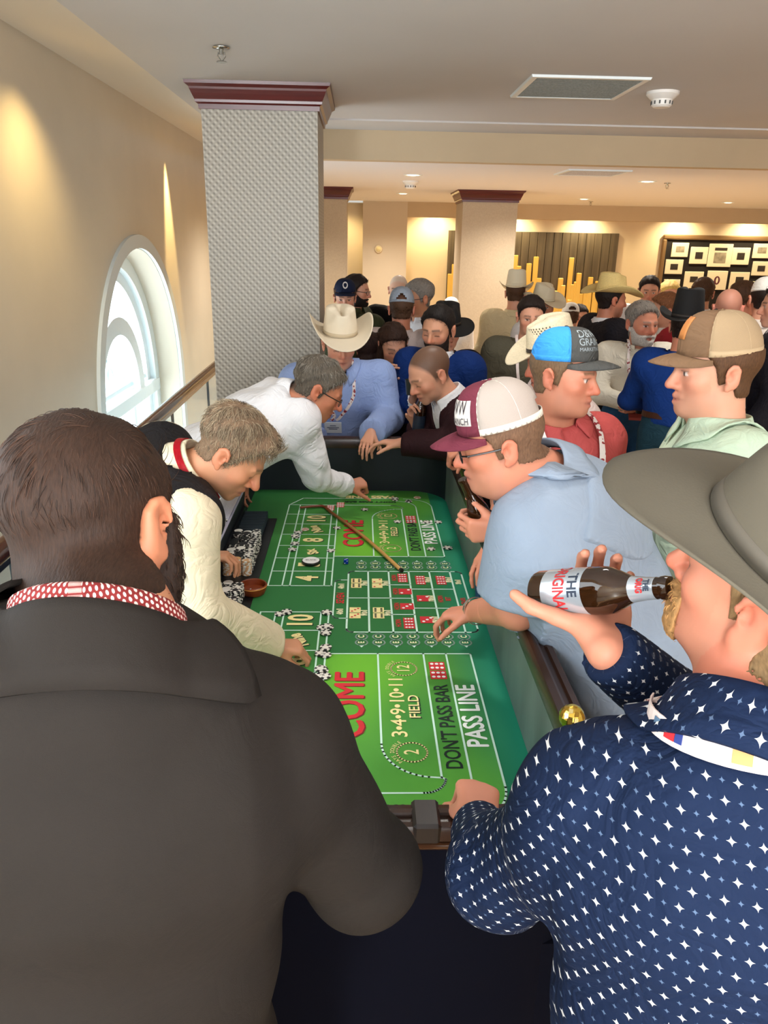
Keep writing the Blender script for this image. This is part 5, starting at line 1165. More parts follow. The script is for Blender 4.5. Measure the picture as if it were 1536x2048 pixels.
# white puck, blue die
p = PZ(622, 1127, TZ); puck = empty('marker_puck', (p[0], p[1], TZ), 'white point marker puck with black edge on the far number box', 'puck')
m = MB(); m.lathe([(0.0, 0.0015), (0.038, 0.0015), (0.040, 0.004), (0.040, 0.013), (0.037, 0.016), (0.0, 0.016)], (p[0], p[1], TZ), seg=36); m.build('puck_body', mat('puck_black', (18, 20, 22), 0.35), puck, auto=40)
m = MB(); m.lathe([(0.0, 0.0163), (0.0362, 0.0163)], (p[0], p[1], TZ), seg=36, caps=False); m.build('white_face', mat('puck_white', (240, 240, 238), 0.4), puck)
V, Q = text_mesh('BUCK', 0.020, 0.9, 0.0003); mobj('puck_lettering', V + np.array([p[0], p[1], TZ + 0.0168]), Q, mat('puck_ink', (110, 112, 118), 0.5), puck, False)
p = PZ(692, 1127, TZ); die = empty('die', (p[0], p[1], TZ), 'translucent blue die lying alone beside the proposition box', 'die')
m = MB(); m.box((p[0] - 0.010, p[1] - 0.010, TZ + 0.0005), (p[0] + 0.010, p[1] + 0.010, TZ + 0.0205), bev=0.002); m.build('cube_body', mat('blue_acrylic', (16, 60, 190), 0.08, trans=0.35), die)
m = MB()
for dx, dy in PIP[3]: m.lathe([(0.0, 0.0208), (0.002, 0.0207)], (p[0] + dx * 0.005, p[1] + dy * 0.005, TZ), seg=8, caps=False)
for dx, dz in PIP[2]: m.add([(p[0] + dx * 0.005 + 0.002 * math.cos(t), p[1] - 0.0103, TZ + 0.0105 + dz * 0.005 + 0.002 * math.sin(t)) for t in np.linspace(0, 5.5, 8)], [tuple(range(8))])
q_ = m.build('pips', whitep, die); q_['kind'] = 'stuff'
# the stick
st = empty('craps_stick', (0.0, 3.4, TZ), 'long curved rattan dice stick lying across the far end', 'stick')
k = NT('rattan'); yy = k.sep(k.obj())[1]; tt = k.math('MULTIPLY', k.math('ADD', yy, 0.35), 1.3); k.base(k.mix(tt, rgba((214, 164, 92)), rgba((112, 38, 20)))); k.b.inputs['Roughness'].default_value = 0.35
a, b, c_, d = PZ(801, 1139, TZ + 0.010), PZ(663, 1025, TZ + 0.010), PZ(648, 1013, TZ + 0.010), PZ(600, 1015, TZ + 0.012)
m = MB(); m.tube(list(spline([a, a * 0.5 + b * 0.5 + np.array([0.01, 0, 0.004]), b, c_, c_ * 0.6 + d * 0.4 + np.array([0, 0.01, 0]), d], 30)), [0.0085 - 0.0025 * i / 29 for i in range(30)], 10); m.build('shaft', k.m, st, smooth=True)
m = MB(); t = nrm(a - b); m.tube([a + t * 0.001, a + t * 0.014], 0.0092, 10); m.build('ferrule', mat('dark_ferrule', (30, 30, 26), 0.4), st)
for (px_, py_) in ((661, 1016), (681, 1010)):
    q = PZ(px_, py_, TZ); m = MB(); m.box((q[0] - 0.02, q[1] - 0.04, TZ + 0.0006), (q[0] + 0.02, q[1] + 0.04, TZ + 0.0012)); m.build('printed_dice', redp, tbl)
    flat('printed_pip', [arcp(q[0] + dx, q[1] + s + dy, 0.0058, 0, 360, 9)[:-1] for s in (-0.02, 0.02) for dx in (-0.012, 0, 0.012) for dy in (-0.010, 0.010)], whitep, TZ + 0.0016)
# gold ball finial on the near right rail
p = PZ(1143, 1440, RZ + 0.022); gb = empty('gold_ball', (p[0], p[1], RZ), 'faceted gold ball standing on the near right corner rail', 'ornament')
g1 = mat('polished_gold', (226, 190, 84), 0.16, 1.0); m = MB(); m.lathe([(0.0, 0.0)] + [(0.029 * math.sin(t), 0.032 - 0.029 * math.cos(t)) for t in np.linspace(0.35, math.pi, 9)], (p[0], p[1], RZ - 0.002), seg=14, caps=False); m.build('ball', g1, gb)
m = MB(); m.lathe([(0.014, 0.0), (0.016, 0.003), (0.011, 0.006)], (p[0], p[1], RZ - 0.002), seg=20); m.build('collar', mat('dark_gold', (120, 90, 40), 0.3, 0.8), gb)
dn = nrm(CC - np.array([p[0], p[1], RZ + 0.03])); e1 = nrm(np.cross(dn, Z if 'Z' in globals() else (0, 0, 1))); e2 = np.cross(dn, e1); c0 = np.array([p[0], p[1], RZ + 0.030]) + np.array([-0.1, -0.75, 0.6]) * 0.0
for i in range(5):
    t = 0.4 + i * 0.55; q = np.array([p[0], p[1], RZ + 0.030]) + 0.0292 * nrm(dn + 0.45 * math.cos(i * 1.256) * e1 + 0.45 * math.sin(i * 1.256) * e2); n_ = nrm(q - np.array([p[0], p[1], RZ + 0.030])); s1 = nrm(np.cross(n_, e1)); s2 = np.cross(n_, s1); m = MB()
    m.add([q + (s1 * a_ + s2 * b_) * 0.0065 + n_ * 0.0006 for a_, b_ in ((-1, -0.6), (1, -0.6), (0.7, 0.8), (-0.7, 0.8))], [(0, 1, 2, 3)]); m.build('emblem_facet', mat('emblem_gold', (150, 118, 50), 0.25, 1.0) if i % 2 else mat('emblem_pale', (240, 220, 150), 0.3, 0.8), gb)
# ---- bottles
amber = NT('amber_glass'); amber.base(rgba((48, 26, 10))); amber.b.inputs['Roughness'].default_value = 0.06; amber.b.inputs['Transmission Weight'].default_value = 0.25; amber.b.inputs['Coat Weight'].default_value = 0.5; amber = amber.m
def bottle(base, top, label, s=1.0, body_label=None, neck_label=None, foil=None, group=None, texts=(), spin=0.0, glass=None, koozie=None, ref=None, ls=1.0):
    base, top = np.array(base, float), np.array(top, float); ax = nrm(top - base); L = 0.236 * s * ls; base = top - ax * L
    e1 = nrm(np.cross(ax, ref if ref is not None else ((0, 0, 1) if abs(ax[2]) < 0.9 else (0, 1, 0)))); e2 = np.cross(ax, e1); M = np.stack([e1, e2, ax], 1); c, sn = math.cos(spin), math.sin(spin); M = M @ np.array([[c, -sn, 0], [sn, c, 0], [0, 0, 1]])
    o = empty('beer_bottle', tuple(base), label, 'bottle', group); R = lambda pr: [(r * s, z * s * ls) for r, z in pr]
    m = MB(); m.lathe(R([(0.0, 0.004), (0.022, 0.0), (0.029, 0.003), (0.0308, 0.010), (0.0308, 0.128), (0.029, 0.142), (0.022, 0.160), (0.0160, 0.176), (0.0138, 0.196), (0.0128, 0.222), (0.0142, 0.223), (0.0146, 0.229), (0.0134, 0.236), (0.0098, 0.236)]), base, M, 32); m.build('glass_body', glass or amber, o, auto=50)
    if body_label: m = MB(); m.lathe(R([(0.0311, 0.030), (0.0312, 0.031), (0.0312, 0.105), (0.0311, 0.106)]), base, M, 32, caps=False); m.build('body_label', body_label, o, smooth=True)
    if neck_label: m = MB(); m.lathe(R([(0.0164, 0.176), (0.0142, 0.196), (0.0134, 0.215)]), base, M, 28, caps=False); m.build('neck_label', neck_label, o, smooth=True)
    if foil: m = MB(); m.lathe(R([(0.0136, 0.205), (0.0131, 0.222), (0.0146, 0.2235), (0.0150, 0.229), (0.0137, 0.2365), (0.0, 0.2368)]), base, M, 24, caps=False); m.build('foil_top', foil, o, smooth=True)
    if koozie: m = MB(); m.lathe(R([(0.0, -0.003), (0.034, -0.003), (0.0350, 0.0), (0.0350, 0.112), (0.0315, 0.114)]), base, M, 28, caps=False); m.build('koozie', koozie, o, auto=50)
    for (tx, z, ang, size, mt, sx) in texts:
        V, Q = text_mesh(tx, size * s, sx, 0.0006); r = (0.0316 if z < 0.13 else 0.0158) * s; out = [base + M @ np.array([r * math.cos(ang + x / r), r * math.sin(ang + x / r), z * s * ls + y]) for x, y, _ in V]; mobj('label_lettering', out, Q, mt, o, False)
    return o
# ---------------------------------------------------------------- cloth materials
def wrinkle(k, b, scale, wr, ws=11):
    n1 = k.n('ShaderNodeTexNoise'); n1.inputs['Scale'].default_value = ws; n1.inputs['Detail'].default_value = 3; n1.inputs['Distortion'].default_value = 1.6; k.l(k.obj(), n1.inputs['Vector'])
    rd = k.math('ABSOLUTE', k.math('SUBTRACT', n1.outputs['Fac'], 0.5))
    b1 = k.n('ShaderNodeBump'); b1.inputs['Strength'].default_value = wr; b1.inputs['Distance'].default_value = 0.035; k.l(rd, b1.inputs['Height'])
    b2 = k.n('ShaderNodeBump'); b2.inputs['Strength'].default_value = b; b2.inputs['Distance'].default_value = 0.001; k.l(k.noise(scale, 2), b2.inputs['Height']); k.l(b1.outputs[0], b2.inputs['Normal']); k.l(b2.outputs[0], k.b.inputs['Normal'])
def cloth(name, c, rough=0.8, b=0.25, var=0.05, scale=500, sheen=0.0, wr=0.45):
    if name in _M: return _M[name]
    k = NT(name); n1 = k.noise(14, 3); k.base(k.mix(n1, rgba([x * (1 - var) for x in c]), rgba([min(255, x * (1 + var)) for x in c]))); k.b.inputs['Roughness'].default_value = rough; k.b.inputs['Specular IOR Level'].default_value = 0.14
    wrinkle(k, b, scale, wr); _M[name] = k.m; return k.m
def pattern(name, base_c, dots):
    """printed cloth: dots = list of (cell, offset, size, colour, star?)"""
    k = NT(name); at = k.n('ShaderNodeAttribute', attribute_name='uvc'); s = k.sep(at.outputs['Vector']); col = rgba(base_c)
    for cell, off, size, cc, star in dots:
        u = k.math('DIVIDE', s[0], cell); v = k.math('DIVIDE', s[1], cell * 0.62); row = k.math('FLOOR', v); odd = k.math('MULTIPLY', k.math('MODULO', k.math('ABSOLUTE', row), 2.0), 0.5)
        u = k.math('ADD', k.math('ADD', u, odd), off)
        a = k.math('ABSOLUTE', k.math('SUBTRACT', k.math('FRACT', u), 0.5)); b = k.math('MULTIPLY', k.math('ABSOLUTE', k.math('SUBTRACT', k.math('FRACT', v), 0.5)), 0.62)
        if star: d = k.math('ADD', k.math('POWER', k.math('DIVIDE', a, size), 0.55), k.math('POWER', k.math('DIVIDE', b, size), 0.55))
        else: d = k.math('ADD', k.math('POWER', k.math('DIVIDE', a, size), 2.0), k.math('POWER', k.math('DIVIDE', b, size), 2.0))
        col = k.mix(k.math('LESS_THAN', d, 1.0), col, rgba(cc))
    k.base(col); k.b.inputs['Roughness'].default_value = 0.8; k.b.inputs['Specular IOR Level'].default_value = 0.14; wrinkle(k, 0.25, 500, 0.4); return k.m
skin_fair = (216, 158, 130); skin_tan = (194, 136, 102); skin_red = (206, 136, 108); skin_pale = (226, 180, 154)
denim = cloth('denim', (44, 78, 112), 0.85, var=0.2); dark_trouser = cloth('dark_trousers', (30, 30, 38)); black_cloth = cloth('black_cloth', (16, 16, 18), 0.8, var=0.02); khaki = cloth('khaki', (110, 104, 84))
white_shirt = cloth('white_shirt', (232, 232, 236), 0.75, 0.15, 0.01); cream_shirt = cloth('cream_shirt', (222, 208, 178), 0.75, 0.15, 0.02); silver = mat('silver', (200, 200, 200), 0.25, 1.0)
lan_white = mat('lanyard_print', (236, 222, 218), 0.6)
kl = NT('lanyard_logo'); nz = kl.noise(70, 0); kl.base(kl.mix(kl.math('GREATER_THAN', nz, 0.60), rgba((238, 226, 222)), rgba((150, 40, 50)))); lan_logo = kl.m
H = lambda *a: np.array(a, float)
# ---- suited man at the near left corner of the table, seen from behind
J = pose(P(190, 1050, 0.87), 8, lean=10, yaw=16, pitch=16, roll=-9, bw=1.15)
J['nb'] = P(205, 1262, 0.75); J['sl'] = P(-190, 1440, 0.72); J['sr'] = P(535, 1490, 0.85); J['er'] = P(725, 1735, 0.93); J['wr'] = J['er'] + H(-0.13, 0.20, 0.02); J['handr'] = (H(-0.6, 0.8, -0.1), H(0, 0.1, -1), 'rest')
J['el'] = J['sl'] + H(-0.08, 0.05, -0.30); J['wl'] = J['el'] + H(0.1, 0.24, 0.0)
suit = cloth('charcoal_suit', (38, 34, 31), 0.72, 0.3, 0.06, 900, wr=0.08)
dotred = pattern('red_dotted_cloth', (128, 46, 46), [(0.0085, 0, 0.25, (232, 206, 198), False)])
rootA = person('man in charcoal suit with brown hair and beard, back turned at near left of table', J, dict(skin=skin_tan, hs=1.02, wide=1.04, hv=0.0045, hrv=0.0045, bv=0.0075, build=1.22, armb=1.3, neck=0.070, chub=1.0, stubble=0.5, stubc=(60, 42, 30),
    hair=dict(c=(48, 32, 23), t=0.009, top=1.2, low=0.8, amp=0.002, nape=-0.088, tint=-0.12, fz=90, n=20000, len=0.034, rad=0.0006, sweep=(-0.9, -0.2, 0), mess=0.10, lift=0.04, taper=0.02), beard=dict(c=(46, 32, 24), t=0.016, bot=0.122, side=0.035, back=-0.012, n=5000, len=0.018), gv=0.007,
    wear=[dict(mat=suit, infl=0.022, fold=0.007, freq=13, seed=11, hem=0.22, h=0.008, loose=0.008, necktop=0.06)], pants=cloth('charcoal_trousers', (50, 46, 44))))
# jacket collar and the dotted shirt collar above it
collar(rootA, J, suit, r=0.088, h=0.040, fall=0.085, gap=62, S=J['cloth'], slope=0.09, name='jacket_collar', axu=0.75, off=0.004, tip=0.0)
cl = collar(rootA, J, dotred, r=0.078, h=0.050, fall=0.072, gap=26, name='shirt_collar', axu=0.75, off=0.008, slope=0.07, tip=0.05)
def strip_uv(o):
    me = o.data; co = np.zeros(len(me.vertices) * 3, np.float32); me.vertices.foreach_get('co', co); co = co.reshape(-1, 3); a = me.attributes.new('uvc', 'FLOAT2', 'POINT')
    c = co.mean(0); ang = np.arctan2(co[:, 0] - c[0], co[:, 1] - c[1]); a.data.foreach_set('vector', np.stack([ang * 0.085, co[:, 2]], 1).astype(np.float32).ravel())
strip_uv(cl)
# ---- man in the star-print shirt and felt hat, drinking
J = pose(P(1543, 1172, 0.82), 10, lean=12, yaw=-42, pitch=-12, bw=1.2)
J['nb'] = P(1500, 1470, 0.74); J['sl'] = P(1200, 1605, 0.80); J['el'] = P(990, 1745, 0.92); J['wl'] = PZ(960, 1655, 1.09); J['handl'] = (H(0.10, 1, -0.05), H(-0.1, 0.1, -1), 'fist', (0.8, 0.2, 0.45))
J['sr'] = P(1790, 1600, 0.70); J['er'] = P(1500, 1530, 1.00)
mB = J['hc'] + J['M'] @ H(0, 0.108, -0.068); bB = P(1086, 1186, 1.0)
for Yb in np.linspace(0.86, 1.3, 80):
    q = P(1086, 1186, Yb)
    if abs(np.linalg.norm(q - mB) - 0.212) < abs(np.linalg.norm(bB - mB) - 0.212): bB = q
cB = mB + (bB - mB) * 0.58; dB = nrm(H(0.22, 0.94, 0.20)); nB = nrm(H(-0.05, -0.22, 0.97)); J['wr'] = cB - nB * 0.046 - dB * 0.072 + H(0.022, -0.004, -0.004); J['handr'] = (dB, nB, (46, 52, 40, 5), (0.25, 0.95, 0.15))
star = pattern('star_print_cloth', (20, 34, 62), [(0.030, 0, 0.185, (222, 226, 228), True), (0.030, 0.5, 0.12, (84, 104, 134), True)])
rootB = person('man in navy star-print shirt and grey felt hat drinking from a bottle', J, dict(skin=(206, 138, 112), hs=1.0, hv=0.004, hrv=0.0045, bv=0.0075, gv=0.0042, build=1.15, armb=1.12, hands=1.12, neck=0.068, chub=0.8, eyes='closed', stubble=0.15,
    hair=dict(c=(120, 96, 66), t=0.006, hatted=True, amp=0.002), beard=dict(c=(158, 120, 76), t=0.005, full=False, n=5000, len=0.009, rad=0.0005),
    wear=[dict(mat=star, infl=0.016, fold=0.008, freq=20, seed=21, hem=0.25, h=0.008, loose=0.002, uv=True, cuff=-0.008, necktop=-0.004)], pants=denim))
cl = collar(rootB, J, star, r=0.083, h=0.046, fall=0.078, gap=30, off=-0.01, S=J['cloth']); strip_uv(cl)
lanyard(rootB, J['cloth'], J, lan_logo, low=0.30, wd=0.020, off=0.012)
pts = []
r_, f_, u_ = J['r'], J['f'], J['u']
for a in np.linspace(-115, 115, 30): a = math.radians(a); pts.append(J['nb'] + r_ * 0.112 * math.sin(a) - f_ * 0.102 * math.cos(a) + u_ * (0.012 + 0.0 * math.cos(a)))
strip('lanyard_strap', pts, [nrm(p - J['nb']) for p in pts], 0.026, lan_white, rootB, 0.002)
for a, w_, c in ((-62, 0.016, (200, 40, 50)), (-55, 0.010, (40, 60, 130)), (-20, 0.02, (210, 150, 90)), (-75, 0.012, (90, 120, 150)), (15, 0.02, (200, 40, 50))):
    q = [J['nb'] + r_ * 0.1145 * math.sin(t) - f_ * 0.1045 * math.cos(t) + u_ * 0.013 for t in np.radians(np.linspace(a - w_ * 250, a + w_ * 250, 5))]; strip('lanyard_print', q, [nrm(p - J['nb']) for p in q], 0.015, mat('lan_%d' % (a + 100), c, 0.6), rootB, 0.001)
grey_felt = mat('grey_felt', (90, 84, 71), 0.9, var=0.05, vscale=8, bump=0.2, bscale=300)
JH_ = dict(J); JH_['M'] = headM(-48.8, -12, -4.3)
cowboy(rootB, JH_, dict(hs=1.087), grey_felt, mat('felt_band', (84, 78, 68), 0.7), tilt=-19.3, lift=0.001, crown=0.135, brimw=0.094, curl=0.012, dip=0.054)
# watch strap on the resting wrist
def bracelet(root, J, q, mt, r=0.034, wd=0.014, back=0.02, name='watch_strap'):
    w_ = J['w' + q]; e = J['e' + q]; ax = nrm(w_ - e); a = nrm(np.cross(ax, Z)); b = np.cross(ax, a); c = w_ - ax * back
    pts = [c + (a * math.cos(t) + b * math.sin(t)) * r for t in np.linspace(0, 2 * math.pi, 25)]; return strip(name, pts, [nrm(p - c) for p in pts], wd, mt, root, 0.003)
bracelet(rootB, J, 'l', mat('black_rubber', (14, 16, 20), 0.5), 0.041, 0.016, 0.0)
JB = J
# ---- heavy man in the light blue fishing shirt and maroon trucker cap
J = pose(P(1000, 886, 2.0), -75, lean=38, yaw=-84, pitch=15, bw=1.1)
J['nb'] = P(1085, 955, 2.05); J['pel'] = P(1262, 1310, 1.92); J['sl'] = P(1068, 1058, 1.93); J['sr'] = P(1165, 985, 2.32)
J['el'] = H(0.445, 1.93, 1.115); J['wl'] = PZ(952, 1222, 1.0); J['handl'] = (H(-0.75, 0.35, -0.30), H(-0.25, 0.1, -0.95), 'rest')
mC = J['hc'] + J['M'] @ H(0, 0.112, -0.072) * 1.06; bC = mC + nrm(P(975, 1062, 2.02) - mC) * 0.236; cC = mC + (bC - mC) * 0.62; dC = nrm(H(-1, 0.12, -0.05)); nC = nrm(H(0.1, 0.9, 0.15)); J['wr'] = cC - nC * 0.044 - dC * 0.062; J['er'] = P(1100, 1120, 2.2); J['handr'] = (dC, nC, 'grip')
for q in 'lr': J['h' + q] = J['pel'] + H(0, -0.09 if q == 'l' else 0.09, -0.05); J['k' + q] = J['h' + q] * 0.5 + H(0.92, J['h' + q][1], 0.08) * 0.5; J['a' + q] = H(0.92, J['h' + q][1], 0.08); J['t' + q] = J['a' + q] + H(-0.17, 0, -0.045)
blue_fish = cloth('light_blue_fishing_shirt', (142, 155, 172), 0.7, 0.12, 0.03, wr=0.22)
oC = dict(skin=skin_red, hs=1.06, hv=0.0055, bv=0.010, build=1.42, armb=1.3, belly=1.0, neck=0.074, chub=1.5, jaw=1.12, wide=1.04, bare=True, gv=0.005, stubble=0.25, stubc=(150, 120, 105), eyes='closed', hair=dict(c=(110, 82, 62), t=0.004, hatted=True, amp=0.001, nape=-0.06),
    wear=[dict(mat=blue_fish, infl=0.018, sleeve='short', frac=0.86, loose=0.022, fold=0.0045, freq=14, seed=31, hem=0.20, h=0.009, necktop=0.0)], pants=khaki, glasses=mat('black_frame', (20, 20, 22), 0.3))
rootC = person('heavy man in light blue short-sleeved shirt and maroon mesh cap leaning over the right rail', J, oC)
collar(rootC, J, blue_fish, r=0.090, h=0.038, fall=0.085, gap=30, off=0.006, tip=0.05, S=J['cloth'])
bracelet(rootC, J, 'l', mat('silver_chain', (214, 210, 200), 0.25, 0.9), 0.041, 0.012, 0.0, 'bracelet')
# vented back yoke of the fishing shirt, a flap that hangs free below the shoulder blades
r_, f_, u_ = nrm(J['sr'] - J['sl']), J['f'], nrm(J['nb'] - J['pel']); SB = J['cloth']
def yclip(X, d):
    p = X - J['nb']; h = p @ u_; x = p @ r_; y = p @ f_
    d = np.maximum(d, -(0.30 - 3.5 * np.abs(x) ** 2 + h)); d = np.maximum(d, y - 0.14); d = np.maximum(d, np.abs(x) - 0.30)
    d = np.maximum(d, (X - J['nb']) @ nrm(J['hc'] - J['nb']) + 0.01); return d
SY = SB.grown(0.011); V, Q = blob(SY, 0.008, yclip, None, it=2); mobj('back_yoke', V, Q, blue_fish, rootC)
maroon = cloth('maroon_twill', (116, 52, 66)); meshw = mat('white_cap_mesh', (186, 172, 162), 0.8, bump=0.6, bscale=900, bdist=0.002); tape = mat('cap_tape', (240, 230, 214), 0.7)
co, W, dome = cap(rootC, J, oC, maroon, meshw, maroon, tilt=2, lift=0.004, hgt=0.112, seams=tape, opening=True, split=60)
def cap_text(co, dome, W, J, s, ang, v0, size, mt, sx=0.8, sgn=1, name='cap_lettering', lift=0.003):
    V, Q = text_mesh(s, 1.0, sx, 0.0); out = []
    for x, y, _ in V:
        a = ang + sgn * x * size / 0.10; p = dome(a, v0 + y * size / 0.14); c = W((0, 0, 0.03)); out.append(p + nrm(p - c) * lift)
    return mobj(name, out, Q, mt, co, False)
pw = MB(); pts = [[dome(-math.radians(a), v) for v in np.linspace(0.14, 0.50, 5)] for a in np.linspace(2, 50, 8)]
V = np.array(pts).reshape(-1, 3); V = V + np.array([nrm(p - W((0, 0, 0.03))) * 0.004 for p in V]); Q = [(i * 5 + j, i * 5 + j + 1, (i + 1) * 5 + j + 1, (i + 1) * 5 + j) for i in range(7) for j in range(4)]
mobj('cap_patch', *thick(V, Q, -0.002), mat('patch_white', (232, 226, 220), 0.7), co)
cap_text(co, dome, W, J, 'WW', -math.radians(26), 0.38, 0.042, mat('patch_ink', (48, 34, 40), 0.7), 0.75, -1, lift=0.0075); cap_text(co, dome, W, J, 'RANCH', -math.radians(28), 0.2, 0.017, mat('patch_ink', (0, 0, 0)), 1.2, -1, lift=0.0075)
JC = J
# ---- dealer in black vest, cream shirt and red neck band
J = pose(P(462, 905, 2.25), 78, lean=45, yaw=88, pitch=44, bw=1.0)
J['nb'] = P(368, 948, 2.26); J['pel'] = H(-0.90, 2.22, 1.0); J['sr'] = P(372, 1045, 2.07); J['sl'] = P(322, 905, 2.46); J['er'] = P(398, 1222, 2.02); J['wr'] = PZ(538, 1292, 0.83); J['handr'] = (H(0.75, 0.1, -0.12), H(0.2, 0.2, -1), 'pinch', (0.9, 0.25, 0.5))
ik(J, 'l', H(-0.60, 2.72, 0.94), (-0.5, 0.3, -0.2)); J['handl'] = (H(0.85, 0.15, -0.1), H(0, -0.1, -1), 'rest')
for q in 'lr': J['h' + q] = J['pel'] + H(0.03, 0.09 if q == 'l' else -0.09, -0.05); J['a' + q] = H(-0.86, J['h' + q][1], 0.08); J['k' + q] = J['h' + q] * 0.5 + J['a' + q] * 0.5; J['t' + q] = J['a' + q] + H(0.17, 0, -0.045)
vest = cloth('black_vest', (30, 28, 30), 0.7, 0.2)
oD = dict(skin=skin_tan, hs=1.05, hv=0.005, hrv=0.0045, bv=0.009, gv=0.0045, build=1.0, armb=1.15, eyes='closed', stubble=0.3, hands=1.02, nose=1.15, stubc=(120, 90, 75), hair=dict(c=(112, 90, 70), t=0.012, top=1.4, amp=0.006, quiff=0.016, fz=90, nape=-0.065, n=9000, len=0.036, rad=0.0008, grey=(176, 156, 128), mess=0.3),
    wear=[dict(mat=cream_shirt, infl=0.012, fold=0.006, freq=22, seed=41, hem=0.08, loose=0.014, cuff=0.012), dict(mat=vest, name='vest', infl=0.030, sleeve=None, armhole=0.02, fold=0.003, hem=0.16, vcut=(0.09, 0.30, 0.0), necktop=0.0)], pants=dark_trouser)
rootD = person('dealer in black vest and cream shirt bending over the near chip rack', J, oD)
collar(rootD, J, cream_shirt, r=0.070, h=0.050, fall=0.066, gap=24, off=0.022); 
ax = nrm(J['hc'] + J['M'] @ H(0, -0.03, -0.06) - J['nb']); fr = nrm(J['f'] - J['f'].dot(ax) * ax); rt = np.cross(fr, ax)
pts = [J['nb'] + ax * (0.050 - 0.02 * max(0, math.cos(t))) + rt * math.sin(t) * 0.089 + fr * math.cos(t) * 0.094 for t in np.linspace(0, 2 * math.pi, 33)]
strip('neck_band', pts, [nrm(p - J['nb']) for p in pts], 0.020, cloth('red_satin', (150, 16, 28), 0.4), rootD, 0.004)
for t in (0.35,):
    q = pts[0]; X, G = snap(J['cloth'], spline([q, q - u_ * 0.0 - J['u'] * 0.08, q - J['u'] * 0.2, q - J['u'] * 0.3], 10), 0.012); strip('neck_tie', X, G, 0.05, mat('red_satin', (0, 0, 0)), rootD, 0.004)
w_ = J['wr'] - nrm(J['wr'] - J['er']) * 0.03; m = MB(); a = nrm(J['wr'] - J['er']); m.lathe([(0.044, -0.028), (0.047, -0.02), (0.047, 0.026), (0.043, 0.030), (0.038, 0.028)], w_, np.stack([nrm(np.cross(a, Z)), np.cross(a, nrm(np.cross(a, Z))), a], 1), 24, caps=False); cu = m.build('shirt_cuff', cream_shirt, rootD, smooth=True)
q = w_ + nrm(H(0.1, -1, 0.25)) * 0.047; m = MB(); m.box(tuple(q - 0.007), tuple(q + 0.007), bev=0.002); m.build('cuff_link', mat('onyx', (20, 24, 24), 0.2), rootD)
JD = J
# ---- second dealer in white shirt and glasses reaching over the far end
J = pose(P(636, 778, 3.35), 72, lean=55, yaw=80, pitch=30, bw=1.05)
J['nb'] = P(588, 800, 3.36); J['pel'] = H(-0.86, 3.28, 1.04); J['sr'] = P(596, 842, 3.27); J['sl'] = P(545, 800, 3.62); J['er'] = P(632, 952, 3.40); J['wr'] = PZ(690, 972, 0.95); J['handr'] = (H(0.8, 0.3, 0.05), H(0.1, 0.5, -0.8), 'fist')
ik(J, 'l', H(-0.58, 3.75, 0.95), (-0.3, 0.6, -0.3))
for q in 'lr': J['h' + q] = J['pel'] + H(0.03, 0.09 if q == 'l' else -0.09, -0.05); J['a' + q] = H(-0.84, J['h' + q][1], 0.08); J['k' + q] = J['h' + q] * 0.5 + J['a' + q] * 0.5; J['t' + q] = J['a' + q] + H(0.17, 0, -0.045)
oE = dict(skin=(186, 122, 92), hs=1.06, hv=0.006, bv=0.011, gv=0.005, build=1.1, armb=1.0, belly=0.3, neck=0.064, eyes='closed', nose=1.2, hair=dict(c=(84, 76, 66), t=0.010, top=1.4, amp=0.005, nape=-0.06, n=5000, len=0.03, rad=0.0009, grey=(150, 142, 130)),
    wear=[dict(mat=white_shirt, infl=0.015, fold=0.015, freq=24, seed=52, hem=0.06, loose=0.010, cuff=0.010)], pants=denim, glasses=mat('black_frame', (0, 0, 0)))
rootE = person('dealer in white shirt and glasses stretched across the far end of the table', J, oE)
collar(rootE, J, white_shirt, r=0.072, h=0.03, fall=0.06, gap=28, off=-0.005)
# ---- man in pale blue shirt and cream cowboy hat at the far end
J = pose(P(680, 688, 4.42), 176, lean=20, yaw=170, pitch=13, bw=1.25); J['el'] = P(778, 838, 4.42); J['wl'] = PZ(742, 866, 1.10); J['handl'] = (H(-0.25, -0.9, -0.35), H(0, -0.2, -1), 'relax')
J['sr'] = P(592, 765, 4.45); J['er'] = P(562, 858, 4.45); J['wr'] = P(640, 880, 4.28)
shirt_blue = cloth('pale_blue_shirt', (150, 172, 222), 0.75, 0.12, 0.02)
oF = dict(skin=skin_fair, hs=1.08, hv=0.006, bv=0.012, build=1.12, armb=1.2, eyes='closed', chub=0.8, hair=dict(c=(110, 90, 70), t=0.005, hatted=True, amp=0.001), wear=[dict(mat=shirt_blue, infl=0.018, fold=0.007, freq=20, seed=61, hem=0.05, loose=0.016)], pants=cloth('blue_jeans', (40, 66, 120)),
    lanyard=dict(mt=lan_logo, low=0.19, side=0.02, badge=(0.10, 0.085)))
rootF = person('man in pale blue shirt and cream cowboy hat looking down at far end of table', J, oF); collar(rootF, J, shirt_blue, r=0.078, h=0.04, fall=0.075, gap=26, S=J['cloth'])
m = MB(); ax = nrm(J['hc'] - J['nb']); m.lathe([(0.074, -0.02), (0.072, 0.018), (0.068, 0.02)], J['nb'], np.stack([J['r'], np.cross(ax, J['r']), ax], 1), 24, caps=False); m.build('undershirt_neck', black_cloth, rootF)
cream_felt = mat('cream_felt', (222, 208, 184), 0.85, var=0.03, vscale=8)
cowboy(rootF, J, oF, cream_felt, mat('cream_band', (196, 178, 148), 0.7), tilt=-3, lift=0.014, crown=0.125, brimw=0.105, curl=0.10, dip=0.03)
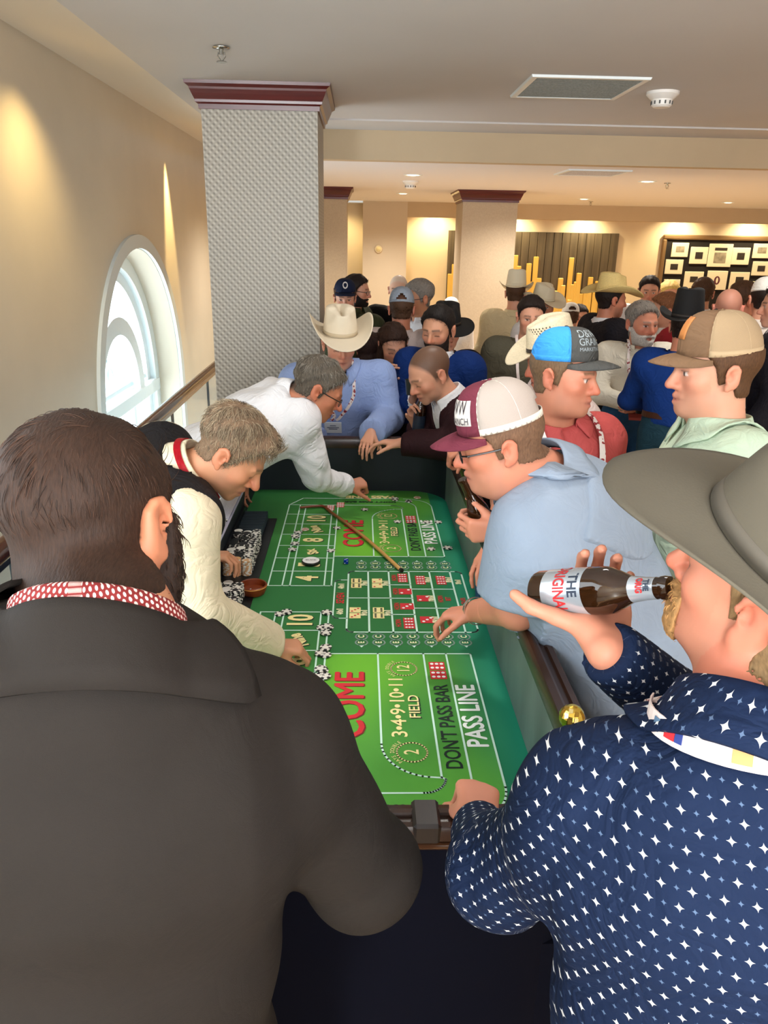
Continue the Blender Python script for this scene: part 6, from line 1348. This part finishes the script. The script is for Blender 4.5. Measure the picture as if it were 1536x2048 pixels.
# ---- man in maroon blazer with shaved hair holding a bottle
J = pose(P(860, 748, 3.95), -118, lean=28, yaw=-112, pitch=30, bw=1.05); J['pel'] = H(0.74, 4.18, 0.92); J['nb'] = P(897, 795, 3.98); J['sl'] = P(938, 838, 3.82); J['sr'] = P(868, 815, 4.22)
J['el'] = P(915, 892, 3.80); J['wl'] = PZ(803, 886, 1.10); J['handl'] = (H(-0.9, 0.25, -0.05), H(0, -0.1, -1), 'relax'); J['wr'] = P(832, 850, 4.10); J['er'] = P(872, 880, 4.2); J['handr'] = (H(-0.2, -0.2, 1.0), H(0.5, -0.9, 0.1), 'grip')
for q in 'lr': J['h' + q] = J['pel'] + J['r'] * (-0.09 if q == 'l' else 0.09) - Z * 0.05; J['a' + q] = H(J['h' + q][0], J['h' + q][1], 0.08); J['k' + q] = J['h' + q] * 0.5 + J['a' + q] * 0.5; J['t' + q] = J['a' + q] + J['f0'] * 0.17 - Z * 0.045
blazer = cloth('maroon_blazer', (44, 22, 26), 0.7, 0.2)
oG = dict(skin=skin_fair, hs=1.12, hv=0.006, bv=0.011, gv=0.005, build=1.05, eyes='closed', buzz=(66, 50, 38), buzza=0.85, rec=0.012, browc=(80, 60, 46), stubble=0.2,
    wear=[dict(mat=white_shirt, infl=0.010, fold=0.003, hem=0.04), dict(mat=blazer, name='blazer', infl=0.022, fold=0.006, freq=20, seed=71, hem=0.2, loose=0.012, vcut=(0.055, 0.36, 0.1), gap=0.004, necktop=-0.01)], pants=dark_trouser)
rootG = person('man with shaved head in dark maroon blazer holding a bottle at far right corner', J, oG); collar(rootG, J, white_shirt, r=0.072, h=0.042, fall=0.06, gap=24)
X, G = snap(J['cloth'], [J['nb'] - J['u'] * 0.13 - J['r'] * 0.10 + J['f'] * 0.2], 0.004); m = MB(); m.lathe([(0, 0.0), (0.008, 0.0), (0.008, 0.003), (0, 0.004)], X[0], np.stack([nrm(np.cross(Z, G[0])), np.cross(G[0], nrm(np.cross(Z, G[0]))), G[0]], 1), 12); m.build('lapel_pin', mat('pin_white', (240, 220, 220), 0.3), rootG)
JG = J
# ---- man in blue blazer behind him
J = pose(P(876, 660, 4.62), -150, lean=4, yaw=-150, pitch=12, bw=1.02); ik(J, 'r', P(826, 800, 4.40), (-0.3, 0.3, -1)); J['handr'] = (H(0.3, -0.3, 0.9), H(0.6, -0.7, 0), 'grip')
blue_blazer = cloth('blue_blazer', (14, 44, 104), 0.75, 0.2)
oH = dict(skin=(206, 150, 120), hs=1.08, hv=0.006, bv=0.013, eyes='closed', build=1.08, stubble=0.6, stubc=(40, 28, 22), hair=dict(c=(26, 20, 18), t=0.010, top=1.4, amp=0.003, rec=0.02, n=3500, rad=0.0011, len=0.028), beard=dict(c=(34, 24, 20), t=0.005), wear=[dict(mat=white_shirt, infl=0.010, fold=0.002, hem=0.04), dict(mat=blue_blazer, name='blazer', infl=0.022, fold=0.005, seed=81, hem=0.2, loose=0.012, vcut=(0.07, 0.34, 0.1), gap=0.006, necktop=-0.008)], pants=dark_trouser)
rootH = person('dark-haired bearded man in blue blazer standing behind the maroon blazer', J, oH); collar(rootH, J, white_shirt, r=0.07, h=0.04, fall=0.055, gap=24); JH = J
# ---- dark haired woman with lanyard
J = pose(P(786, 690, 4.95), 172, lean=14, yaw=168, pitch=24, roll=4, bw=0.86); ik(J, 'l', P(812, 765, 4.75), (0.4, 0.3, -1)); ik(J, 'r', P(790, 790, 4.75), (-0.5, 0.2, -1))
oI = dict(skin=skin_fair, hs=1.0, hv=0.007, bv=0.014, build=0.88, armb=0.85, neck=0.05, eyes='closed', hair=dict(c=(48, 30, 22), t=0.014, top=1.3, amp=0.004, nape=-0.12, n=3000, rad=0.001, len=0.04, long=[((-0.075, -0.01, -0.11), (0.026, 0.045, 0.14)), ((0.075, -0.01, -0.12), (0.026, 0.045, 0.15)), ((0, -0.075, -0.1), (0.075, 0.035, 0.14))]),
    wear=[dict(mat=black_cloth, infl=0.010, fold=0.005, hem=0.08)], pants=dark_trouser, lanyard=dict(mt=lan_white, low=0.26, spread=0.055, badge=(0.09, 0.07), wd=0.016))
person('woman with long dark hair in black top and white lanyard looking down', J, oI)
# ---- man in red polo and blue and grey trucker cap
J = pose(P(1128, 752, 2.62), 158, lean=10, yaw=126, pitch=4, roll=-3, bw=1.1); J['nb'] = P(1110, 838, 2.68); J['sr'] = P(1032, 850, 2.80); J['sl'] = P(1196, 880, 2.76); J['pel'] = H(0.74, 2.78, 0.96)
ik(J, 'r', PZ(988, 1082, 1.12), (-0.3, 0.6, -0.6)); J['handr'] = (H(-0.45, -0.75, -0.45), H(0.1, -0.4, -0.9), 'relax'); J['er'] = P(1010, 1000, 2.75)
polo = cloth('red_polo', (186, 82, 80), 0.8, 0.3, 0.05, 700)
oJ = dict(skin=skin_red, hs=1.06, hv=0.0055, bv=0.011, build=1.15, armb=1.15, neck=0.066, chub=1.0, jaw=1.08, bare=True, stubble=0.25, stubc=(150, 105, 85), hair=dict(c=(110, 86, 64), t=0.006, hatted=True, amp=0.001, ht=-0.05), wear=[dict(mat=polo, infl=0.016, sleeve='short', frac=0.85, fold=0.005, seed=91, hem=0.06, loose=0.016)], pants=denim,
    rs=None)
rootJ = person('man in red polo and blue and grey cap glancing sideways', J, oJ)
for s_ in (-1, 1):
    q = spline([J['nb'] + J['r'] * s_ * 0.085 + J['u'] * 0.03 - J['f'] * 0.02, J['nb'] - J['u'] * 0.04 + J['r'] * s_ * 0.10 + J['f'] * 0.10, J['nb'] - J['u'] * 0.14 + J['r'] * s_ * 0.075 + J['f'] * 0.2, J['nb'] - J['u'] * 0.24 + J['r'] * s_ * 0.04 + J['f'] * 0.22, J['nb'] - J['u'] * 0.36 + J['r'] * s_ * 0.008 + J['f'] * 0.22], 20); X, G = snap(J['cloth'], q, 0.017); strip('lanyard_strap', X, G, 0.024, lan_logo, rootJ)
collar(rootJ, J, polo, r=0.076, h=0.036, fall=0.068, gap=22, S=J['cloth'])
capblue = cloth('bright_blue_mesh', (62, 150, 226), 0.8, 0.5); capgrey = cloth('charcoal_twill', (74, 74, 72))
co, W, dome = cap(rootJ, J, oJ, capgrey, capblue, capgrey, tilt=-6, lift=0.006, hgt=0.102, seams=cloth('bright_blue_mesh', (0, 0, 0)), split=62)
thr = mat('cap_thread', (150, 160, 164), 0.6); [cap_text(co, dome, W, J, tx, math.radians(20), v_, sz, thr, sx_, -1) for tx, v_, sz, sx_ in (('D&W', 0.55, 0.044, 0.9), ('GRAIN', 0.35, 0.030, 1.05), ('MARKETING', 0.21, 0.013, 1.3))]
# ---- man in mint shirt and tan cap, in profile
J = pose(P(1428, 742, 2.25), -82, lean=2, yaw=-86, pitch=4, bw=1.15); J['sl'] = P(1500, 940, 2.08); J['sr'] = P(1420, 868, 2.48)
J['el'] = J['sl'] + H(0.06, -0.12, -0.28); J['wl'] = J['el'] + H(-0.22, 0.04, -0.08)
mint = cloth('mint_shirt', (186, 204, 180), 0.75, 0.15, 0.03); tan = cloth('tan_twill', (126, 98, 74)); tanmesh = mat('tan_cap_mesh', (176, 150, 116), 0.8, bump=0.6, bscale=900, bdist=0.002)
oK = dict(skin=skin_fair, hs=1.10, hv=0.005, bv=0.011, build=1.18, armb=1.25, neck=0.072, chub=1.2, jaw=1.1, bare=True, eyes='open', stubble=0.2, stubc=(150, 110, 90), hair=dict(c=(84, 58, 38), t=0.008, hatted=True, amp=0.002, nape=-0.075), belly=0.4,
    wear=[dict(mat=mint, infl=0.016, sleeve='short', frac=0.9, fold=0.005, seed=101, hem=0.02, loose=0.02)], pants=cloth('dark_jeans', (26, 44, 52)), belt=mat('tooled_belt', (36, 40, 34), 0.4))
rootK = person('man in mint shirt and tan mesh cap standing in profile at right', J, oK); collar(rootK, J, mint, r=0.080, h=0.038, fall=0.085, gap=24, tip=0.04, S=J['cloth'])
co, W, dome = cap(rootK, J, oK, tan, tanmesh, tan, tilt=1, lift=0.004, hgt=0.108, seams=mat('tan_tape', (190, 164, 128), 0.7), split=60)
V = np.array([[dome(-math.radians(a), v) for v in np.linspace(0.22, 0.62, 5)] for a in np.linspace(-16, 16, 6)]).reshape(-1, 3); V = V + np.array([nrm(p - W((0, 0, 0.03))) * 0.004 for p in V]); mobj('cap_patch', *thick(V, [(i * 5 + j, i * 5 + j + 1, (i + 1) * 5 + j + 1, (i + 1) * 5 + j) for i in range(5) for j in range(4)], -0.002), mat('leather_patch', (196, 126, 66), 0.6), co)
for a in (20, -40, -75, 60):
    pb = J['pel'] + J['u'] * 0.06; q = pb + rot(Z, a) @ (J['f0'] * 0.3); X, G = snap(trunk_sdf(J, oK, 0.016), [q], 0.010); m = MB(); m.lathe([(0.0, 0.004), (0.016, 0.003), (0.019, 0.0)], X[0], np.stack([nrm(np.cross(Z, G[0])), np.cross(G[0], nrm(np.cross(Z, G[0]))), G[0]], 1), 14); m.build('belt_concho', mat('brass_concho', (214, 190, 110), 0.25, 0.9), rootK)
JK = J
# ---------------------------------------------------------------- bottles in hands
silverlab = mat('silver_label', (196, 206, 216), 0.22, 0.6); greenlab = mat('green_label', (150, 200, 160), 0.4); ink = mat('label_ink', (40, 52, 70), 0.5); redink = mat('label_red', (190, 40, 44), 0.5)
mouth = mB
ax_ = nrm(mB - bB); e1_ = nrm(np.cross(ax_, Z)); e2_ = np.cross(ax_, e1_); vw = CC - (mB + bB) / 2; ANG = math.atan2(vw @ e2_, vw @ e1_) - 0.3
TX = []
for an_ in (0.0,): TX += [('THE', 0.090, ANG, 0.020, ink, 0.9), ('ORIGINAL', 0.064, ANG, 0.024, redink, 0.7), ('THE', 0.206, ANG, 0.010, ink, 0.8), ('ORIG', 0.194, ANG, 0.012, redink, 0.7)]
bottle(bB, mouth, 'amber longneck bottle with silver label tipped to the mouth of the star-print shirt man', 1.12, silverlab, silverlab, group=None, texts=TX, ls=0.82, ref=(0, 0, 1), spin=0.0)
bottle(bC, mC, 'amber bottle in dark sleeve held to the lips of the man in light blue', 1.0, koozie=mat('dark_neoprene', (14, 28, 30), 0.6))
p = P(836, 862, 4.06); bottle(p, P(845, 778, 4.04), 'amber beer bottle with dark label held by the man in maroon blazer', 1.08, mat('dark_label', (30, 40, 56), 0.4))
bottle(P(960, 985, 3.25), P(915, 912, 3.15), 'amber bottle with pale green neck foil resting tilted against the right rail', 1.0, None, None, greenlab)
# ---------------------------------------------------------------- the crowd beyond the table
tee_olive = cloth('olive_tee', (84, 80, 66)); dk_suit = cloth('dark_suit', (30, 28, 34), 0.75, 0.15); olive = cloth('olive_shirt', (62, 66, 44)); blue_sh = cloth('royal_blue_shirt', (20, 54, 122)); red_sh = cloth('red_jacket', (160, 44, 52)); pale_pink = cloth('pale_pink_shirt', (214, 196, 192)); navy_cap = cloth('navy_cap', (26, 34, 58)); grey_cap = cloth('pale_grey_cap', (190, 196, 206)); strawm = mat('straw', (226, 196, 128), 0.8, var=0.15, vscale=200, bump=0.5, bscale=300); cream_h = mat('ivory_felt', (226, 214, 186), 0.85); black_felt = mat('black_felt_hat', (14, 14, 16), 0.85)
HC = dict(dark=(34, 24, 20), brown=(78, 54, 38), grey=(120, 112, 104), white=(214, 206, 196), blond=(206, 160, 92), red=(128, 84, 56))
def crowd(label, px, py, Y, face, top=white_shirt, hair='dark', skin=skin_fair, pants=dark_trouser, lean=3, yaw=None, pitch=6, bw=1.05, hat=None, jacket=None, arms=None, n=900, group=None, **kw):
    J = pose(P(px, py, Y), face, lean=lean, yaw=yaw, pitch=pitch, bw=bw, tor=kw.get('tor', 0.305))
    if arms == 'front':
        for q, s in (('l', -1), ('r', 1)): ik(J, q, J['nb'] - J['u'] * 0.34 + J['f'] * 0.27 + J['r'] * s * 0.05, J['r'] * s - Z * 0.6)
    if callable(arms): arms(J)
    far = Y > 5
    o = dict(skin=skin, hv=0.008 if far else 0.007, bv=0.018 if far else 0.015, hrv=0.008, gv=0.007, build=1.05, armb=1.05, pv=0.026)
    o.update(kw)
    if hair: 
        h = dict(c=HC[hair], t=0.011, top=1.4, amp=0.004, n=n if not hat else 0, len=0.028, rad=0.0014); 
        if hat: h.update(hatted=True, t=0.006, amp=0.001)
        h.update(kw.get('hx', {})); o['hair'] = h
    wear = [dict(mat=top, infl=0.013, fold=0.005, seed=int(px) % 97, hem=kw.get('hem', 0.05), loose=0.008, sleeve=kw.get('sleeve', 'long'), frac=0.8)]
    if jacket is not None: wear.append(dict(mat=jacket, name='jacket', infl=0.024, fold=0.005, seed=int(px) % 89, hem=0.2, loose=0.014, vcut=(0.06, 0.34, 0.05), gap=0.004, necktop=-0.008))
    o['wear'] = wear; o['pants'] = pants; root = person(label, J, o, group)
    if kw.get('col', True): collar(root, J, top, r=0.07, h=0.036, fall=0.055, gap=26)
    if hat: hat(root, J, o)
    return J, root
def hatf(felt, band, **kw): return lambda root, J, o: cowboy(root, J, o, felt, band, **kw)
def capf(c, m_, **kw): return lambda root, J, o: cap(root, J, o, c, m_, c, **kw)
band_dk = mat('dark_band', (40, 32, 28), 0.6)
def arms_L(J): ik(J, 'l', P(940, 884, 3.12), (0.2, -0.3, -1)); J['handl'] = (nrm(np.array([-0.8, 0.1, -0.55])), nrm(np.array([-0.3, 0.3, -0.9])), 'grip')
JL, rL = crowd('man in pale straw hat, half hidden behind the blue and grey cap', 1103, 722, 3.3, -98, top=pale_pink, hair='dark', skin=skin_red, pitch=14, hat=hatf(mat('pale_straw', (224, 210, 180), 0.8, var=0.12, vscale=150, bump=0.4, bscale=260), band_dk, tilt=0, lift=0.012, crown=0.125, brimw=0.085, curl=0.06, dip=0.02), lean=10, arms=arms_L)
# open weave vents in the straw crown
m = MB(); W = hatframe(JL, dict(hs=1.0), 0, 0.012)
for i in range(12):
    for j in range(5):
        an = math.radians(-112 + i * 9 - (j % 2) * 4.5); zc = 0.062 + j * 0.0095; rr = 1 - 0.12 * zc / 0.13 - 0.03; p = np.array([0.087 * rr * math.sin(an) * 1.015, 0.106 * rr * math.cos(an) * 1.015, zc]); t_ = np.array([math.cos(an), -math.sin(an), 0]) * 0.0032
        m.add([W(p + t_ * 0.2 + np.array([0, 0, 0.0045])), W(p + t_), W(p - t_ * 0.2 - np.array([0, 0, 0.0045])), W(p - t_)], [(0, 1, 2, 3)])
q_ = m.build('weave_vents', mat('vent_dark', (60, 50, 40), 0.8), rL); q_['kind'] = 'stuff'
JM, rM = crowd('grey-bearded man in white pearl-snap shirt and jeans holding a small dark cup', 1284, 648, 5.35, 190, tor=0.25, top=cloth('ivory_shirt', (230, 222, 204), 0.7, 0.15, 0.01), hair='grey', skin=skin_red, pants=denim, yaw=165, pitch=4, arms='front', belt=mat('brown_belt', (70, 40, 26), 0.4), hem=0.02, bw=1.15, hs=1.15, stubble=0.3, eyes='open', beard=dict(c=(172, 164, 156), t=0.012), hx=dict(n=2000, rec=0.01, nape=-0.10), lanyard=dict(mt=lan_logo, low=0.36, badge=(0.1, 0.09), badge_mt=mat('badge_red', (160, 70, 60), 0.5)))
JN, rN = crowd('man in royal blue shirt, jeans and black hat seen from behind', 1372, 655, 4.6, 25, tor=0.235, top=blue_sh, hair='dark', skin=skin_red, pants=cloth('teal_jeans', (34, 64, 78)), belt=mat('brown_belt', (70, 40, 26), 0.4), hem=0.0, yaw=35, bw=0.98, armb=0.95, hat=hatf(black_felt, band_dk, tilt=-4, lift=0.012, crown=0.16, brimw=0.095, curl=0.06, dip=0.02), arms='front')
JO, rO = crowd('smiling man in olive tee and white lanyard beyond the straw hat', 1062, 634, 5.0, 186, top=tee_olive, hair='dark', sleeve='short', bare=True, col=False, pants=cloth('slate_trousers', (50, 60, 66)), eyes='open', lanyard=dict(mt=lan_white, low=0.34, side=0.06, badge=(0.1, 0.08)), pitch=8)
crowd('man in cream shirt and white hat seen from behind by the far column', 1031, 588, 7.0, 15, top=cloth('oatmeal_shirt', (214, 196, 156)), hair='brown', hat=hatf(cream_h, cream_h, crown=0.14, brimw=0.085, curl=0.05))
crowd('man in ivory cowboy hat half hidden behind the olive tee man', 1086, 612, 6.9, 150, top=white_shirt, hair='dark', skin=skin_tan, hat=hatf(cream_h, cream_h, crown=0.125, brimw=0.10, curl=0.06))
crowd('man in dark suit and yellow straw hat looking right', 1222, 600, 6.0, 80, top=white_shirt, hair='dark', skin=skin_red, jacket=dk_suit, hat=hatf(strawm, strawm, crown=0.12, brimw=0.11, curl=0.05, tilt=-2), pitch=4, stubble=0.4, hs=1.08)
JS, rS = crowd('man in olive shirt and navy cap with round white patch standing by the column', 690, 596, 6.3, 178, top=olive, hair='brown', pitch=8, lean=6, sleeve='short', bare=True, eyes='open', bw=1.2, hs=0.98)
co, W_, dome = cap(rS, JS, dict(hs=0.98), navy_cap, navy_cap, navy_cap, tilt=-4, hgt=0.098, lift=0.008)
for r0, mt_, lf in ((0.026, mat('patch_white', (0, 0, 0)), 0.004), (0.010, navy_cap, 0.006)):
    V = [dome(r0 / 0.1 * math.cos(t), 0.36 + r0 / 0.14 * math.sin(t)) for t in np.linspace(0, 6.283, 21)[:-1]]; V = [p + nrm(p - W_((0, 0, 0.03))) * lf for p in V]; mobj('cap_patch' if r0 > 0.02 else 'patch_emblem', V, [tuple(range(20))], mt_, co, False)
crowd('black-haired bearded man with glasses turned right behind the navy cap', 714, 582, 6.6, 110, top=olive, hair='dark', yaw=105, beard=dict(c=(30, 22, 20), t=0.010), glasses=mat('black_frame', (0, 0, 0)))
crowd('bald smiling man in black tee against the pale pier', 797, 580, 6.9, 188, top=black_cloth, hair=None, skin=skin_pale, sleeve='short', bare=True, col=False, eyes='closed', buzz=(222, 206, 190), stubble=0.5, stubc=(220, 206, 196))
JV, rV = crowd('man in pale shirt and light grey cap seen from behind', 803, 620, 5.6, 4, top=pale_pink, hair='brown', skin=skin_red, hat=capf(grey_cap, cloth('grey_cap_mesh', (150, 158, 170)), opening=True, hgt=0.11), hs=1.02)
crowd('grey-haired man with glasses looking left beside the light grey cap', 836, 597, 6.0, -120, top=white_shirt, hair='grey', skin=skin_tan, yaw=-110, glasses=mat('black_frame', (0, 0, 0)), hs=1.08)
crowd('man in black cowboy hat hidden behind the blue blazer', 893, 664, 5.3, 170, top=black_cloth, hair='dark', hat=hatf(black_felt, band_dk, crown=0.12, brimw=0.11, curl=0.02, tilt=2), hs=1.05)
crowd('person with long dark brown hair turned away beside the cream hat', 742, 706, 5.25, 25, top=black_cloth, hair='dark', bw=0.85, build=0.9, armb=0.85, hx=dict(c=(44, 26, 22), n=2500, nape=-0.12, len=0.05, long=[((0, -0.07, -0.12), (0.085, 0.045, 0.17)), ((-0.07, 0, -0.1), (0.03, 0.045, 0.14)), ((0.07, 0, -0.1), (0.03, 0.045, 0.14))]))
crowd('dark-haired man in white shirt at the left end of the photo board', 1298, 583, 7.6, 195, top=white_shirt, hair='dark', eyes='open', hs=1.1)
crowd('woman with short reddish grey hair in red jacket looking left', 1328, 622, 6.6, -95, top=cloth('white_blouse', (232, 226, 220)), hair='red', jacket=red_sh, yaw=-85, bw=0.9, build=0.9, hx=dict(nape=-0.08, t=0.018), hs=1.08)
crowd('blonde woman with long hair in front of the photo board', 1338, 592, 8.0, 185, top=black_cloth, hair='blond', bw=0.88, build=0.88, eyes='open', hx=dict(t=0.016, nape=-0.12, long=[((-0.075, -0.01, -0.10), (0.028, 0.045, 0.15)), ((0.075, -0.01, -0.10), (0.028, 0.045, 0.15)), ((0, -0.07, -0.1), (0.075, 0.035, 0.14))]), hs=1.1)
crowd('dark-haired man in white shirt seen from behind below the oval emblem picture', 1404, 588, 7.2, 10, top=white_shirt, hair='brown', hs=1.1)
crowd('bald man turned away just above the tan cap', 1456, 618, 5.7, 25, top=white_shirt, hair=None, skin=(222, 150, 128), hs=1.15, buzz=(190, 140, 118), buzza=0.5)
crowd('brown-haired man in white shirt leaning right at the back', 1487, 602, 6.3, 75, top=white_shirt, hair='brown', skin=skin_red, lean=12, pitch=14, hs=1.15)
crowd('big man in white shirt and white cap with his back turned', 1528, 600, 5.6, 20, top=cloth('soft_white_shirt', (226, 214, 204)), hair='dark', bw=1.2, hat=capf(cloth('white_cap', (226, 222, 214)), cloth('white_cap', (0, 0, 0))), hs=1.1)
crowd('man in dark suit cut off by the right edge', 1562, 612, 4.5, -60, top=white_shirt, hair='dark', jacket=dk_suit, yaw=-70)
crowd('man in white cap and cream shirt with his back turned before the gold bars', 1140, 634, 7.6, 5, top=cloth('oatmeal_shirt', (0, 0, 0)), hair='brown', hat=capf(cloth('white_cap', (0, 0, 0)), cloth('white_cap', (0, 0, 0)), opening=True), hs=0.95)
crowd('small dark-haired woman between the white cap and the dark suit', 1158, 636, 7.9, 165, top=black_cloth, hair='dark', bw=0.85, build=0.88, eyes='open')
crowd('man in white cap far off beside the left edge of the far column', 902, 622, 8.6, 185, top=white_shirt, hair='brown', hat=capf(cloth('white_cap', (0, 0, 0)), cloth('white_cap', (0, 0, 0))))
# small cup in the bearded man's hands, glass in the blue blazer's hand
def cup(c, label, col, h=0.09, r=0.035):
    o = empty('drinking_cup', tuple(c), label, 'cup'); m = MB(); m.lathe([(0.0, 0.002), (r * 0.75, 0.0), (r, h), (r * 0.93, h), (r * 0.7, 0.006), (0, 0.006)], c, seg=20); m.build('cup_wall', col, o, auto=40)
    m = MB(); m.lathe([(0.0, h * 0.8), (r * 0.9, h * 0.8)], c, seg=20, caps=False); m.build('drink', mat('dark_drink', (40, 22, 14), 0.1), o)
cup((JM['wl'] + JM['wr']) / 2 + JM['f'] * 0.11 - Z * 0.03, 'small dark cup in the hands of the grey-bearded man', mat('dark_cup', (30, 26, 28), 0.3))
cup(JH['wr'] + np.array([-0.02, -0.10, 0.05]), 'dark tumbler held by the man in blue blazer', mat('smoky_glass', (50, 54, 48), 0.08), 0.085, 0.036)
# ---------------------------------------------------------------- standing cocktail table with covers and bottles
ct = empty('cocktail_table', (1.14, 5.9, 0), 'tall round cocktail table with pink cloth beside the far column', 'table'); c0 = (1.14, 5.9, 0)
sx_ = mat('pale_spandex', (206, 204, 194), 0.8, var=0.04); 
m = MB(); m.lathe([(0.30, 0.0), (0.27, 0.06), (0.13, 0.45), (0.12, 0.6), (0.26, 0.98), (0.305, 1.04)], c0, seg=32, caps=False); m.build('fitted_cover', sx_, ct, smooth=True)
m = MB(); m.lathe([(0.0, 1.065), (0.30, 1.065), (0.31, 1.055), (0.315, 1.0), (0.325, 0.93), (0.318, 0.93), (0.305, 1.05), (0.0, 1.05)], c0, seg=36); m.build('top_cloth', cloth('pink_cloth', (214, 150, 140)), ct, auto=40)
for dx, dy, lb, fo in ((-0.12, -0.05, 'amber bottle with yellow neck foil, left of two on the pink table', mat('gold_foil', (220, 190, 90), 0.3, 0.7)), (0.09, -0.08, 'amber bottle with white label, right of two on the pink table', mat('white_foil', (236, 230, 214), 0.4))):
    b = np.array([1.14 + dx, 5.9 + dy, 1.065]); bottle(b, b + np.array([0, 0, 0.236]), lb, 1.0, fo if 'white' in lb else None, None, fo)
# short glass barrier at the right, behind the mint shirt
br = empty('glass_barrier', (1.62, 4.1, 0), 'glass barrier with dark handrail behind the mint shirt man', 'railing')
a, b = PZ(1368, 812, 0.98), PZ(1430, 850, 0.98); t_ = nrm(b - a); b = a + t_ * 0.55
m = MB(); m.tube([a, b], 0.028, 10); m.tube([a, a - Z * 0.05], 0.028, 10); m.build('handrail', mat('bronze_rail', (86, 76, 62), 0.25, 0.7), br, auto=50)
m = MB(); m.add([tuple(a[:2]) + (0.03,), tuple(b[:2]) + (0.03,), tuple(b[:2]) + (0.95,), tuple(a[:2]) + (0.95,)], [(0, 1, 2, 3)]); m.build('glass_panel', gl.m, br)
m = MB(); m.box((a[0] - 0.015, a[1] - 0.015, 0.0), (a[0] + 0.015, a[1] + 0.015, 0.97)); m.build('post', steel, br)
